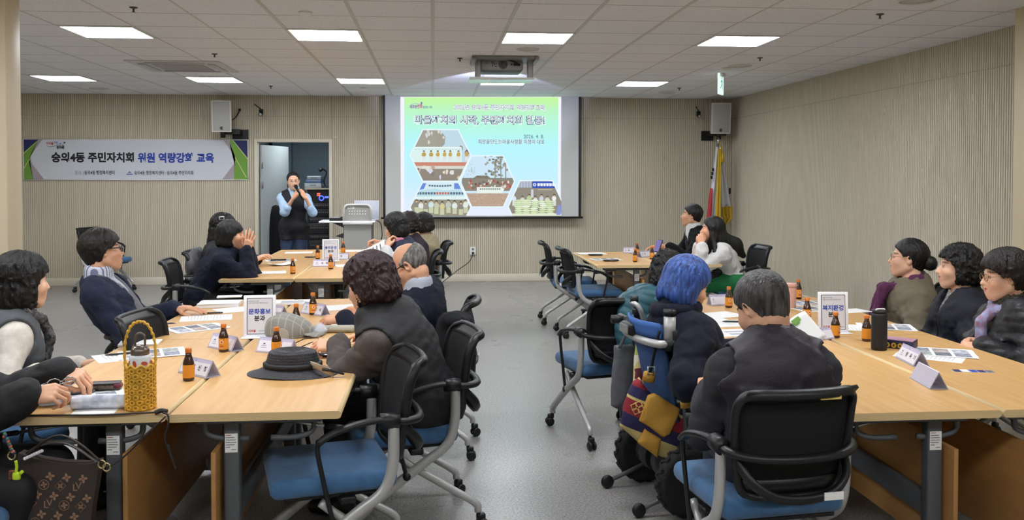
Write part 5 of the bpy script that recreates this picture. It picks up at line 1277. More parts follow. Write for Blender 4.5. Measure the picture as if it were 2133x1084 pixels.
def fabric2(t):
    o = t.location.x; L_ = lambda px, py: (XZ(px, py, FY2)[0] - o, 0, XZ(px, py, FY2)[1])
    b = MB(); drape(b, (L_(1498, 335), L_(1506, 335)), (L_(1500, 432), L_(1524, 430)), 0, .03, 2); p = L_(1519, 398); b.box((p[0], -.02, p[2]), (.02, .03, .09), 1); b.build('flag_cloth', [M_fw, M_fk], t)
    b = MB(); drape(b, (L_(1500, 430), L_(1525, 428)), (L_(1504, 452), L_(1525, 460)), 0, .03, 3); drape(b, (L_(1504, 448), L_(1525, 456)), (L_(1508, 464), L_(1514, 468)), 0, .03, 2); b.build('gold_fringe', M_fy, t)
flag('district_flag', fx2, FY2, fz2 - .03, 'white flag with a gold fringed lower edge beside the red and white flag', fabric2)

# equipment room contents
ry = WY + .75
t = thing('equipment_rack', 'black audio equipment rack with indicator lights inside the doorway', 'rack', (0, 0, 0))
xa, za = XZ(640, 395, ry); xb = XZ(690, 395, ry)[0]
b = MB(); b.box(((xa + xb) / 2, ry + .25, za / 2), (xb - xa, .5, za), 0); b.build('rack_case', M_blk, t)
z = .15; M_dev = mat('dark grey device', '#26282c', .4); k = 0
for h in (.13, .13, .18, .09, .18, .09, .13, .09):
    b = MB(); b.box(((xa + xb) / 2, ry - .005, z + h / 2), (xb - xa - .05, .03, h - .012), 0, bev=.004)
    for i in range(9):
        b.box((xa + .06 + i * (xb - xa - .12) / 8, ry - .024, z + h * .55), (.014, .012, .016), 1 if (i + k) % 4 else 2)
    b.build('rack_unit', [M_dev, mat('grey knob', '#77797c', .4), mat('amber button', '#a5765a', .5)], t); z += h; k += 1
b = MB(); zz = XZ(668, 404, ry)[1]; xx = XZ(664, 404, ry)[0]; b.box((xx, ry - .026, zz), (.05, .008, .02), 0); b.box((xx, ry - .026, zz - .028), (.05, .008, .014), 0); b.build('red_display', glow('red indicator', '#ff6a50', 2), t)
xx, zz = XZ(670, 413, ry); b = MB(); b.tube([(xx + .035 * math.cos(a), ry - .028, zz + .035 * math.sin(a)) for a in np.linspace(0, 2 * math.pi, 14, endpoint=False)], .009, 6, closed=True); b.box((xx + .08, ry - .026, zz + .015), (.06, .008, .03)); b.build('blue_dial', glow('blue indicator', '#4a5cff', 3), t)
MB().box(((xa + xb) / 2, ry + .2, za + .012), (xb - xa + .06, .55, .024)).build('rack_top', mat('beige laminate shelf', '#bdb59f', .5), t)
xa2, z2 = XZ(634, 378, ry); xb2, z3 = XZ(669, 392, ry)
for i, (lab, c, z0_, h) in enumerate((('pale grey amplifier box lying on the equipment rack', '#9fa6ac', za + .024, .075), ('blue storage case stacked on the grey box', '#5b6f9c', za + .1, .05), ('translucent grey crate topmost on the rack stack', '#8894a0', za + .151, .06))):
    t = thing('storage_case', lab, 'case', ((xa2 + xb2) / 2 + .01 * i, ry + .15, z0_))
    b = MB(); b.box((0, 0, h / 2), (xb2 - xa2 - .02 * i, .3, h), 0, bev=.01); b.build('case_body', mat('case ' + c, c, .4), t); b = MB(); b.box((0, -.152, h * .6), (.1, .012, .015), 0, bev=.003); b.build('latch', mat('latch grey', '#6d7278', .4), t)
x, z = XZ(676, 360, ry); t = thing('gooseneck_lamp', 'black gooseneck desk lamp at the right of the rack top', 'lamp', (x, ry + .1, za + .024))
b = MB(); b.lathe([(.06, 0), (.06, .015), (.02, .02)], 14); b.tube(bez([(0, 0, .015), (-.02, 0, .12), (.02, -.02, .24), (-.03, -.05, .3)], 6), .01, 6); b.build('stem', M_blk, t); b = MB(); b.tube([(-.03, -.05, .3), (-.09, -.06, .27)], [.02, .035], 10); b.build('lamp_head', M_blk, t)
t = thing('covered_stand', 'dark hooded cover standing behind the presenter in the doorway', 'cover', (XZ(575, 500, WY + .45)[0], WY + .45, 0)); 
b = MB(); b.lathe([(.16, 0), (.17, .4), (.16, .8), (.13, 1.0), (.08, 1.12), (.001, 1.15)], 16); b.build('cover', cloth('black cover cloth', '#131316'), t)

# lectern with laptop and side shelf
LY = 11.9; t = thing('lectern', 'grey metal lectern with a perforated front and white side shelf', 'lectern', (0, 0, 0))
M_lec = mat('grey lectern panel', '#a2a29d', .5); M_lecf = mat('pale lectern frame', '#cdcdca', .4)
xa, z1 = XZ(716, 427, LY); xb, _ = XZ(773, 427, LY); zm = XZ(740, 466, LY)[1]
b = MB(); r = .07
top = [(xa, zm), (xb, zm)] + [(xb - r + r * math.sin(a), z1 - r + r * math.cos(a)) for a in np.linspace(math.pi / 2, 0, 6)] + [(xa + r - r * math.sin(a), z1 - r + r * math.cos(a)) for a in np.linspace(0, math.pi / 2, 6)]
Ml = Matrix(((1, 0, 0, 0), (0, 0, 1, LY), (0, 1, 0, 0), (0, 0, 0, 1)))
b.prism(top[::-1], 0, .02, 0, Ml)
for r_ in range(2):
    for i in range(7): x, z = XZ(728 + i * 5.5, 440 + r_ * 6, LY); b.disc(x, z, .008, None, -.0015, 1, Ml)
x, z = XZ(731, 433, LY); b.rect(x - .045, z - .016, x + .045, z + .016, -.002, 2, Ml)
b.text('TRIO', .03, x - .01, z, -.003, 3, Ml, .03)
b.build('upper_panel', [M_lec, M_white, M_white, M_greyink], t)
b = MB(); P = [(p[0], LY - .004, p[1]) for p in top[2:]]; b.tube([(xb, LY - .004, zm)] + P + [(xa, LY - .004, zm)], .014, 8); b.tube([(xa - .01, LY - .02, zm), (xb + .02, LY - .02, zm)], .018, 8); b.build('tube_frame', M_lecf, t)
MB().box(((xa + xb) / 2, LY + .012, zm / 2 + .03), (xb - xa, .025, zm - .06)).build('lower_panel', M_lec, t)
b = MB()
for x in (xa + .01, xb - .01): b.box((x, LY + .22, zm / 2 + .03), (.03, .4, zm - .06), 0)
b.box(((xa + xb) / 2, LY + .22, .04), (xb - xa + .1, .5, .06), 0, bev=.01); b.build('side_panel', MATS['dark grey table metal'], t)
b = MB(); xs, zs = XZ(664, 463, LY); b.box(((xs + xb + .05) / 2, LY + .2, zs), (xb + .05 - xs, .45, .025), 0, bev=.006); b.build('shelf', mat('white shelf laminate', '#e4e6e8', .4), t)
b = MB(); b.add([(xs + .16, LY + .2, zs - .02), (xa, LY + .2, zs - .02), (xa, LY + .2, zs - .1)], [(0, 1, 2)]); x4, z4 = XZ(695, 494, LY); b.add([(x4, LY + .2, z4), (xa, LY + .2, z4 + .05), (xa, LY + .2, z4 - .04)], [(0, 1, 2)])
b.prism([(xs + .16, zs - .02), (xa, zs - .02), (xa, zs - .1)][::-1], .19, .21, 0, Ml); b.prism([(x4, z4), (xa, z4 + .05), (xa, z4 - .04)], .19, .21, 0, Ml); b.build('shelf_bracket', MATS['dark grey table metal'], t)
x, z = XZ(762, 438, LY + .2); t = thing('laptop', 'silver laptop standing open on the lectern shelf, its lid seen from behind', 'laptop', (x, LY + .3, zs + .013))
b = MB(); b.box((0, -.08, .008), (.33, .2, .015), 0, bev=.004); b.build('keyboard_base', mat('silver laptop shell', '#b9bcc6', .35, .3), t)
b = MB(); Mx = T(0, .03, .012) @ RX(math.radians(-8)); b.box((0, 0, .13), (.34, .01, .25), 0, M=Mx, bev=.003); b.build('lid', MATS['silver laptop shell'], t)
x, _ = XZ(697, 458, LY); t = thing('switch_box', 'small black and silver control box on the lectern shelf', 'control box', (x, LY + .1, zs + .013)); b = MB(); b.box((0, 0, .02), (.15, .12, .04), 0, bev=.008); b.build('box_body', M_blk, t); b = MB(); b.box((0, -.005, .043), (.1, .09, .008), 0, bev=.003); b.build('top_plate', MATS['silver laptop shell'], t)
x, _ = XZ(711, 459, LY); b = MB(); b.grid(lambda u, v: (.05 * math.cos(2 * math.pi * u) * math.sin(math.pi * v / 2), .04 * math.sin(2 * math.pi * u) * math.sin(math.pi * v / 2), .055 * math.cos(math.pi * v / 2)), 14, 7, wrapu=True); b.build('telephone_cover', M_blk, None, (x, LY + .12, zs + .013), label='black rounded device between the control box and lectern panel', cat='device')
b = MB(); b.tube(bez([aty(781, 458, LY + .2), aty(793, 466, LY), aty(796, 490, LY), aty(794, 505, LY)] + [aty(790, 575, LY)], 6), .007, 6); b.build('lectern_cable', M_blk, None, label='black cable hanging down at the right side of the lectern', cat='cable')
# microphone in the presenter's hand
pp = presenter; a = V3(aty(616, 388, PY - .30)); c = V3(aty(630, 416, PY - .26))
t = thing('microphone', 'black handheld microphone held by the presenter', 'microphone'); d_ = nrm(c - a)
b = MB(); b.tube([tuple(a + d_ * .03), tuple(c)], [.018, .012], 12); b.build('microphone_body', M_blk, t); b = MB(); b.tube([tuple(a - d_ * .022), tuple(a - d_ * .015), tuple(a), tuple(a + d_ * .02), tuple(a + d_ * .032)], [.006, .02, .026, .025, .018], 14); b.build('grille_head', mat('dark wire grille', '#2b2b2e', .4, .6, bump=.6, bscale=500), t)

# ceiling fittings
def ceil_item(name, px, py, label, cat, fn): q = atz(px, py, CEIL); t = thing(name, label, cat, (q[0], q[1], CEIL)); fn(t); return t
def detector(t):
    b = MB(); b.lathe([(.05, 0), (.05, -.014), (.035, -.03), (.02, -.038), (.001, -.038)], 18); b.build('detector_body', M_white, t); b = MB(); b.lathe([(.036, -.022), (.038, -.026), (.03, -.03)], 16); b.build('vent_ring', mat('detector grey', '#6f7072', .5), t)
def ring(r):
    def f(t):
        b = MB(); b.tube([(r * math.cos(a), r * math.sin(a), -.004) for a in np.linspace(0, 2 * math.pi, 28, endpoint=False)], .008, 6, closed=True); b.build('rim', M_frame, t); b = MB(); b.lathe([(.001, -.004), (r, -.004), (r, 0)], 24); b.build('grille', mat('ceiling speaker grille', '#c9c8c4', .6), t)
    return f
def dot(t):
    b = MB(); b.lathe([(.03, 0), (.026, -.006), (.008, -.012), (.006, -.03), (.014, -.034), (.001, -.036)], 12); b.build('sprinkler_head', mat('sprinkler grey', '#55544f', .5), t)
ceil_item('smoke_detector', 636, 25, 'round white smoke detector above the second near-row light', 'smoke detector', detector)
ceil_item('smoke_detector', 757, 183, 'white smoke detector close to the screen top on its left', 'smoke detector', detector)
ceil_item('smoke_detector', 1513, 141, 'white smoke detector just above the exit sign', 'smoke detector', detector)
ceil_item('ceiling_speaker', 1100, 102, 'round ceiling speaker right of the projector', 'ceiling speaker', ring(.1)); ceil_item('ceiling_speaker', 1541, 137, 'round ceiling speaker right of the exit sign', 'ceiling speaker', ring(.12)); ceil_item('ceiling_speaker', 1390, 192, 'round ceiling speaker near the back wall left of the flags', 'ceiling speaker', ring(.12)); ceil_item('ceiling_speaker', 206, 184, 'round ceiling speaker near the back wall above the banner', 'ceiling speaker', ring(.12)); ceil_item('ceiling_speaker', 1910, 0, 'round ceiling speaker at the top edge on the right', 'ceiling speaker', ring(.12))
for px, py, l in ((278, 15, 'left of the smoke detector at the top'), (447, 112, 'above the ceiling cassette'), (958, 121, 'left of the projector'), (1833, 29, 'over the right wall tables'), (1583, 120, 'right of the exit sign'), (1415, 183, 'between far light and right corner'), (564, 179, 'beyond the far-row lights on the left')):
    ceil_item('sprinkler', px, py, 'tiny dark sprinkler head in the ceiling ' + l, 'sprinkler', dot)
q = atz(393, 143, CEIL); t = thing('air_conditioner_cassette', 'square white ceiling air conditioner cassette near the left far lights', 'air conditioner', (-2.68, 9.85, CEIL))
b = MB(); b.box((0, 0, -.006), (.95, .95, .014), 0, bev=.004); b.build('panel', mat('cassette white', '#c9c9c8', .5), t); b = MB(); b.box((0, 0, -.016), (.52, .52, .008), 0)
for i in range(12): b.box((0, -.24 + i * .043, -.021), (.5, .012, .004), 1)
b.build('intake_grille', [mat('intake grey', '#a9aaab', .6), mat('intake slat', '#bdbdbd', .6)], t)
for (dx, dy, w, h) in ((0, .36, .6, .07), (0, -.36, .6, .07), (.36, 0, .07, .6), (-.36, 0, .07, .6)): MB().box((dx, dy, -.018), (w, h, .008), 0, bev=.003).build('air_vane', mat('vane grey', '#b2b3b4', .5), t)
# exit sign
q = aty(1501, 173, 10.0); t = thing('exit_sign', 'hanging emergency exit sign with a green running figure near the right corner', 'exit sign', (q[0], 10.0, CEIL), math.radians(58))
b = MB(); b.box((0, 0, -.02), (.14, .09, .04), 0, bev=.006); b.build('ceiling_mount', M_frame, t)
zt, zb = XZ(1501, 154, 10.)[1] - CEIL, XZ(1501, 197, 10.)[1] - CEIL; w = .2
b = MB(); b.box((0, 0, (zt + zb) / 2), (w, .024, zt - zb), 0, bev=.004); b.build('lamp_case', glow('lit sign face', '#e4f6ee', 1.1), t)
Mx = frame((0, -.0135, (zt + zb) / 2), (1, 0, 0), (0, 0, 1)); b = MB()
b.disc(.01, .068, .017, None, 0, 0, Mx); b.poly([(-.02, .045), (.02, .05), (.03, .0), (-.01, -.005)], 0, 0, Mx); b.poly([(-.02, .045), (-.055, .02), (-.05, .01), (-.015, .03)], 0.0004, 0, Mx); b.poly([(.02, .05), (.055, .03), (.05, .02), (.02, .035)], .0004, 0, Mx); b.poly([(.03, .0), (.05, -.06), (.035, -.065), (.005, -.0)], .0004, 0, Mx); b.poly([(-.01, 0), (-.05, -.04), (-.075, -.04), (-.075, -.05), (-.045, -.052), (.01, -.01)], .0004, 0, Mx)
b.build('running_figure', glow('green sign figure', '#4fb8a0', .9), t)
# projector on its drop frame
q = aty(1045, 140, 8.95); t = thing('projector', 'grey ceiling projector in a drop-down frame with cables at its back', 'projector', (q[0], 8.95, CEIL))
def pl(px, py, y=8.95): c = aty(px, py, y); return (c[0] - q[0], c[2] - CEIL)
M_prj = mat('projector grey', '#a7a5a4', .5); b = MB()
for px in (995, 1104):
    x, z = pl(px, 163); b.box((x, 0, z / 2), (.055, .10, -z), 0, bev=.006)
    b.box((x + (-.045 if px < 1050 else .045), .0, -.03), (.04, .5, .03), 0)
b.box((0, .0, -.012), (.62, .5, .02), 0); xa, z = pl(995, 163); b.build('drop_frame', mat('frame grey', '#8f8e8d', .45, .3), t)
x0_, z1_ = pl(1001, 124); x1_, z0_ = pl(1090, 147); cx_ = (x0_ + x1_) / 2
MB().box((cx_, .22, (z0_ + z1_) / 2), (x1_ - x0_, .40, z1_ - z0_), 0, bev=.02).build('projector_body', M_prj, t)
b = MB(); Mx = frame((0, .018, 0), (1, 0, 0), (0, 0, 1)); cxx, czz = pl(1048, 134)
b.disc(cxx, czz, .048, None, .001, 0, Mx, n=24); b.disc(cxx, czz, .036, None, .002, 1, Mx, n=20)
for i in range(5): b.rect(cxx - .03 + i * .013, czz - .03, cxx - .026 + i * .013, czz + .03, .003, 2, Mx)
for i, (px, py) in enumerate(((1025, 129), (1029, 130.5), (1026, 133), (1030, 134), (1034, 132), (1026, 137), (1033, 138))): b.disc(*pl(px, py), .007, .006 if i < 6 else .008, .001, 1, Mx)
b.disc(*pl(1014, 130), .018, None, .001, 2, Mx); b.disc(*pl(1066, 134), .009, None, .001, 1, Mx)
b.build('connector_panel', [mat('vent grey', '#5f5e5e', .5), M_blk, mat('mid grey plastic', '#8b8a89', .5)], t)
b = MB(); c3 = lambda px, py, y=-.03: (pl(px, py)[0], y, pl(px, py)[1])
for dz in (0, .02, .035): b.tube(bez([c3(1024, 119), c3(1040, 122 + dz * 40, -.05), c3(1058, 126, -.06), c3(1072, 131, -.05), c3(1082, 134.5, .01)], 5), .009, 6)
b.tube([c3(1070, 135, -.02), c3(1083, 135, .0)], .012, 6); b.build('signal_cable', M_blk, t)
b = MB(); x, z = pl(1045, 163); b.box((cx_, .2, z + .0), (.66, .52, .008), 0, bev=.002); b.build('glass_tray', mat('glossy white tray', '#e6efe2', .12), t)
b = MB(); b.tube([(cx_, .42, (z0_ + z1_) / 2), (cx_, .46, (z0_ + z1_) / 2)], .04, 16); b.build('lens', mat('projector lens', '#20242c', .1), t)
pj = bpy.data.lights.new('projector beam', 'SPOT'); pj.energy = 190; pj.color = (.62, .66, 1.0); pj.spot_size = math.radians(52); pj.spot_blend = .25; pj.shadow_soft_size = .03
po = bpy.data.objects.new('projector beam', pj); COL.objects.link(po); po.location = (q[0] + cx_, 9.5, CEIL - .3); po.rotation_euler = (math.radians(100), 0, 0)
# ------------------------------------------------------------------ things on the tables
TZ = .7202
M_glass = mat('brown bottle glass', '#3b2413', .12, spec=.6, coat=.4); M_capo = mat('orange cap', '#d27a34', .45); M_labo = mat('orange bottle label', '#e0932a', .5); M_labw = mat('label white', '#f0e6d2', .5); M_labr = mat('label red', '#c8452c', .5)
def make_bottle():
    t = thing('drink_bottle', 'x', 'bottle')
    b = MB(); b.lathe([(.018, 0), (.0225, .003), (.0235, .008), (.0235, .070), (.022, .078), (.0155, .098), (.0125, .108), (.0118, .122)], 20); b.build('bottle_glass', M_glass, t)
    b = MB(); b.lathe([(.0238, .014), (.0239, .016), (.0239, .066), (.0238, .068)], 24)
    Mf = frame((0, -.0241, .045), (1, 0, 0), (0, 0, 1))
    for k, (w, h, z, m) in enumerate(((.009, .009, .006, 1), (.0066, .0066, .006, 0), (.003, .004, .006, 2))): b.disc(0, z, w, h, .0003 * (k + 1), m, Mf)
    b.disc(.011, .017, .0032, None, .0, 2, Mf); b.rect(-.01, -.018, .01, -.013, .0003, 2, Mf); b.rect(-.011, -.024, .011, -.022, .0003, 1, Mf)
    b.build('label_band', [M_labo, M_labw, M_labr], t)
    b = MB(); b.lathe([(.0135, .118), (.0140, .121), (.0140, .134), (.0125, .137), (.001, .1375)], 18); b.build('cap', M_capo, t)
    return t
bot0 = make_bottle(); _bu = [0]
def bottle(px, py, label, deg=0):
    o = bot0 if not _bu[0] else copy_tree(bot0); _bu[0] = 1; q = atz(px, py, TZ)
    return place(o, label, (q[0], q[1], TZ), math.radians(deg), 'brown drink bottles with orange caps')
bottle(393, 793, 'brown drink bottle nearest the yellow woven bag', 100)
bottle(466, 733, 'brown drink bottle left of the framed sign, its orange label facing out', -10)
bottle(576, 741, 'brown drink bottle just in front of the framed sign', 70)
bottle(652, 656, 'brown drink bottle behind the flat cap by a name tent', 15)
bottle(617, 683, 'brown drink bottle between the framed sign and the flat cap', 60)
bottle(548, 664, 'brown drink bottle hidden behind the framed sign on the left table')
bottle(610, 571, 'brown drink bottle at the near left edge of the far left tables', 30)
bottle(662, 540, 'brown drink bottle left of the far framed sign', 0)
bottle(689, 561, 'brown drink bottle in front of the far framed sign', 0)
bottle(715, 529, 'brown drink bottle right of the far framed sign', 40)
bottle(1327, 532, 'brown drink bottle at the back of the far right table', 0)
bottle(1323, 546, 'brown drink bottle nearest on the far right table', 20)
bottle(1358, 540, 'brown drink bottle by the hand of the dark-suited person', 0)
bottle(1518, 641, 'brown drink bottle between the blue-haired and grey-haired persons', 0)
bottle(1681, 668, 'brown drink bottle left of the right framed sign', 10)
bottle(1740, 704, 'brown drink bottle in front of the right framed sign', 30)
bottle(1805, 711, 'brown drink bottle beside the tall black tumbler', 80)
bottle(1663, 623, 'small brown bottle far off by the ribbed right wall', 0)
# framed acrylic signs
def make_sign(px, py, label, l1, l2, deg=0, bw=.166, bh=.222):
    q = atz(px, py, TZ); t = thing('table_sign', label, 'sign', (q[0], q[1], TZ), math.radians(deg), 'framed committee signs')
    Mt = RX(math.radians(-4)); b = MB(); b.box((0, .0, bh / 2 + .004), (bw, .006, bh), 0, M=Mt, bev=.002); b.build('sign_plate', mat('white acrylic', '#eceef2', .25), t)
    b = MB(); b.box((0, .0, .003), (bw + .02, .07, .005), 0, bev=.002); b.build('sign_foot', MATS['white acrylic'], t)
    Mx = Mt @ frame((0, -.0035, bh / 2 + .004), (1, 0, 0), (0, 0, 1)); b = MB(); w, h = bw * .40, bh * .43
    b.rect(-w, -h, w, h, 0, 0, Mx)
    for (x0, y0, x1, y1) in ((-w, -h, w, -h + .0025), (-w, h - .0025, w, h), (-w, -h, -w + .0025, h), (w - .0025, -h, w, h)): b.rect(x0, y0, x1, y1, .0004, 1, Mx)
    b.rect(-w + .004, -h + .004, -w + .0047, h - .004, .0004, 1, Mx)
    b.text('2026년 숭의4동', .0085, -w + .008, h - .016, .0005, 2, Mx, 0, 'LEFT'); b.text('주민자치회 위원 역량강화 교육', .0085, -w + .008, h - .027, .0005, 2, Mx, 0, 'LEFT', width=w * 1.5)
    b.text(l1, .031, 0, .022, .0005, 3, Mx, .03, width=w * 1.72); b.text(l2, .031, 0, -.014, .0005, 1, Mx, .03)
    b.text('미추홀', .014, -w + .008, -h + .016, .0005, 4, Mx, .03, 'LEFT'); b.text('숭의4동 주민자치회', .0085, w - .006, -h + .016, .0005, 2, Mx, 0, 'RIGHT', width=w * .95)
    b.build('printed_card', [mat('pale grey card', '#d6d7dc', .6), M_ink, M_greyink, M_blueink, M_red], t); return t
make_sign(541, 704, 'white framed sign reading culture section in blue, on the left near tables', '문화홍보', '분과', 3)
make_sign(689, 545, 'white framed sign farthest away, on the far left tables', '총무운영', '분과', 4)
make_sign(1736, 695, 'white framed sign with blue lettering on the right near tables', '복지환경', '분과', -4)
# name tents
M_ac = mat('lilac tinted acrylic', '#c9c5d6', .15, alpha=.75); M_card = mat('name card paper', '#dcdbe2', .6); M_lil = mat('lilac card header', '#b9b4cf', .6)
def tent(px, py, deg, text, label, w=.2, h=.075, blank=False):
    q = atz(px, py, TZ); t = thing('name_tent', label, 'name tent', (q[0], q[1], TZ), math.radians(deg), 'clear acrylic name tents')
    b = MB(); Mt = T(0, 0, .003) @ RX(math.radians(-28)); b.box((0, 0, h / 2), (w, .003, h), 0, M=Mt); Mt2 = T(0, .07, .003) @ RX(math.radians(28)); b.box((0, 0, h / 2), (w, .003, h), 0, M=Mt2); b.box((0, .035, .0015), (w, .075, .003), 0); b.build('acrylic_stand', M_ac, t)
    Mx = Mt @ frame((0, -.002, h / 2), (1, 0, 0), (0, 0, 1)); b = MB(); b.rect(-w * .47, -h * .42, w * .47, h * .42, 0, 0, Mx); b.rect(-w * .47, h * .28, w * .47, h * .42, .0003, 1, Mx)
    if not blank:
        b.poly([(-w * .36, -.002), (-w * .31, .010), (-w * .26, -.002), (-w * .31, .003)], .0004, 2, Mx); b.rect(-w * .38, -.007, -w * .24, -.005, .0004, 3, Mx); b.rect(-w * .38, -.016, -w * .22, -.014, .0004, 3, Mx)
        n = len(text)
        for i, ch in enumerate(text): b.text(ch, .024, -w * .05 + i * w * .21, -.004, .0004, 2, Mx, .03)
        b.text('위원', .009, -.01, h * .35, .0005, 3, Mx, 0)
    b.build('name_card', [M_card, M_lil, M_ink, M_greyink], t); return t
tent(400, 783, -41, '홍신정', 'name tent behind the bottle nearest the yellow woven bag'); tent(457, 729, -43, '박희', 'name tent behind the bottle left of the framed sign'); tent(568, 737, -27, '이영', 'name tent behind the bottle in front of the framed sign')
tent(647, 656, -44, '임기식', 'name tent beside the bottle behind the flat cap'); tent(560, 660, -40, '김', 'name tent mostly hidden behind the left framed sign')
tent(673, 556, -5, '유재경', 'name tent left of the bottle in front of the far framed sign', .2, .07); tent(712, 541, -5, '정', 'name tent right of the far framed sign', .13, .07)
tent(1311, 528, -20, '김', 'name tent at the back of the far right table', .14, .07); tent(1346, 536, 30, '이', 'name tent next to the suited person on the far right table', .14, .07)
tent(1499, 637, 8, '', 'name tent in front of the blue-haired person', .12, .075); tent(1884, 755, -97, '방옥기', 'name tent facing out between the black tumbler and printed sheets'); tent(1952, 800, 82, '정', 'name tent seen edge-on near the table seam on the right'); tent(1722, 708, 25, '', 'blank card tent behind the shoulder of the grey-haired person', .12, .06)
# paper
M_pr = [mat('printed photo %d' % i, c, .7, var=.55, vscale=70) for i, c in enumerate(('#8a8f9c', '#b4b7c0', '#6d717c', '#a99a94', '#98a09c'))]
def paper(px, py, deg, label, w=.21, h=.297, kind='text', z=0, curl=0.0, name='paper_sheet', cat='paper', n=1, group='printed handouts on the tables', seed=0):
    random.seed(seed + int(px)); q = atz(px, py, TZ); o = None
    b = MB(); t_ = .0009 * n
    if curl: b.grid(lambda u, v: ((u - .5) * w, (v - .5) * h, curl * (2 * v - 1) ** 2 + curl * .4 * (2 * u - 1) ** 2 + .0002), 8, 8, 0, thick=-.0008)
    else:
        b.box((0, 0, t_ / 2), (w, h, t_), 0)
        if n > 2:
            for k in range(2): b.box((random.uniform(-.006, .006), random.uniform(-.006, .006), t_ + .0006 * (k + .5)), (w, h, .0005), 0, M=RZ(random.uniform(-.06, .06)))
            t_ += .0012
    def zz(x, y): return (curl * (2 * y / h) ** 2 + curl * .4 * (2 * x / w) ** 2 + .0012) if curl else t_ + .0003
    def r_(x0, y0, x1, y1, m):
        if curl: b.add([(x0, y0, zz(x0, y0) + .001), (x1, y0, zz(x1, y0) + .001), (x1, y1, zz(x1, y1) + .001), (x0, y1, zz(x0, y1) + .001)], [(0, 1, 2, 3)], m)
        else: b.rect(x0, y0, x1, y1, t_ + .0004, m)
    if kind == 'text':
        for i in range(13):
            y = h * .40 - i * h * .062; r_(-w * .40, y - .003, w * (.40 if random.random() > .3 else random.uniform(-.1, .35)), y, 1)
    elif kind == 'photos':
        for i in range(3):
            for j in range(2): r_(-w * .44 + j * w * .45, -h * .42 + i * h * .29, -w * .02 + j * w * .45, -h * .18 + i * h * .29, 2 + (i * 2 + j) % 5)
    elif kind == 'green': r_(-w * .45, h * .25, w * .2, h * .45, 6)
    elif kind == 'table':
        for i in range(10): r_(-w * .42, h * .36 - i * h * .075, w * .42, h * .362 - i * h * .075, 1); 
        for i in range(5): r_(-w * .40 + i * w * .17, -h * .3, -w * .38 + i * w * .17 + .04, h * .3, 1) if i % 2 else None
    b.build(name, [M_white, mat('pale print', '#a9abb3', .7)] + M_pr, None, (q[0], q[1], TZ + z), math.radians(deg), label=label, cat=cat, group=group); return q
paper(170, 825, -62, 'white printed sheets under the hands holding spectacles', kind='photos', n=3); paper(205, 851, -84, 'white sheet under the clear pouch at the near table edge', .2, .15, kind='')
paper(268, 742, -60, 'white sheet left of the yellow woven bag, half on the pile', kind='text'); paper(318, 738, -70, 'printed handout behind the yellow woven bag', kind='photos', z=.001, n=3)
paper(292, 717, -82, 'small cream notebook behind the woven bag handle', .13, .19, '', n=10, name='notebook', cat='notebook', group='x')
paper(410, 685, -55, 'printed photo handout in front of the reclining suited person', kind='photos', n=4); paper(430, 663, -78, 'white sheet beside the hand of the suited person', kind='text', n=2)
paper(458, 637, -85, 'open cream notebook stack behind the white sheets, left tables', .19, .26, '', n=26, name='notebook', cat='notebook', group='x'); paper(478, 627, -80, 'brown planner lying on the cream notebook stack', .09, .16, '', z=.026, n=6, name='planner', cat='planner', group='x'); paper(500, 645, -60, 'blue folder sheet under the cream notebook stack', kind='', n=2)
paper(610, 632, -86, 'white desk calendar pages behind the left framed sign', .16, .25, 'table', n=12); paper(722, 641, -70, 'printed handout in front of the balding person', kind='text', n=4); paper(668, 684, -80, 'text sheet under the wrist of the balding person', kind='text')
paper(650, 729, -80, 'white sheet under the hand of the person in the black quilted vest', .16, .21, '')
paper(560, 568, -80, 'white sheet nearest the person with raised hands', kind='text'); paper(585, 553, -60, 'curled white booklet at the far left tables', .16, .22, '', curl=.02); paper(585, 543, -75, 'white printed sheets at the far left tables, left side', kind='photos', n=3); paper(622, 527, -85, 'white sheets at the far end of the far left tables', kind='text', n=3); paper(745, 523, -85, 'white sheets at the far end in front of the lectern', kind='', n=2); paper(752, 541, -70, 'white sheet beside the person with the pink scarf', kind='text'); paper(730, 553, -70, 'white handout right of the far framed sign', kind='')
paper(1232, 529, -85, 'white papers at the far corner of the far right table', kind='text', n=4); paper(1262, 541, -80, 'white papers nearest on the far right table', kind='photos', n=3); paper(1362, 526, -80, 'white sheet under the phone hand at the far right table', kind='text')
paper(1493, 668, -80, 'small white note in front of the blue-haired person', .13, .15, ''); paper(1530, 674, -80, 'white printed sheet beside the grey head on the right tables', kind='text', n=2); paper(1545, 693, -85, 'text sheet close to the ear of the grey-haired person', kind='table', n=1); paper(1495, 657, -70, 'white sheet farther behind the small note on the right tables', kind='')
paper(1690, 632, -85, 'white sheet behind the right framed sign, farther', kind='photos', n=2); paper(1700, 644, -80, 'blue-white printed sheet behind the bottle by the right sign', kind='photos'); paper(1775, 648, -75, 'white sheet at the right table edge beyond the sign', .15, .2, '')
paper(1775, 683, 75, 'white sheet right of the right framed sign', kind='text'); paper(1845, 682, 70, 'photo handout in front of the khaki coat', kind='photos', n=3); paper(1960, 736, 66, 'photo handout under the clasped hands on the right', kind='photos', n=4); paper(1938, 742, 50, 'second sheet below the photo handout on the right', kind='text')
q = paper(2027, 774, 78, 'small blue printed flyer alone near the right edge', .05, .17, '', name='flyer', cat='flyer', group='x'); b = MB()
for i, c in enumerate((3, 2, 4, 3, 2)): b.rect(-.024, -.084 + i * .034, .024, -.053 + i * .034, .0016, c)
b.rect(-.024, .02, .024, .05, .002, 0); b.build('flyer_print', [M_white, M_greyink] + [M_navy, M_pr[2], M_blueink, M_white, M_white], bpy.data.objects['flyer'], (0, 0, 0))
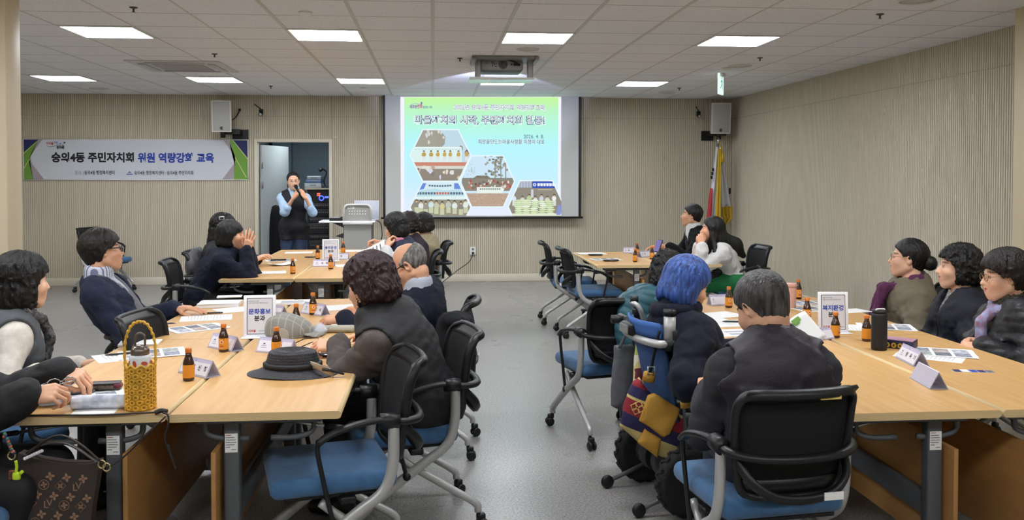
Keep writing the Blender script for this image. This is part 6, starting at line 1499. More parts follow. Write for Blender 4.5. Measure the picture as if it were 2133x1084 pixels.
for i in range(3):
    q = atz(1525 + i * 30, 710 - i * 1.5, TZ); b = MB(); b.box((0, 0, .001), (.055, .04, .002), 0); b.rect(-.022, -.015, .0, .015, .0024, 1); b.build('name_sticker', [M_white, M_navy], None, (q[0], q[1], TZ + .001), .2 * i, label='small printed sticker card in front of the blue-haired person', cat='card', group='row of sticker cards')
# sheet held up by the grey-haired person, sheet held by the pink-scarf person
def held(pts, y, label, green=True, lines=False):
    P = [V3(aty(px, py, yy)) for (px, py), yy in zip(pts, y)]; o = P[0].copy(); b = MB()
    f = lambda u, v: tuple((P[0] * (1 - u) + P[1] * u) * (1 - v) + (P[3] * (1 - u) + P[2] * u) * v - o + V3(0, .01 * math.sin(math.pi * u), 0))
    b.grid(f, 9, 9, 0, thick=.001)
    def qd(u0, v0, u1, v1, m): b.add([tuple(V3(f(u, v)) + V3(0, -.0035, .0015)) for u, v in ((u0, v0), (u1, v0), (u1, v1), (u0, v1))], [(0, 1, 2, 3)], m)
    if green: qd(.04, .05, .55, .2, 1); qd(.1, .2, .4, .26, 1)
    if lines:
        for i in range(5): qd(.12 + .16 * i, .15, .17 + .16 * i, .85, 2)
    return b.build('held_sheet', [M_white, M_green, M_greyink], None, tuple(o), label=label, cat='paper')
held([(1643, 668), (1676, 648), (1722, 702), (1690, 726)], [3.42, 3.5, 3.42, 3.34], 'white leaflet with a green corner held by the grey-haired person')
held([(757, 522), (800, 500), (808, 532), (752, 545)], [8.35, 8.35, 8.3, 8.3], 'printed sheet held up by the person with the pink scarf', False, True)
# yellow woven bottle bag with a thermos in it
q = atz(293, 851, TZ); M_yel = mat('yellow woven cord', '#dcaa3a', .6, var=.2, vscale=50)
t = thing('woven_bottle_bag', 'yellow woven bottle bag with a tall loop handle at the near left table corner', 'bag', (q[0], q[1], TZ))
def wv(a, z): return .049 + .0025 * math.cos(a * 12) * math.cos(z * 2 * math.pi / .0385) + (.003 if z < .01 else 0)
b = MB(); b.grid(lambda u, v: ((wv(u * 2 * math.pi, v * .158)) * math.cos(u * 2 * math.pi), wv(u * 2 * math.pi, v * .158) * math.sin(u * 2 * math.pi), .002 + v * .158), 96, 48, 0, wrapu=True); b.lathe([(.001, .002), (.048, .002)], 24)
for r in range(8):
    for k in range(12):
        a = 2 * math.pi * (k + (r % 2) * .5) / 12; z = .012 + r * .0193
        Mr = frame((.0515 * math.cos(a), .0515 * math.sin(a), z), (-math.sin(a), math.cos(a), 0), (0, 0, 1)); b.tube([(.0085 * math.cos(c), .0078 * math.sin(c), .0) for c in np.linspace(0, 2 * math.pi, 10, endpoint=False)], .0036, 6, M=Mr, closed=True)
        b.disc(0, 0, .0028, None, .0005, 1, Mr, n=6)
b.tube([(.05 * math.cos(a), .05 * math.sin(a), .161 + .006 * math.sin(a * 9)) for a in np.linspace(0, 2 * math.pi, 48, endpoint=False)], .005, 6, closed=True)
b.build('woven_body', [M_yel, mat('woven gap', '#94691c', .8)], t)
b = MB(); ph = [(-.052, 0, .14), (-.055, 0, .2), (-.05, 0, .26), (-.03, 0, .305), (0, 0, .322), (.03, 0, .305), (.05, 0, .26), (.055, 0, .2), (.052, 0, .14)]
pb = bez(ph, 10); b.tube([tuple(p + Vector((0, .002 * math.sin(i * 1.3), .002 * math.cos(i * 1.3)))) for i, p in enumerate(pb)], [.0050 + .0014 * math.sin(i * 1.57) for i in range(len(pb))], 7); b.build('handle', M_yel, t)
t = thing('thermos_bottle', 'white thermos with a steel loop cap standing inside the yellow woven bag', 'bottle', (q[0], q[1], TZ + .004))
b = MB(); b.lathe([(.036, 0), (.038, .005), (.038, .185), (.034, .196)], 24); b.build('thermos_body', mat('white thermos enamel', '#dcdfe2', .3), t)
b = MB()
for k in range(7): b.disc(.0, 0, .012, .007, 0, 0, frame((.0388 * math.cos(k * .9), .0388 * math.sin(k * .9), .168), (-math.sin(k * .9), math.cos(k * .9), 0), (0, 0, 1)), ang=k)
b.build('red_pattern', mat('red flower print', '#c4573f', .4), t)
b = MB(); b.lathe([(.033, .195), (.033, .212), (.026, .228), (.001, .23)], 20); b.tube(bez([(-.018, 0, .225), (-.016, 0, .262), (0, 0, .275), (.016, 0, .262), (.018, 0, .225)], 6), .0042, 8); b.build('loop_cap', mat('brown steel', '#7b6f66', .3, .7), t)
# strap, pouch, case, spectacles at the near left corner
b = MB(); P = [atz(-20, 868, TZ + .006), atz(80, 866, TZ + .006), atz(200, 865, TZ + .006), atz(300, 861, TZ + .006), atz(340, 858, TZ + .007)]; b.tube(bez([tuple(p) for p in P], 6), .006, 6, flat=.6)
b.tube(bez([tuple(p) for p in (atz(322, 861, TZ + .008), atz(336, 856, TZ + .014), atz(347, 858, TZ + .012))], 5), [.009] * 11, 8)
c = atz(352, 866, TZ); b.tube(bez([tuple(c + V3(-.02, 0, .01)), tuple(c + V3(.0, -.012, .004)), tuple(c + V3(.002, -.018, -.03)), tuple(c + V3(-.01, -.015, -.08)), tuple(c + V3(.012, -.015, -.15)), tuple(c + V3(.028, -.015, -.19)), tuple(c + V3(.02, -.015, -.17)), tuple(c + V3(.0, -.015, -.1))], 5), .0035, 6)
M_lea = mat('dark brown leather', '#2b2320', .45, bump=.15, bscale=200); b.build('leather_strap', M_lea, None, label='dark leather strap lying along the near table edge and hanging into the seam', cat='strap')
q = atz(211, 852, TZ); t = thing('clear_roll_pouch', 'clear blue-and-white rolled pouch lying on the white sheet', 'pouch', (q[0], q[1], TZ), math.radians(2))
b = MB(); b.tube(bez([(-.10, 0, .026), (-.09, 0, .026), (0, 0, .028), (.09, 0, .026), (.10, 0, .026)], 5), [.008, .02, .022, .025, .026, .026, .026, .026, .026, .026, .026, .026, .026, .026, .026, .026, .026, .025, .023, .018, .006], 14); b.build('pouch_roll', mat('clear pouch plastic', '#b8c2d8', .2, var=.35, vscale=24, col2='#e2e6ee'), t)
b = MB(); b.box((-.108, 0, .03), (.02, .02, .024), 0, bev=.006); b.build('beige_end', mat('beige end cap', '#bb9c86', .6), t)
q = atz(210, 812, TZ + .004); t = thing('spectacle_case', 'dark floral spectacle case lying on the papers by the hands', 'case', (q[0], q[1], TZ + .004), math.radians(8))
b = MB(); b.box((0, 0, .012), (.16, .06, .022), 0, bev=.01); b.build('case_body', mat('dark floral fabric', '#3a2c28', .6, var=.9, vscale=60, col2='#8a7a6c'), t); b = MB(); b.box((0, 0, .026), (.15, .055, .006), 0, bev=.003); b.build('case_lid', mat('dark case lid', '#3a3436', .4), t); b = MB(); b.box((.065, -.01, .016), (.03, .045, .02), 0, bev=.008); b.build('red_trim', mat('maroon trim', '#6d2436', .5), t)
q = atz(145, 822, TZ + .004); b = MB(); b.box((0, 0, .008), (.09, .04, .014), 0, bev=.005, M=RZ(.3)); b.box((.03, .03, .006), (.1, .03, .01), 0, bev=.004, M=RZ(-.2)); b.build('keyring_wallet', mat('grey patterned wallet', '#55565c', .5, var=.6, vscale=70), None, (q[0], q[1], TZ + .004), label='small grey patterned wallet on the papers below the hands', cat='wallet')
q = atz(216, 829, TZ + .003); b = MB(); b.box((0, 0, .003), (.13, .035, .005), 0, bev=.002); b.build('blue_pen_case', mat('teal blue plastic', '#4f7f99', .4), None, (q[0], q[1], TZ + .003), .1, label='flat teal-blue strip below the floral spectacle case', cat='pen case')
b = MB(); o = V3(aty(128, 797, 3.36)); R_ = lambda x, y, z: tuple(V3(x, y, z))
for e in (-1, 1): b.tube([(e * .026 + .022 * math.cos(a), 0, .016 * math.sin(a)) for a in np.linspace(0, 2 * math.pi, 16, endpoint=False)], .0022, 6, closed=True); b.tube([(e * .048, 0, .006), (e * .05 - .02, -.02, .004), (e * .03 - .05, -.025, -.002)], .002, 6)
b.tube([(-.006, 0, .004), (.006, 0, .004)], .002, 6); b.build('spectacles', mat('silver wire', '#a7a9ad', .2, .9), None, tuple(o), .6, label='silver folded spectacles held in the hands at the left edge', cat='spectacles')
# pens
def pen(px, py, deg, label, col='#22242a'):
    q = atz(px, py, TZ); b = MB(); b.tube([(-.07, 0, .005), (-.05, 0, .005), (.06, 0, .005), (.07, 0, .005)], [.002, .005, .0052, .004], 8); b.box((.04, 0, .011), (.03, .003, .002), 1); b.build('pen', [mat('pen ' + col, col, .4), M_silver], None, (q[0], q[1], TZ + .003), math.radians(deg), label=label, cat='pen')
pen(440, 655, 5, 'black and white pen on the sheet below the cream notebook'); pen(252, 741, 20, 'dark pen on the sheets behind the woven bag'); pen(1530, 673, -12, 'dark pen on the white sheet beside the grey head')
# straw hat with ribbon
q = atz(610, 778, TZ); t = thing('straw_hat', 'black straw hat with a beige and black ribbon on the left table', 'hat', (q[0], q[1], TZ), math.radians(-8))
M_str = mat('black straw weave', '#313135', .55, bump=.6, bscale=160, var=.25, vscale=60); b = MB()
def hat(u, v):
    a = u * 2 * math.pi; br = .172 * (1 + .06 * math.cos(2 * a)); cx, cy = math.cos(a), math.sin(a)
    if v < .32: s = v / .32; r = br + (.108 - br) * s; z = .012 + .018 * s - .014 * (1 - s) * (1 + .5 * math.cos(2 * a + .6)) * .8 + .004 * s
    elif v < .72: s = (v - .32) / .40; r = .108 - .014 * s ** 1.5; z = .034 + .06 * s + .003 * math.sin(s * 34)
    else: s = (v - .72) / .28; r = .094 * (1 - s) ** .8; z = .094 + .010 * math.sin(min(1, s * 3) * math.pi / 2) - .018 * s ** 2 * (1 - .3 * math.cos(2 * a)) + .003 * math.sin(s * 30)
    return (r * cx * 1.08, r * cy * .88, max(.003, z))
b.grid(hat, 64, 90, 0, wrapu=True, thick=.003); b.build('hat_body', M_str, t)
b = MB(); b.tube([(.107 * 1.09 * math.cos(a), .107 * .89 * math.sin(a), .042) for a in np.linspace(0, 2 * math.pi, 40, endpoint=False)], .013, 6, closed=True, flat=1); hb = b.build('hat_band', mat('black ribbon', '#1a1a1d', .6), t)
b = MB(); b.grid(lambda u, v: (.095 + .10 * u, -.055 - .018 * math.sin(u * 3) - .01 * v, .052 - .035 * u + .034 * (v - .5) * (1 - .25 * u) + .006 * math.sin(v * 6 + u * 4)), 12, 8, 0, thick=.003); b.build('beige_ribbon', mat('beige ribbon', '#b5a48f', .6), t)
b = MB(); b.tube(bez([(.15, -.075, .035), (.19, -.07, .03), (.24, -.06, .012)], 5), [.012, .014, .012, .014, .012, .014, .012, .012, .01, .01, .008], 8, flat=.5); b.build('ribbon_knot', MATS['black ribbon'], t)
# flat cap, glasses cloth, pouch
q = atz(604, 699, TZ); t = thing('flat_cap', 'grey checked flat cap lying behind the framed sign', 'cap', (q[0], q[1], TZ), math.radians(-6))
mcap = mat('grey tweed check', '#85857e', .9, bump=.5, bscale=260, sheen=.2); nt = mcap.node_tree; N = nt.nodes; L = nt.links
tc = [n for n in N if n.type == 'TEX_COORD'][0]; sp = N.new('ShaderNodeSeparateXYZ'); L.new(tc.outputs['Object'], sp.inputs[0]); outs = []
for ax in (0, 1):
    m1 = N.new('ShaderNodeMath'); m1.operation = 'MULTIPLY'; m1.inputs[1].default_value = 26; L.new(sp.outputs[ax], m1.inputs[0]); m2 = N.new('ShaderNodeMath'); m2.operation = 'FRACT'; L.new(m1.outputs[0], m2.inputs[0]); m3 = N.new('ShaderNodeMath'); m3.operation = 'LESS_THAN'; m3.inputs[1].default_value = .12; L.new(m2.outputs[0], m3.inputs[0]); outs.append(m3.outputs[0])
mm = N.new('ShaderNodeMath'); mm.operation = 'MAXIMUM'; L.new(outs[0], mm.inputs[0]); L.new(outs[1], mm.inputs[1]); mx = N.new('ShaderNodeMix'); mx.data_type = 'RGBA'; mx.inputs[6].default_value = lin('#85857e'); mx.inputs[7].default_value = lin('#a8a092'); L.new(mm.outputs[0], mx.inputs[0]); L.new(mx.outputs[2], N['Principled BSDF'].inputs['Base Color'])
b = MB(); b.grid(lambda u, v: (.125 * math.cos(2 * math.pi * u) * math.sin(math.pi * v * .5) ** .8 * 1.1 - .01, .115 * math.sin(2 * math.pi * u) * math.sin(math.pi * v * .5) ** .8, .018 + (.10 - .035 * (math.cos(2 * math.pi * u) * math.sin(math.pi * v / 2))) * math.cos(math.pi * v * .5) ** .75), 36, 18, 0, wrapu=True); b.grid(lambda u, v: (.1275 * math.cos(2 * math.pi * u) - .01, .115 * math.sin(2 * math.pi * u), .002 + .02 * v), 36, 3, 0, wrapu=True); b.build('cap_crown', mcap, t)
b = MB(); b.grid(lambda u, v: (.10 + .085 * v * math.cos((u - .5) * 1.6), .10 * math.sin((u - .5) * 2.3) * (1 - .1 * v), .02 - .014 * v - .004 * (2 * u - 1) ** 2), 14, 6, 0, thick=.005); b.build('cap_peak', mcap, t)
q = atz(688, 696, TZ); b = MB(); b.box((0, 0, .018), (.26, .075, .034), 0, bev=.016, seg=4); b.build('long_pouch', cloth('grey beige pouch cloth', '#a3a08f', 'smooth'), None, (q[0], q[1] + .06, TZ), -.05, label='long grey-beige fabric pouch right of the flat cap', cat='pouch')
q = atz(660, 698, TZ); b = MB(); b.grid(lambda u, v: ((u - .5) * .09 + .03 * v, .03 * math.sin(u * 5) * v, .002 + .06 * v * (.4 + .6 * abs(math.sin(u * 4)))), 14, 8, 0, thick=.001); b.build('clear_bag', mat('clear wrapper', '#d9dce6', .1, alpha=.5), None, (q[0], q[1], TZ), .2, label='crumpled clear wrapper with a blue tab in front of the long pouch', cat='wrapper')
b = MB(); q = atz(645, 722, TZ); 
for e in (-1, 1): b.tube([(e * .03 + .024 * math.cos(a), .06, .022 + .019 * math.sin(a)) for a in np.linspace(0, 2 * math.pi, 16, endpoint=False)], .0015, 6, closed=True); b.tube([(e * .056, .06, .03), (e * .058, -.01, .03), (e * .055, -.06, .012)], .0026, 6, m=1)
b.tube([(-.006, .06, .026), (.006, .06, .026)], .0015, 6); b.build('spectacles', [mat('rose spectacle rim', '#b08a80', .3, .5), M_blk], None, (q[0], q[1], TZ), math.radians(-65), label='thin rose-rimmed spectacles on the table by the straw hat', cat='spectacles')
q = atz(690, 741, TZ); b = MB(); b.box((0, 0, .006), (.075, .15, .010), 0, bev=.004); b.build('phone', mat('black phone', '#17181b', .15), None, (q[0], q[1], TZ), -1.4, label='black phone behind the straw hat under the sleeve', cat='phone')
def phone_flat(px, py, deg, label): q = atz(px, py, TZ + .004); b = MB(); b.box((0, 0, .006), (.075, .155, .010), 0, bev=.004); b.build('phone', MATS['black phone'], None, (q[0], q[1], TZ + .005), math.radians(deg), label=label, cat='phone')
phone_flat(580, 543, -80, 'black phone on the papers at the left of the far left tables'); phone_flat(1240, 532, -88, 'black phone on the farther papers of the far right table'); phone_flat(1272, 544, -85, 'black phone on the nearer papers of the far right table')
q = atz(645, 537, TZ); b = MB(); b.tube([(.05 * math.cos(a), .03 * math.sin(a), .006) for a in np.linspace(0, 2 * math.pi, 14, endpoint=False)], .005, 6, closed=True); b.tube([(.04, .01, .006), (.1, .03, .006)], .006, 6); b.build('cord_loop', M_blk, None, (q[0], q[1], TZ), label='looped dark cord beside the bottle left of the far framed sign', cat='cord')
# right tables: tumblers, box
q = atz(1831, 729, TZ); t = thing('tall_tumbler', 'tall matte black tumbler with a white flip cap on the right tables', 'tumbler', (q[0], q[1], TZ))
M_tb = mat('matte black tumbler', '#1a1b1d', .55); b = MB(); b.lathe([(.032, 0), (.037, .004), (.0375, .02), (.0375, .168), (.0365, .18), (.03, .183)], 28); b.build('tumbler_body', M_tb, t); b = MB(); b.lathe([(.033, .182), (.034, .19), (.033, .198), (.001, .199)], 24); b.build('lid', M_tb, t); b = MB(); b.tube(bez([(-.024, -.012, .196), (-.022, -.02, .204), (.012, -.02, .204), (.018, -.012, .198)], 5), .005, 8); b.build('carry_loop', mat('pale cap loop', '#c9ccce', .3), t)
q = atz(1647, 641, TZ); t = thing('pink_tumbler', 'pale pink tumbler behind the grey-haired person', 'tumbler', (q[0], q[1], TZ)); b = MB(); b.lathe([(.03, 0), (.033, .004), (.035, .12), (.036, .135)], 24); b.build('tumbler_body', mat('pale pink enamel', '#dba898', .4), t); b = MB(); b.lathe([(.0375, .133), (.0375, .155), (.034, .16), (.001, .161)], 24); b.build('lid', MATS['pale pink enamel'], t)
q = atz(1868, 727, TZ); t = thing('snack_box', 'dark blue snack box with yellow pieces lying behind the name tent', 'box', (q[0] + .03, q[1] + .03, TZ), math.radians(-42)); b = MB(); b.box((0, 0, .022), (.15, .10, .042), 0, bev=.003)
b.build('carton', mat('dark blue carton', '#2c2a4a', .4), t); b = MB(); Mx = frame((0, -.0506, .02), (1, 0, 0), (0, 0, 1))
for i in range(3): b.disc(-.045 + i * .03, -.003, .012, .013, .0, 0, Mx); b.disc(-.045 + i * .03, -.003, .006, .007, .0004, 1, Mx)
b.build('front_print', [mat('yellow print', '#d7b83a', .4), mat('brown print', '#6b4a22', .5)], t); b = MB(); b.box((0, 0, .0435), (.145, .095, .001)); b.build('pink_lid', mat('pink lilac print', '#b48a9e', .4), t)
b = MB(); o = V3(aty(1478, 783, 3.98)); Mx = RZ(-.3) @ RX(.6); b.box((0, 0, 0), (.072, .15, .009), 0, M=Mx, bev=.004); b.build('phone', mat('rose phone shell', '#8d7a80', .3), None, tuple(o), 1.2, label='phone held low by the blue-haired person', cat='phone')
b = MB(); o = V3(aty(1371, 513, 9.45)); b.box((0, 0, 0), (.075, .012, .15), 0, M=RX(-.5), bev=.004); b.box((0, -.008, 0), (.064, .003, .135), 1, M=RX(-.5)); b.build('phone', [MATS['black phone'], glow('lit phone screen', '#8f86c8', .8)], None, tuple(o), -.9, label='phone with a lit screen held by the dark-suited person', cat='phone')
# sandwich of clothes on chairs
f = U([ell((.20, 5.0, .64), (.035, .2, .24)), ell((.115, 4.80, .58), (.11, .03, .22)), ell((.13, 4.86, .79), (.09, .12, .04)), ell((.05, 4.81, .70), (.05, .035, .10))], .04)
def loose(name, label, cat, f, lo, hi, h, m, loc):
    V, Q = nets(f, [np.arange(lo[k], hi[k] + h, h) for k in range(3)]); o = bpy.data.objects.new(name, np_mesh(name, V - V3(loc), Q, m)); COL.objects.link(o); o.location = loc; return tag(o, label, cat)
def wr_(f, a, k, thin=None):
    def g(p):
        q = p.astype(F32); return f(p) - a * vnoise(q * np.array([1, 1, .55], F32), k) - a * .6 * np.maximum(0, .3 - np.abs(vnoise(q * np.array([1, 1, .4], F32) + 3, k * 1.6)))
    return g
coat = loose('hanging_coat', 'black buttoned coat hung over the chair back behind the quilted vest', 'coat', wr_(f, .016, 15), (-.06, 4.68, .25), (.30, 5.3, .95), .008, cloth('black coat cloth', '#1e1f22'), (.19, 5.0, .3))
for z in (.30, .44):
    b = MB(); b.lathe([(.001, .006), (.014, .004), (.015, 0)], 12, M=T(-.10, -.235, z) @ RX(math.pi / 2)); b.build('button', mat('grey horn button', '#4a4a4c', .4), coat)
f = U([ell((-2.24, 8.58, .76), (.07, .2, .15)), ell((-2.22, 8.6, .62), (.05, .16, .18))], .05)
loose('hanging_jacket', 'dark grey leather jacket over the chair behind the navy knit coat', 'jacket', wr_(f, .02, 13), (-2.4, 8.3, .35), (-2.08, 8.9, 1.0), .01, mat('grey leather', '#4c4d52', .45, bump=.2, bscale=80), (-2.24, 8.58, .45))
f = U([ell((1.17, 5.0, .76), (.115, .055, .16)), ell((1.26, 5.03, .88), (.09, .07, .07)), ell((1.12, 4.99, .66), (.07, .05, .14))], .05)
def quilt(p): return f(p) - .007 * (np.sqrt(np.abs(np.sin((p[:, 2] + .35 * p[:, 0]) * math.pi / .055))) - .5) - .008 * vnoise(p.astype(F32), 12)
loose('draped_jacket', 'teal quilted jacket draped over the right half of the chair back', 'jacket', quilt, (.95, 4.85, .45), (1.42, 5.16, 1.02), .008, MATS['teal quilted jacket'], (1.17, 5.0, .5))
# handbag hanging under the near left table edge
M_mono = mat('brown coated canvas', '#332a26', .5, var=.06, vscale=20, bump=.1, bscale=300); M_mg = mat('tan canvas print', '#8a6a52', .5)
HYb = 3.12; hx = lambda px, py, y=HYb: aty(px, py, y)
o = V3(hx(115, 1010)); t = thing('handbag', 'brown monogram shoulder bag hanging below the near left table corner', 'handbag', tuple(o), 0)
def hb(px, py, dy=0.0): return tuple(V3(hx(px, py, HYb + dy)) - o)
Mh = frame((0, 0, 0), (1, 0, 0), (0, 0, 1)); b = MB()
outl = [(38, 945), (80, 958), (130, 966), (180, 968), (207, 962), (200, 1010), (192, 1060), (188, 1100), (18, 1100), (24, 1050), (32, 990)]
pts = [(hb(*p)[0], hb(*p)[2]) for p in outl][::-1]; b.prism([(p[0], p[1]) for p in pts], -.045, .0, 0, frame((0, 0, 0), (1, 0, 0), (0, 0, 1)))
b.build('bag_body', M_mono, t)
# printed repeat: interlocking letters, four-petal flowers, diamonds
b = MB(); Mp = frame((0, -.0012, 0), (1, 0, 0), (0, 0, 1)); inside = lambda x, z: all(((pts[(i + 1) % len(pts)][0] - pts[i][0]) * (z - pts[i][1]) - (pts[(i + 1) % len(pts)][1] - pts[i][1]) * (x - pts[i][0])) > .010 * math.hypot(pts[(i + 1) % len(pts)][0] - pts[i][0], pts[(i + 1) % len(pts)][1] - pts[i][1]) for i in range(len(pts)))
def petal4(x, y, r, a0):
    for k in range(4): a = a0 + k * math.pi / 2; b.disc(x + r * .55 * math.cos(a), y + r * .55 * math.sin(a), r * .45, r * .30, 0, 0, Mp, n=9, ang=a)
for r in range(-2, 9):
    for c in range(-2, 8):
        x = -.19 + c * .054 + (r % 2) * .027 + r * .006; z = .115 - r * .034 - c * .006
        if not inside(x, z): continue
        k = (c + 2 * (r // 2)) % 3
        if r % 2 == 0: petal4(x, z, .0155, .15)
        elif k == 0: b.text('L', .034, x - .006, z - .002, 0, 0, Mp, .006); b.text('V', .034, x + .006, z + .004, .0003, 0, Mp, .006)
        elif k == 1:
            b.tube([(x + .0165 * math.cos(a), z + .0165 * math.sin(a), 0) for a in np.linspace(0, 2 * math.pi, 16, endpoint=False)], .0012, 4, closed=True, M=Mp); petal4(x, z, .012, .15)
        else:
            b.tube([(x + dx * .018, z + dz * .018, 0) for dx, dz in ((1, 0), (0, 1), (-1, 0), (0, -1))], .0012, 4, closed=True, M=Mp); petal4(x, z, .010, .8)
b.build('canvas_print', M_mg, t)
b = MB(); sp1_ = [hb(48, 960, -.02), hb(62, 945, -.03), hb(95, 918, -.03), hb(130, 908, -.03), hb(170, 928, -.03), hb(210, 962, -.03)]; b.tube(bez(sp1_, 6), .011, 8, flat=.35)
b.tube(bez([hb(44, 952, .02), hb(80, 930, .03), hb(140, 925, .03), hb(210, 968, .02)], 6), .009, 8, flat=.35); b.tube(bez([hb(225, 975, -.02), hb(255, 955, -.03), hb(300, 912, -.05), hb(345, 868, -.05)], 6), .007, 6, flat=.4); b.build('shoulder_strap', MATS['dark brown leather'], t)
M_br = mat('pale brass', '#b9a67c', .25, .9); b = MB()
for (px, py) in ((212, 968), (222, 974), (24, 950)):
    b = MB(); c = V3(hb(px, py, -.03)); b.tube([tuple(c + V3(.012 * math.cos(a), 0, .014 * math.sin(a))) for a in np.linspace(0, 2 * math.pi, 12, endpoint=False)], .003, 6, closed=True); b.build('buckle_ring', M_br, t)
b = MB(); random.seed(2)
for i in range(16): c = V3(hb(8 + i * 1.3 + random.uniform(-2, 2), 905 + i * 2.6, -.04)); b.lathe([(.001, -.006), (.006, -.003), (.006, .003), (.001, .006)], 8, m=i % 4, M=T(*c))
MBEADS = [mat('bead green', '#2f6a3a', .3), mat('bead purple', '#4c3564', .3), mat('bead orange', '#b5632e', .3), mat('bead navy', '#24284a', .3), mat('bead pearl', '#cfcdd2', .2)]; b.build('bead_charm', MBEADS, t); b = MB()
for i in range(8): c = V3(hb(52 + i * 5, 956 - i * 2.3, -.04)); b.lathe([(.001, -.006), (.006, -.003), (.006, .003), (.001, .006)], 8, m=4, M=T(*c))
b.build('pearl_charm', MBEADS, t)
b = MB(); c = V3(hb(33, 985, -.05)); b.tube(bez([tuple(c + V3(0, 0, .04)), tuple(c + V3(.003, 0, .02)), tuple(c)], 4), .005, 8); b.box(tuple(c + V3(.002, 0, -.012)), (.026, .016, .028), 0, bev=.007); b.tube([tuple(c + V3(.012, 0, -.005)), tuple(c + V3(.022, 0, .004))], .006, 8); b.build('yellow_charm', mat('neon yellow plastic', '#b8d52c', .35), t)
b = MB(); c = V3(hb(24, 990, -.04)); b.box(tuple(c), (.02, .012, .034), 0, bev=.006); b.build('green_red_charm', mat('dark green charm', '#3f5a34', .4, var=.9, vscale=60, col2='#a5522f'), t)

# power wheelchair with bags on its back
WX = 1.10; t = thing('power_wheelchair', 'black power wheelchair with blue backrest and grey push handles under the blue-haired person', 'wheelchair', (1.215, 4.22, 0), math.radians(-80))
# local: +y is the way it faces (to the right of the picture), +x toward the viewer
def wheel(x, y, r, w, n=36):
    b = MB(); Mx = T(x, y, r) @ RY(math.pi / 2); pr = []
    for k in range(13): a = -math.pi * .5 + math.pi * k / 12; pr.append((r - w * .5 + w * .5 * math.cos(a), w * .5 * math.sin(a)))
    b.lathe([(r * .62, -w * .42)] + pr + [(r * .62, w * .42)], n, 0, Mx)
    for k in range(n):
        a = 2 * math.pi * k / n; b.box((0, 0, 0), (.008, .012, w * .7), 0, M=Mx @ Matrix.Rotation(a, 4, 'Z') @ T(r - .001, 0, 0) @ RX(.5 if k % 2 else -.5))
    return b.build('drive_wheel', mat('tyre rubber', '#1f2022', .75, bump=.3, bscale=90), t), Mx
for s in (-1, 1):
    wo, Mx = wheel(s * .25, -.08, .165, .07); b = MB(); b.lathe([(.001, s * .03), (.03, s * .035), (.045, s * .02), (.10, s * .012), (.104, s * -.01)], 20, 0, Mx)
    for k in range(5): b.box((.065, 0, s * .012), (.09, .022, .016), 0, M=Mx @ Matrix.Rotation(2 * math.pi * k / 5, 4, 'Z'))
    b.build('hub', mat('dark grey hub', '#3d3e41', .4), wo)
    b = MB(); b.lathe([(.001, -.014), (.026, -.014), (.033, -.007), (.033, .007), (.026, .014), (.001, .014)], 16, M=T(s * .2, -.31, .034) @ RY(math.pi / 2)); b.build('anti_tip_roller', M_rub, t)
    b = MB(); b.tube([(s * .2, -.31, .034), (s * .2, -.10, .11)], .012, 6); b.tube(bez([(s * .19, -.06, .2), (s * .195, -.08, .5), (s * .2, -.12, .80), (s * .2, -.15, .87)], 5), .013, 8); b.tube([(s * .2, -.08, .46), (s * .22, .42, .46)], .016, 8); b.tube([(s * .18, .05, .16), (s * .18, .4, .2)], .016, 8); b.build('side_frame', MATS['dark grey table metal'], t)
    b = MB(); b.tube(bez([(s * .2, -.13, .83), (s * .2, -.15, .90), (s * .2, -.22, .915)] if s < 0 else [(s * .2, -.13, .83), (s * .2, -.15, .93)], 4), .016, 8); b.tube([(s * .2, -.15, .93), (s * .2, -.15, .96)] if s > 0 else [(s * .2, -.2, .912), (s * .2, -.29, .918)], .021, 10, m=1); b.build('push_handle', [M_silver, M_blk], t)
    b = MB(); b.lathe([(.05, -.03), (.055, 0), (.05, .03)], 14, M=T(s * .2, .42, .055) @ RY(math.pi / 2)); b.tube([(s * .2, .42, .055), (s * .2, .4, .2)], .015, 6); b.build('front_caster', M_rub, t)
b = MB(); b.tube(bez([(-.2, -.15, .86), (-.19, -.22, .86), (0, -.24, .855), (.19, -.22, .86), (.2, -.15, .86)], 6), .019, 10); b.build('push_bar', M_silver, t)
b = MB(); b.tube(bez([(-.2, -.13, .88), (-.215, -.16, .97), (-.17, -.19, 1.0), (-.13, -.17, .98), (-.14, -.13, .88)], 5), .013, 8); b.box((-.17, -.17, .95), (.05, .03, .05), 1, bev=.01); b.tube([(-.17, -.18, 1.0), (-.17, -.18, 1.035)], .022, 8, m=1); b.build('folded_armrest', [M_silver, M_blk], t)
b = MB(); b.box((-.06, -.245, .895), (.13, .07, .06), 0, bev=.015); b.box((-.06, -.282, .895), (.10, .006, .04), 1); b.tube([(-.26, -.22, .918), (-.12, -.22, .91)], .02, 8); b.build('control_box', [M_blk, MATS['mid grey plastic']], t)
b = MB(); b.tube([(.2, -.16, .87), (.2, -.16, .99)], .028, 12, m=1); b.tube([(.2, -.16, .99), (.2, -.16, 1.02)], .03, 12); b.tube([(.2, -.16, .83), (.2, -.16, .88)], .034, 12); b.build('round_column', [M_blk, M_silver], t)
b = MB(); b.grid(lambda u, v: ((u - .5) * .36, -.11 - .09 * v - .05 * math.sin(math.pi * u), .42 + .46 * v), 12, 12, 0, thick=.02); b.build('backrest', mat('blue ribbed fabric', '#34507f', .8, var=.15, vscale=30, bump=.5, bscale=120, stretch=(1, 1, 6)), t)
b = MB(); b.grid(lambda u, v: ((u - .5) * .37, -.115 - .09 * (.85 + .15 * v) - .05 * math.sin(math.pi * u) - .006, .82 + .07 * v), 12, 4, 0, thick=.012); b.lathe([(.02, 0), (.022, .012), (.001, .016)], 12, m=1, M=T(.09, -.195, .83) @ RX(math.pi / 2)); b.build('back_top_band', [mat('blue canvas band', '#3e66a8', .8), M_blk], t)
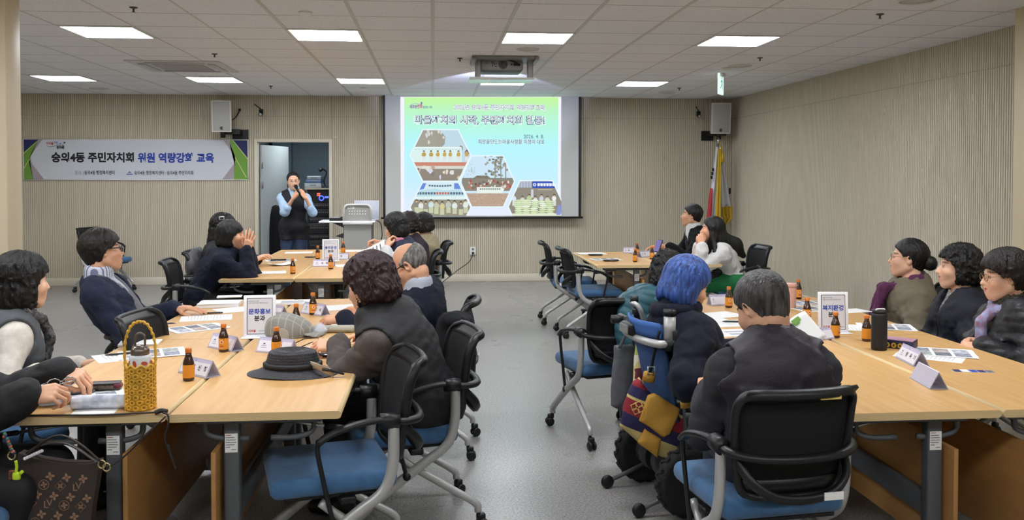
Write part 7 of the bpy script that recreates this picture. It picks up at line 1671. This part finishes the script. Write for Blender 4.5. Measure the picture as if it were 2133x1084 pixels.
b = MB(); b.box((0, .18, .455), (.40, .44, .07), 0, bev=.03); b.build('seat_cushion', M_blk, t)
b = MB(); b.box((0, .12, .24), (.32, .34, .18), 0, bev=.03); b.lathe([(.08, -.06), (.085, 0), (.08, .06)], 20, M=T(-.09, -.10, .2) @ RY(math.pi / 2)); b.lathe([(.08, -.06), (.085, 0), (.08, .06)], 20, M=T(.09, -.10, .2) @ RY(math.pi / 2)); b.build('motor_unit', mat('dark motor casing', '#2a2b2e', .4), t)
b = MB(); b.box((0, .52, .12), (.34, .2, .02), 0, bev=.006); b.build('footplate', M_blk, t)
for k in t.children:
    if k.name.split('.')[0] in ('push_handle', 'push_bar', 'folded_armrest', 'control_box', 'round_column'): k.location = (0, 0, -.06)
# bags hung on it
def bag_at(px, py, x): d = _ray(px, py); return np.array([0, 0, EYE]) + d * (x / d[0])
def slab(pxs, y, dep, b, m=0):        # an outline seen in the photo, at depth y, given thickness dep
    P = [V3(aty(px, py, y)) for px, py in pxs]; n = len(P); vs = [tuple(p) for p in P] + [tuple(p + V3(.02, dep, 0)) for p in P]
    b.add(vs, [list(range(n))[::-1], list(range(n, 2 * n))] + [[i, (i + 1) % n, n + (i + 1) % n, n + i] for i in range(n)], m)
def soft(name, pxs, y, dep, m, parent=None, r=.02, noise=.006, h=.007, o=None, label=None, cat=None):
    """a stuffed bag: the outline swollen like cloth with something inside"""
    P = np.array([aty(px, py, y) for px, py in pxs]); XZ_ = P[:, [0, 2]]
    def sd(p):
        q = p[:, [0, 2]]; d = np.full(len(q), 1e9); ins = np.zeros(len(q), bool); n = len(XZ_)
        for i in range(n):
            a, c = XZ_[i], XZ_[(i + 1) % n]; e_ = c - a; w_ = q - a; tt = np.clip((w_ @ e_) / (e_ @ e_), 0, 1); d = np.minimum(d, ((w_ - tt[:, None] * e_) ** 2).sum(1))
            cr_ = (a[1] > q[:, 1]) != (c[1] > q[:, 1]); xi = (c[0] - a[0]) * (q[:, 1] - a[1]) / (c[1] - a[1] + 1e-12) + a[0]; ins ^= cr_ & (q[:, 0] < xi)
        d = np.sqrt(d); return np.where(ins, -d, d)
    ym = y + dep / 2
    def f(p):
        d2 = sd(p) + r; t_ = np.clip(-sd(p) / (dep * 1.2), 0, 1); hy = np.abs(p[:, 1] - ym) - (dep / 2 - r) * np.sqrt(np.maximum(.05, t_ * (2 - t_)))
        o_ = np.stack([np.maximum(d2, 0), np.maximum(hy, 0)], -1); dd = np.sqrt((o_ ** 2).sum(1)) + np.minimum(np.maximum(d2, hy), 0) - r
        return dd - noise * vnoise(p.astype(F32), 18)
    lo = P.min(0) - .04; hi = P.max(0) + .04; lo[1] = y - .04; hi[1] = y + dep + .04
    V, Q = nets(f, [np.arange(lo[k], hi[k], h) for k in range(3)]); o_ = P.mean(0) if o is None else V3(o)
    ob = bpy.data.objects.new(name, np_mesh(name, V - o_, Q, m)); COL.objects.link(ob)
    if parent is None: ob.location = tuple(o_)
    else: ob.parent = parent
    return tag(ob, label, cat), o_
g1 = [(1284, 724), (1332, 722), (1330, 790), (1324, 850), (1306, 866), (1277, 852), (1278, 790)]
tb, oo = soft('felt_tote', g1, 4.30, .10, cloth('grey felt', '#5f6166', bump=.5), label='grey felt tote bag hanging at the left of the wheelchair back', cat='bag')
b = MB(); b.tube(bez([tuple(V3(aty(1290, 726, 4.3)) - oo), tuple(V3(aty(1308, 690, 4.32)) - oo), tuple(V3(aty(1328, 668, 4.34)) - oo)], 5), .012, 6, flat=.4); b.tube(bez([tuple(V3(aty(1318, 724, 4.34)) - oo), tuple(V3(aty(1326, 695, 4.34)) - oo), tuple(V3(aty(1334, 668, 4.36)) - oo)], 5), .012, 6, flat=.4); b.build('shoulder_strap', mat('grey strap', '#46474b', .8), tb)
g2 = [(1330, 690), (1344, 694), (1349, 740), (1350, 800), (1342, 812), (1322, 806), (1324, 745)]
mf2 = mat('floral print cotton', '#c8c38c', .8, var=.95, vscale=34, col2='#d8d7c4', detail=1); nt = mf2.node_tree
N = nt.nodes; L = nt.links; v = N.new('ShaderNodeTexVoronoi'); v.inputs['Scale'].default_value = 26; tcn = [n for n in N if n.type == 'TEX_COORD'][0]; L.new(tcn.outputs['Object'], v.inputs['Vector']); hs = N.new('ShaderNodeValToRGB'); L.new(v.outputs['Color'], hs.inputs[0]); hs.color_ramp.interpolation = 'CONSTANT'
for p_, c_ in ((0, '#d9c98a'), (.3, '#d78c4a'), (.4, '#7fae9a'), (.5, '#e3ddc8'), (.72, '#6d2f3c'), (.78, '#b7c46a')): (hs.color_ramp.elements.new(p_) if p_ else hs.color_ramp.elements[0]).color = lin(c_)
L.new(hs.outputs[0], N['Principled BSDF'].inputs['Base Color'])
soft('floral_bag', g2, 4.22, .06, mf2, label='narrow floral print cloth bag hanging beside the blue backrest', cat='bag')
g3 = [(1322, 800), (1338, 790), (1352, 815), (1380, 850), (1415, 872), (1432, 850), (1448, 856), (1452, 890), (1445, 960), (1425, 975), (1380, 958), (1330, 925), (1296, 895), (1304, 850)]
mp = mat('ethnic woven cloth', '#26284a', .85, bump=.5, bscale=200); nt = mp.node_tree; N = nt.nodes; L = nt.links; tcn = N.new('ShaderNodeTexCoord'); mpn = N.new('ShaderNodeMapping'); mpn.inputs['Rotation'].default_value = (0, math.radians(-22), 0); L.new(tcn.outputs['Object'], mpn.inputs['Vector']); sp = N.new('ShaderNodeSeparateXYZ'); L.new(mpn.outputs[0], sp.inputs[0]); mr = N.new('ShaderNodeMapRange'); mr.inputs[1].default_value = -.17; mr.inputs[2].default_value = .17; L.new(sp.outputs[2], mr.inputs[0]); crr = N.new('ShaderNodeValToRGB'); crr.color_ramp.interpolation = 'CONSTANT'; L.new(mr.outputs[0], crr.inputs[0])
for p_, c_ in ((0, '#c9b678'), (.24, '#2a2750'), (.42, '#8c2630'), (.62, '#c9b678'), (.66, '#2a2750'), (.80, '#8c2630'), (.9, '#c9b678')): (crr.color_ramp.elements.new(p_) if p_ else crr.color_ramp.elements[0]).color = lin(c_)
L.new(crr.outputs[0], N['Principled BSDF'].inputs['Base Color'])
eb, oo = soft('woven_shoulder_bag', g3, 4.02, .10, mp, r=.02, label='navy, red and mustard woven shoulder bag slung on the wheelchair back', cat='bag')
M_mus = cloth('mustard cotton', '#bd8f38', 'smooth', bump=.4)
soft('flap_pocket', [(1352, 826), (1366, 822), (1418, 855), (1418, 864), (1398, 908), (1384, 914), (1334, 880)], 3.995, .05, M_mus, eb, r=.012, noise=.003, h=.005, o=oo); soft('small_pocket', [(1345, 895), (1378, 918), (1372, 958), (1330, 925)], 4.0, .045, M_mus, eb, r=.01, noise=.003, h=.005, o=oo)
b = MB(); W_ = lambda px, py, y: tuple(V3(aty(px, py, y)) - oo); b.tube(bez([W_(1345, 792, 4.05), W_(1356, 770, 4.03), W_(1362, 740, 4.02), W_(1374, 690, 4.0)], 6), .013, 8, flat=.35); b.tube(bez([W_(1440, 856, 3.98), W_(1426, 815, 3.98), W_(1414, 760, 3.97), W_(1405, 690, 3.97)], 6), .014, 8, flat=.35); b.build('shoulder_strap', mat('black webbing', '#1f2023', .8), eb)
for (px, py, y) in ((1356, 772, 4.02), (1416, 776, 3.96), (1426, 818, 3.96)):
    b = MB(); c = V3(W_(px, py, y)); b.tube([tuple(c + V3(dx * .016, -.006, dz * .018)) for dx, dz in ((1, 1), (-1, 1), (-1, -1), (1, -1))], .0035, 6, closed=True); b.build('buckle', M_silver, eb)
b = MB(); b.tube([W_(1354, 776, 4.03), W_(1350, 795, 4.04)], .03, 8, flat=.5); b.tube([W_(1428, 830, 3.98), W_(1430, 850, 3.98)], .028, 8, flat=.5); b.build('strap_tab', M_mus, eb)
b = MB(); c = V3(W_(1328, 850, 4.005)); Mx = frame(tuple(c), (.93, 0, -.36), (.36, 0, .93))
for k in range(4): b.rect(-.004, .004, .004, .028, 0, 0, Mx @ Matrix.Rotation(k * math.pi / 2 + .785, 4, 'Z'))
b.tube([(dx * .034, dz * .034, 0) for dx, dz in ((1, 0), (0, 1), (-1, 0), (0, -1))], .0025, 4, closed=True, M=Mx); b.build('cross_motif', mat('pale yellow thread', '#d6bd6a', .8), eb)
for o in list(bpy.data.objects):
    if o.get('group') == 'x': del o['group']
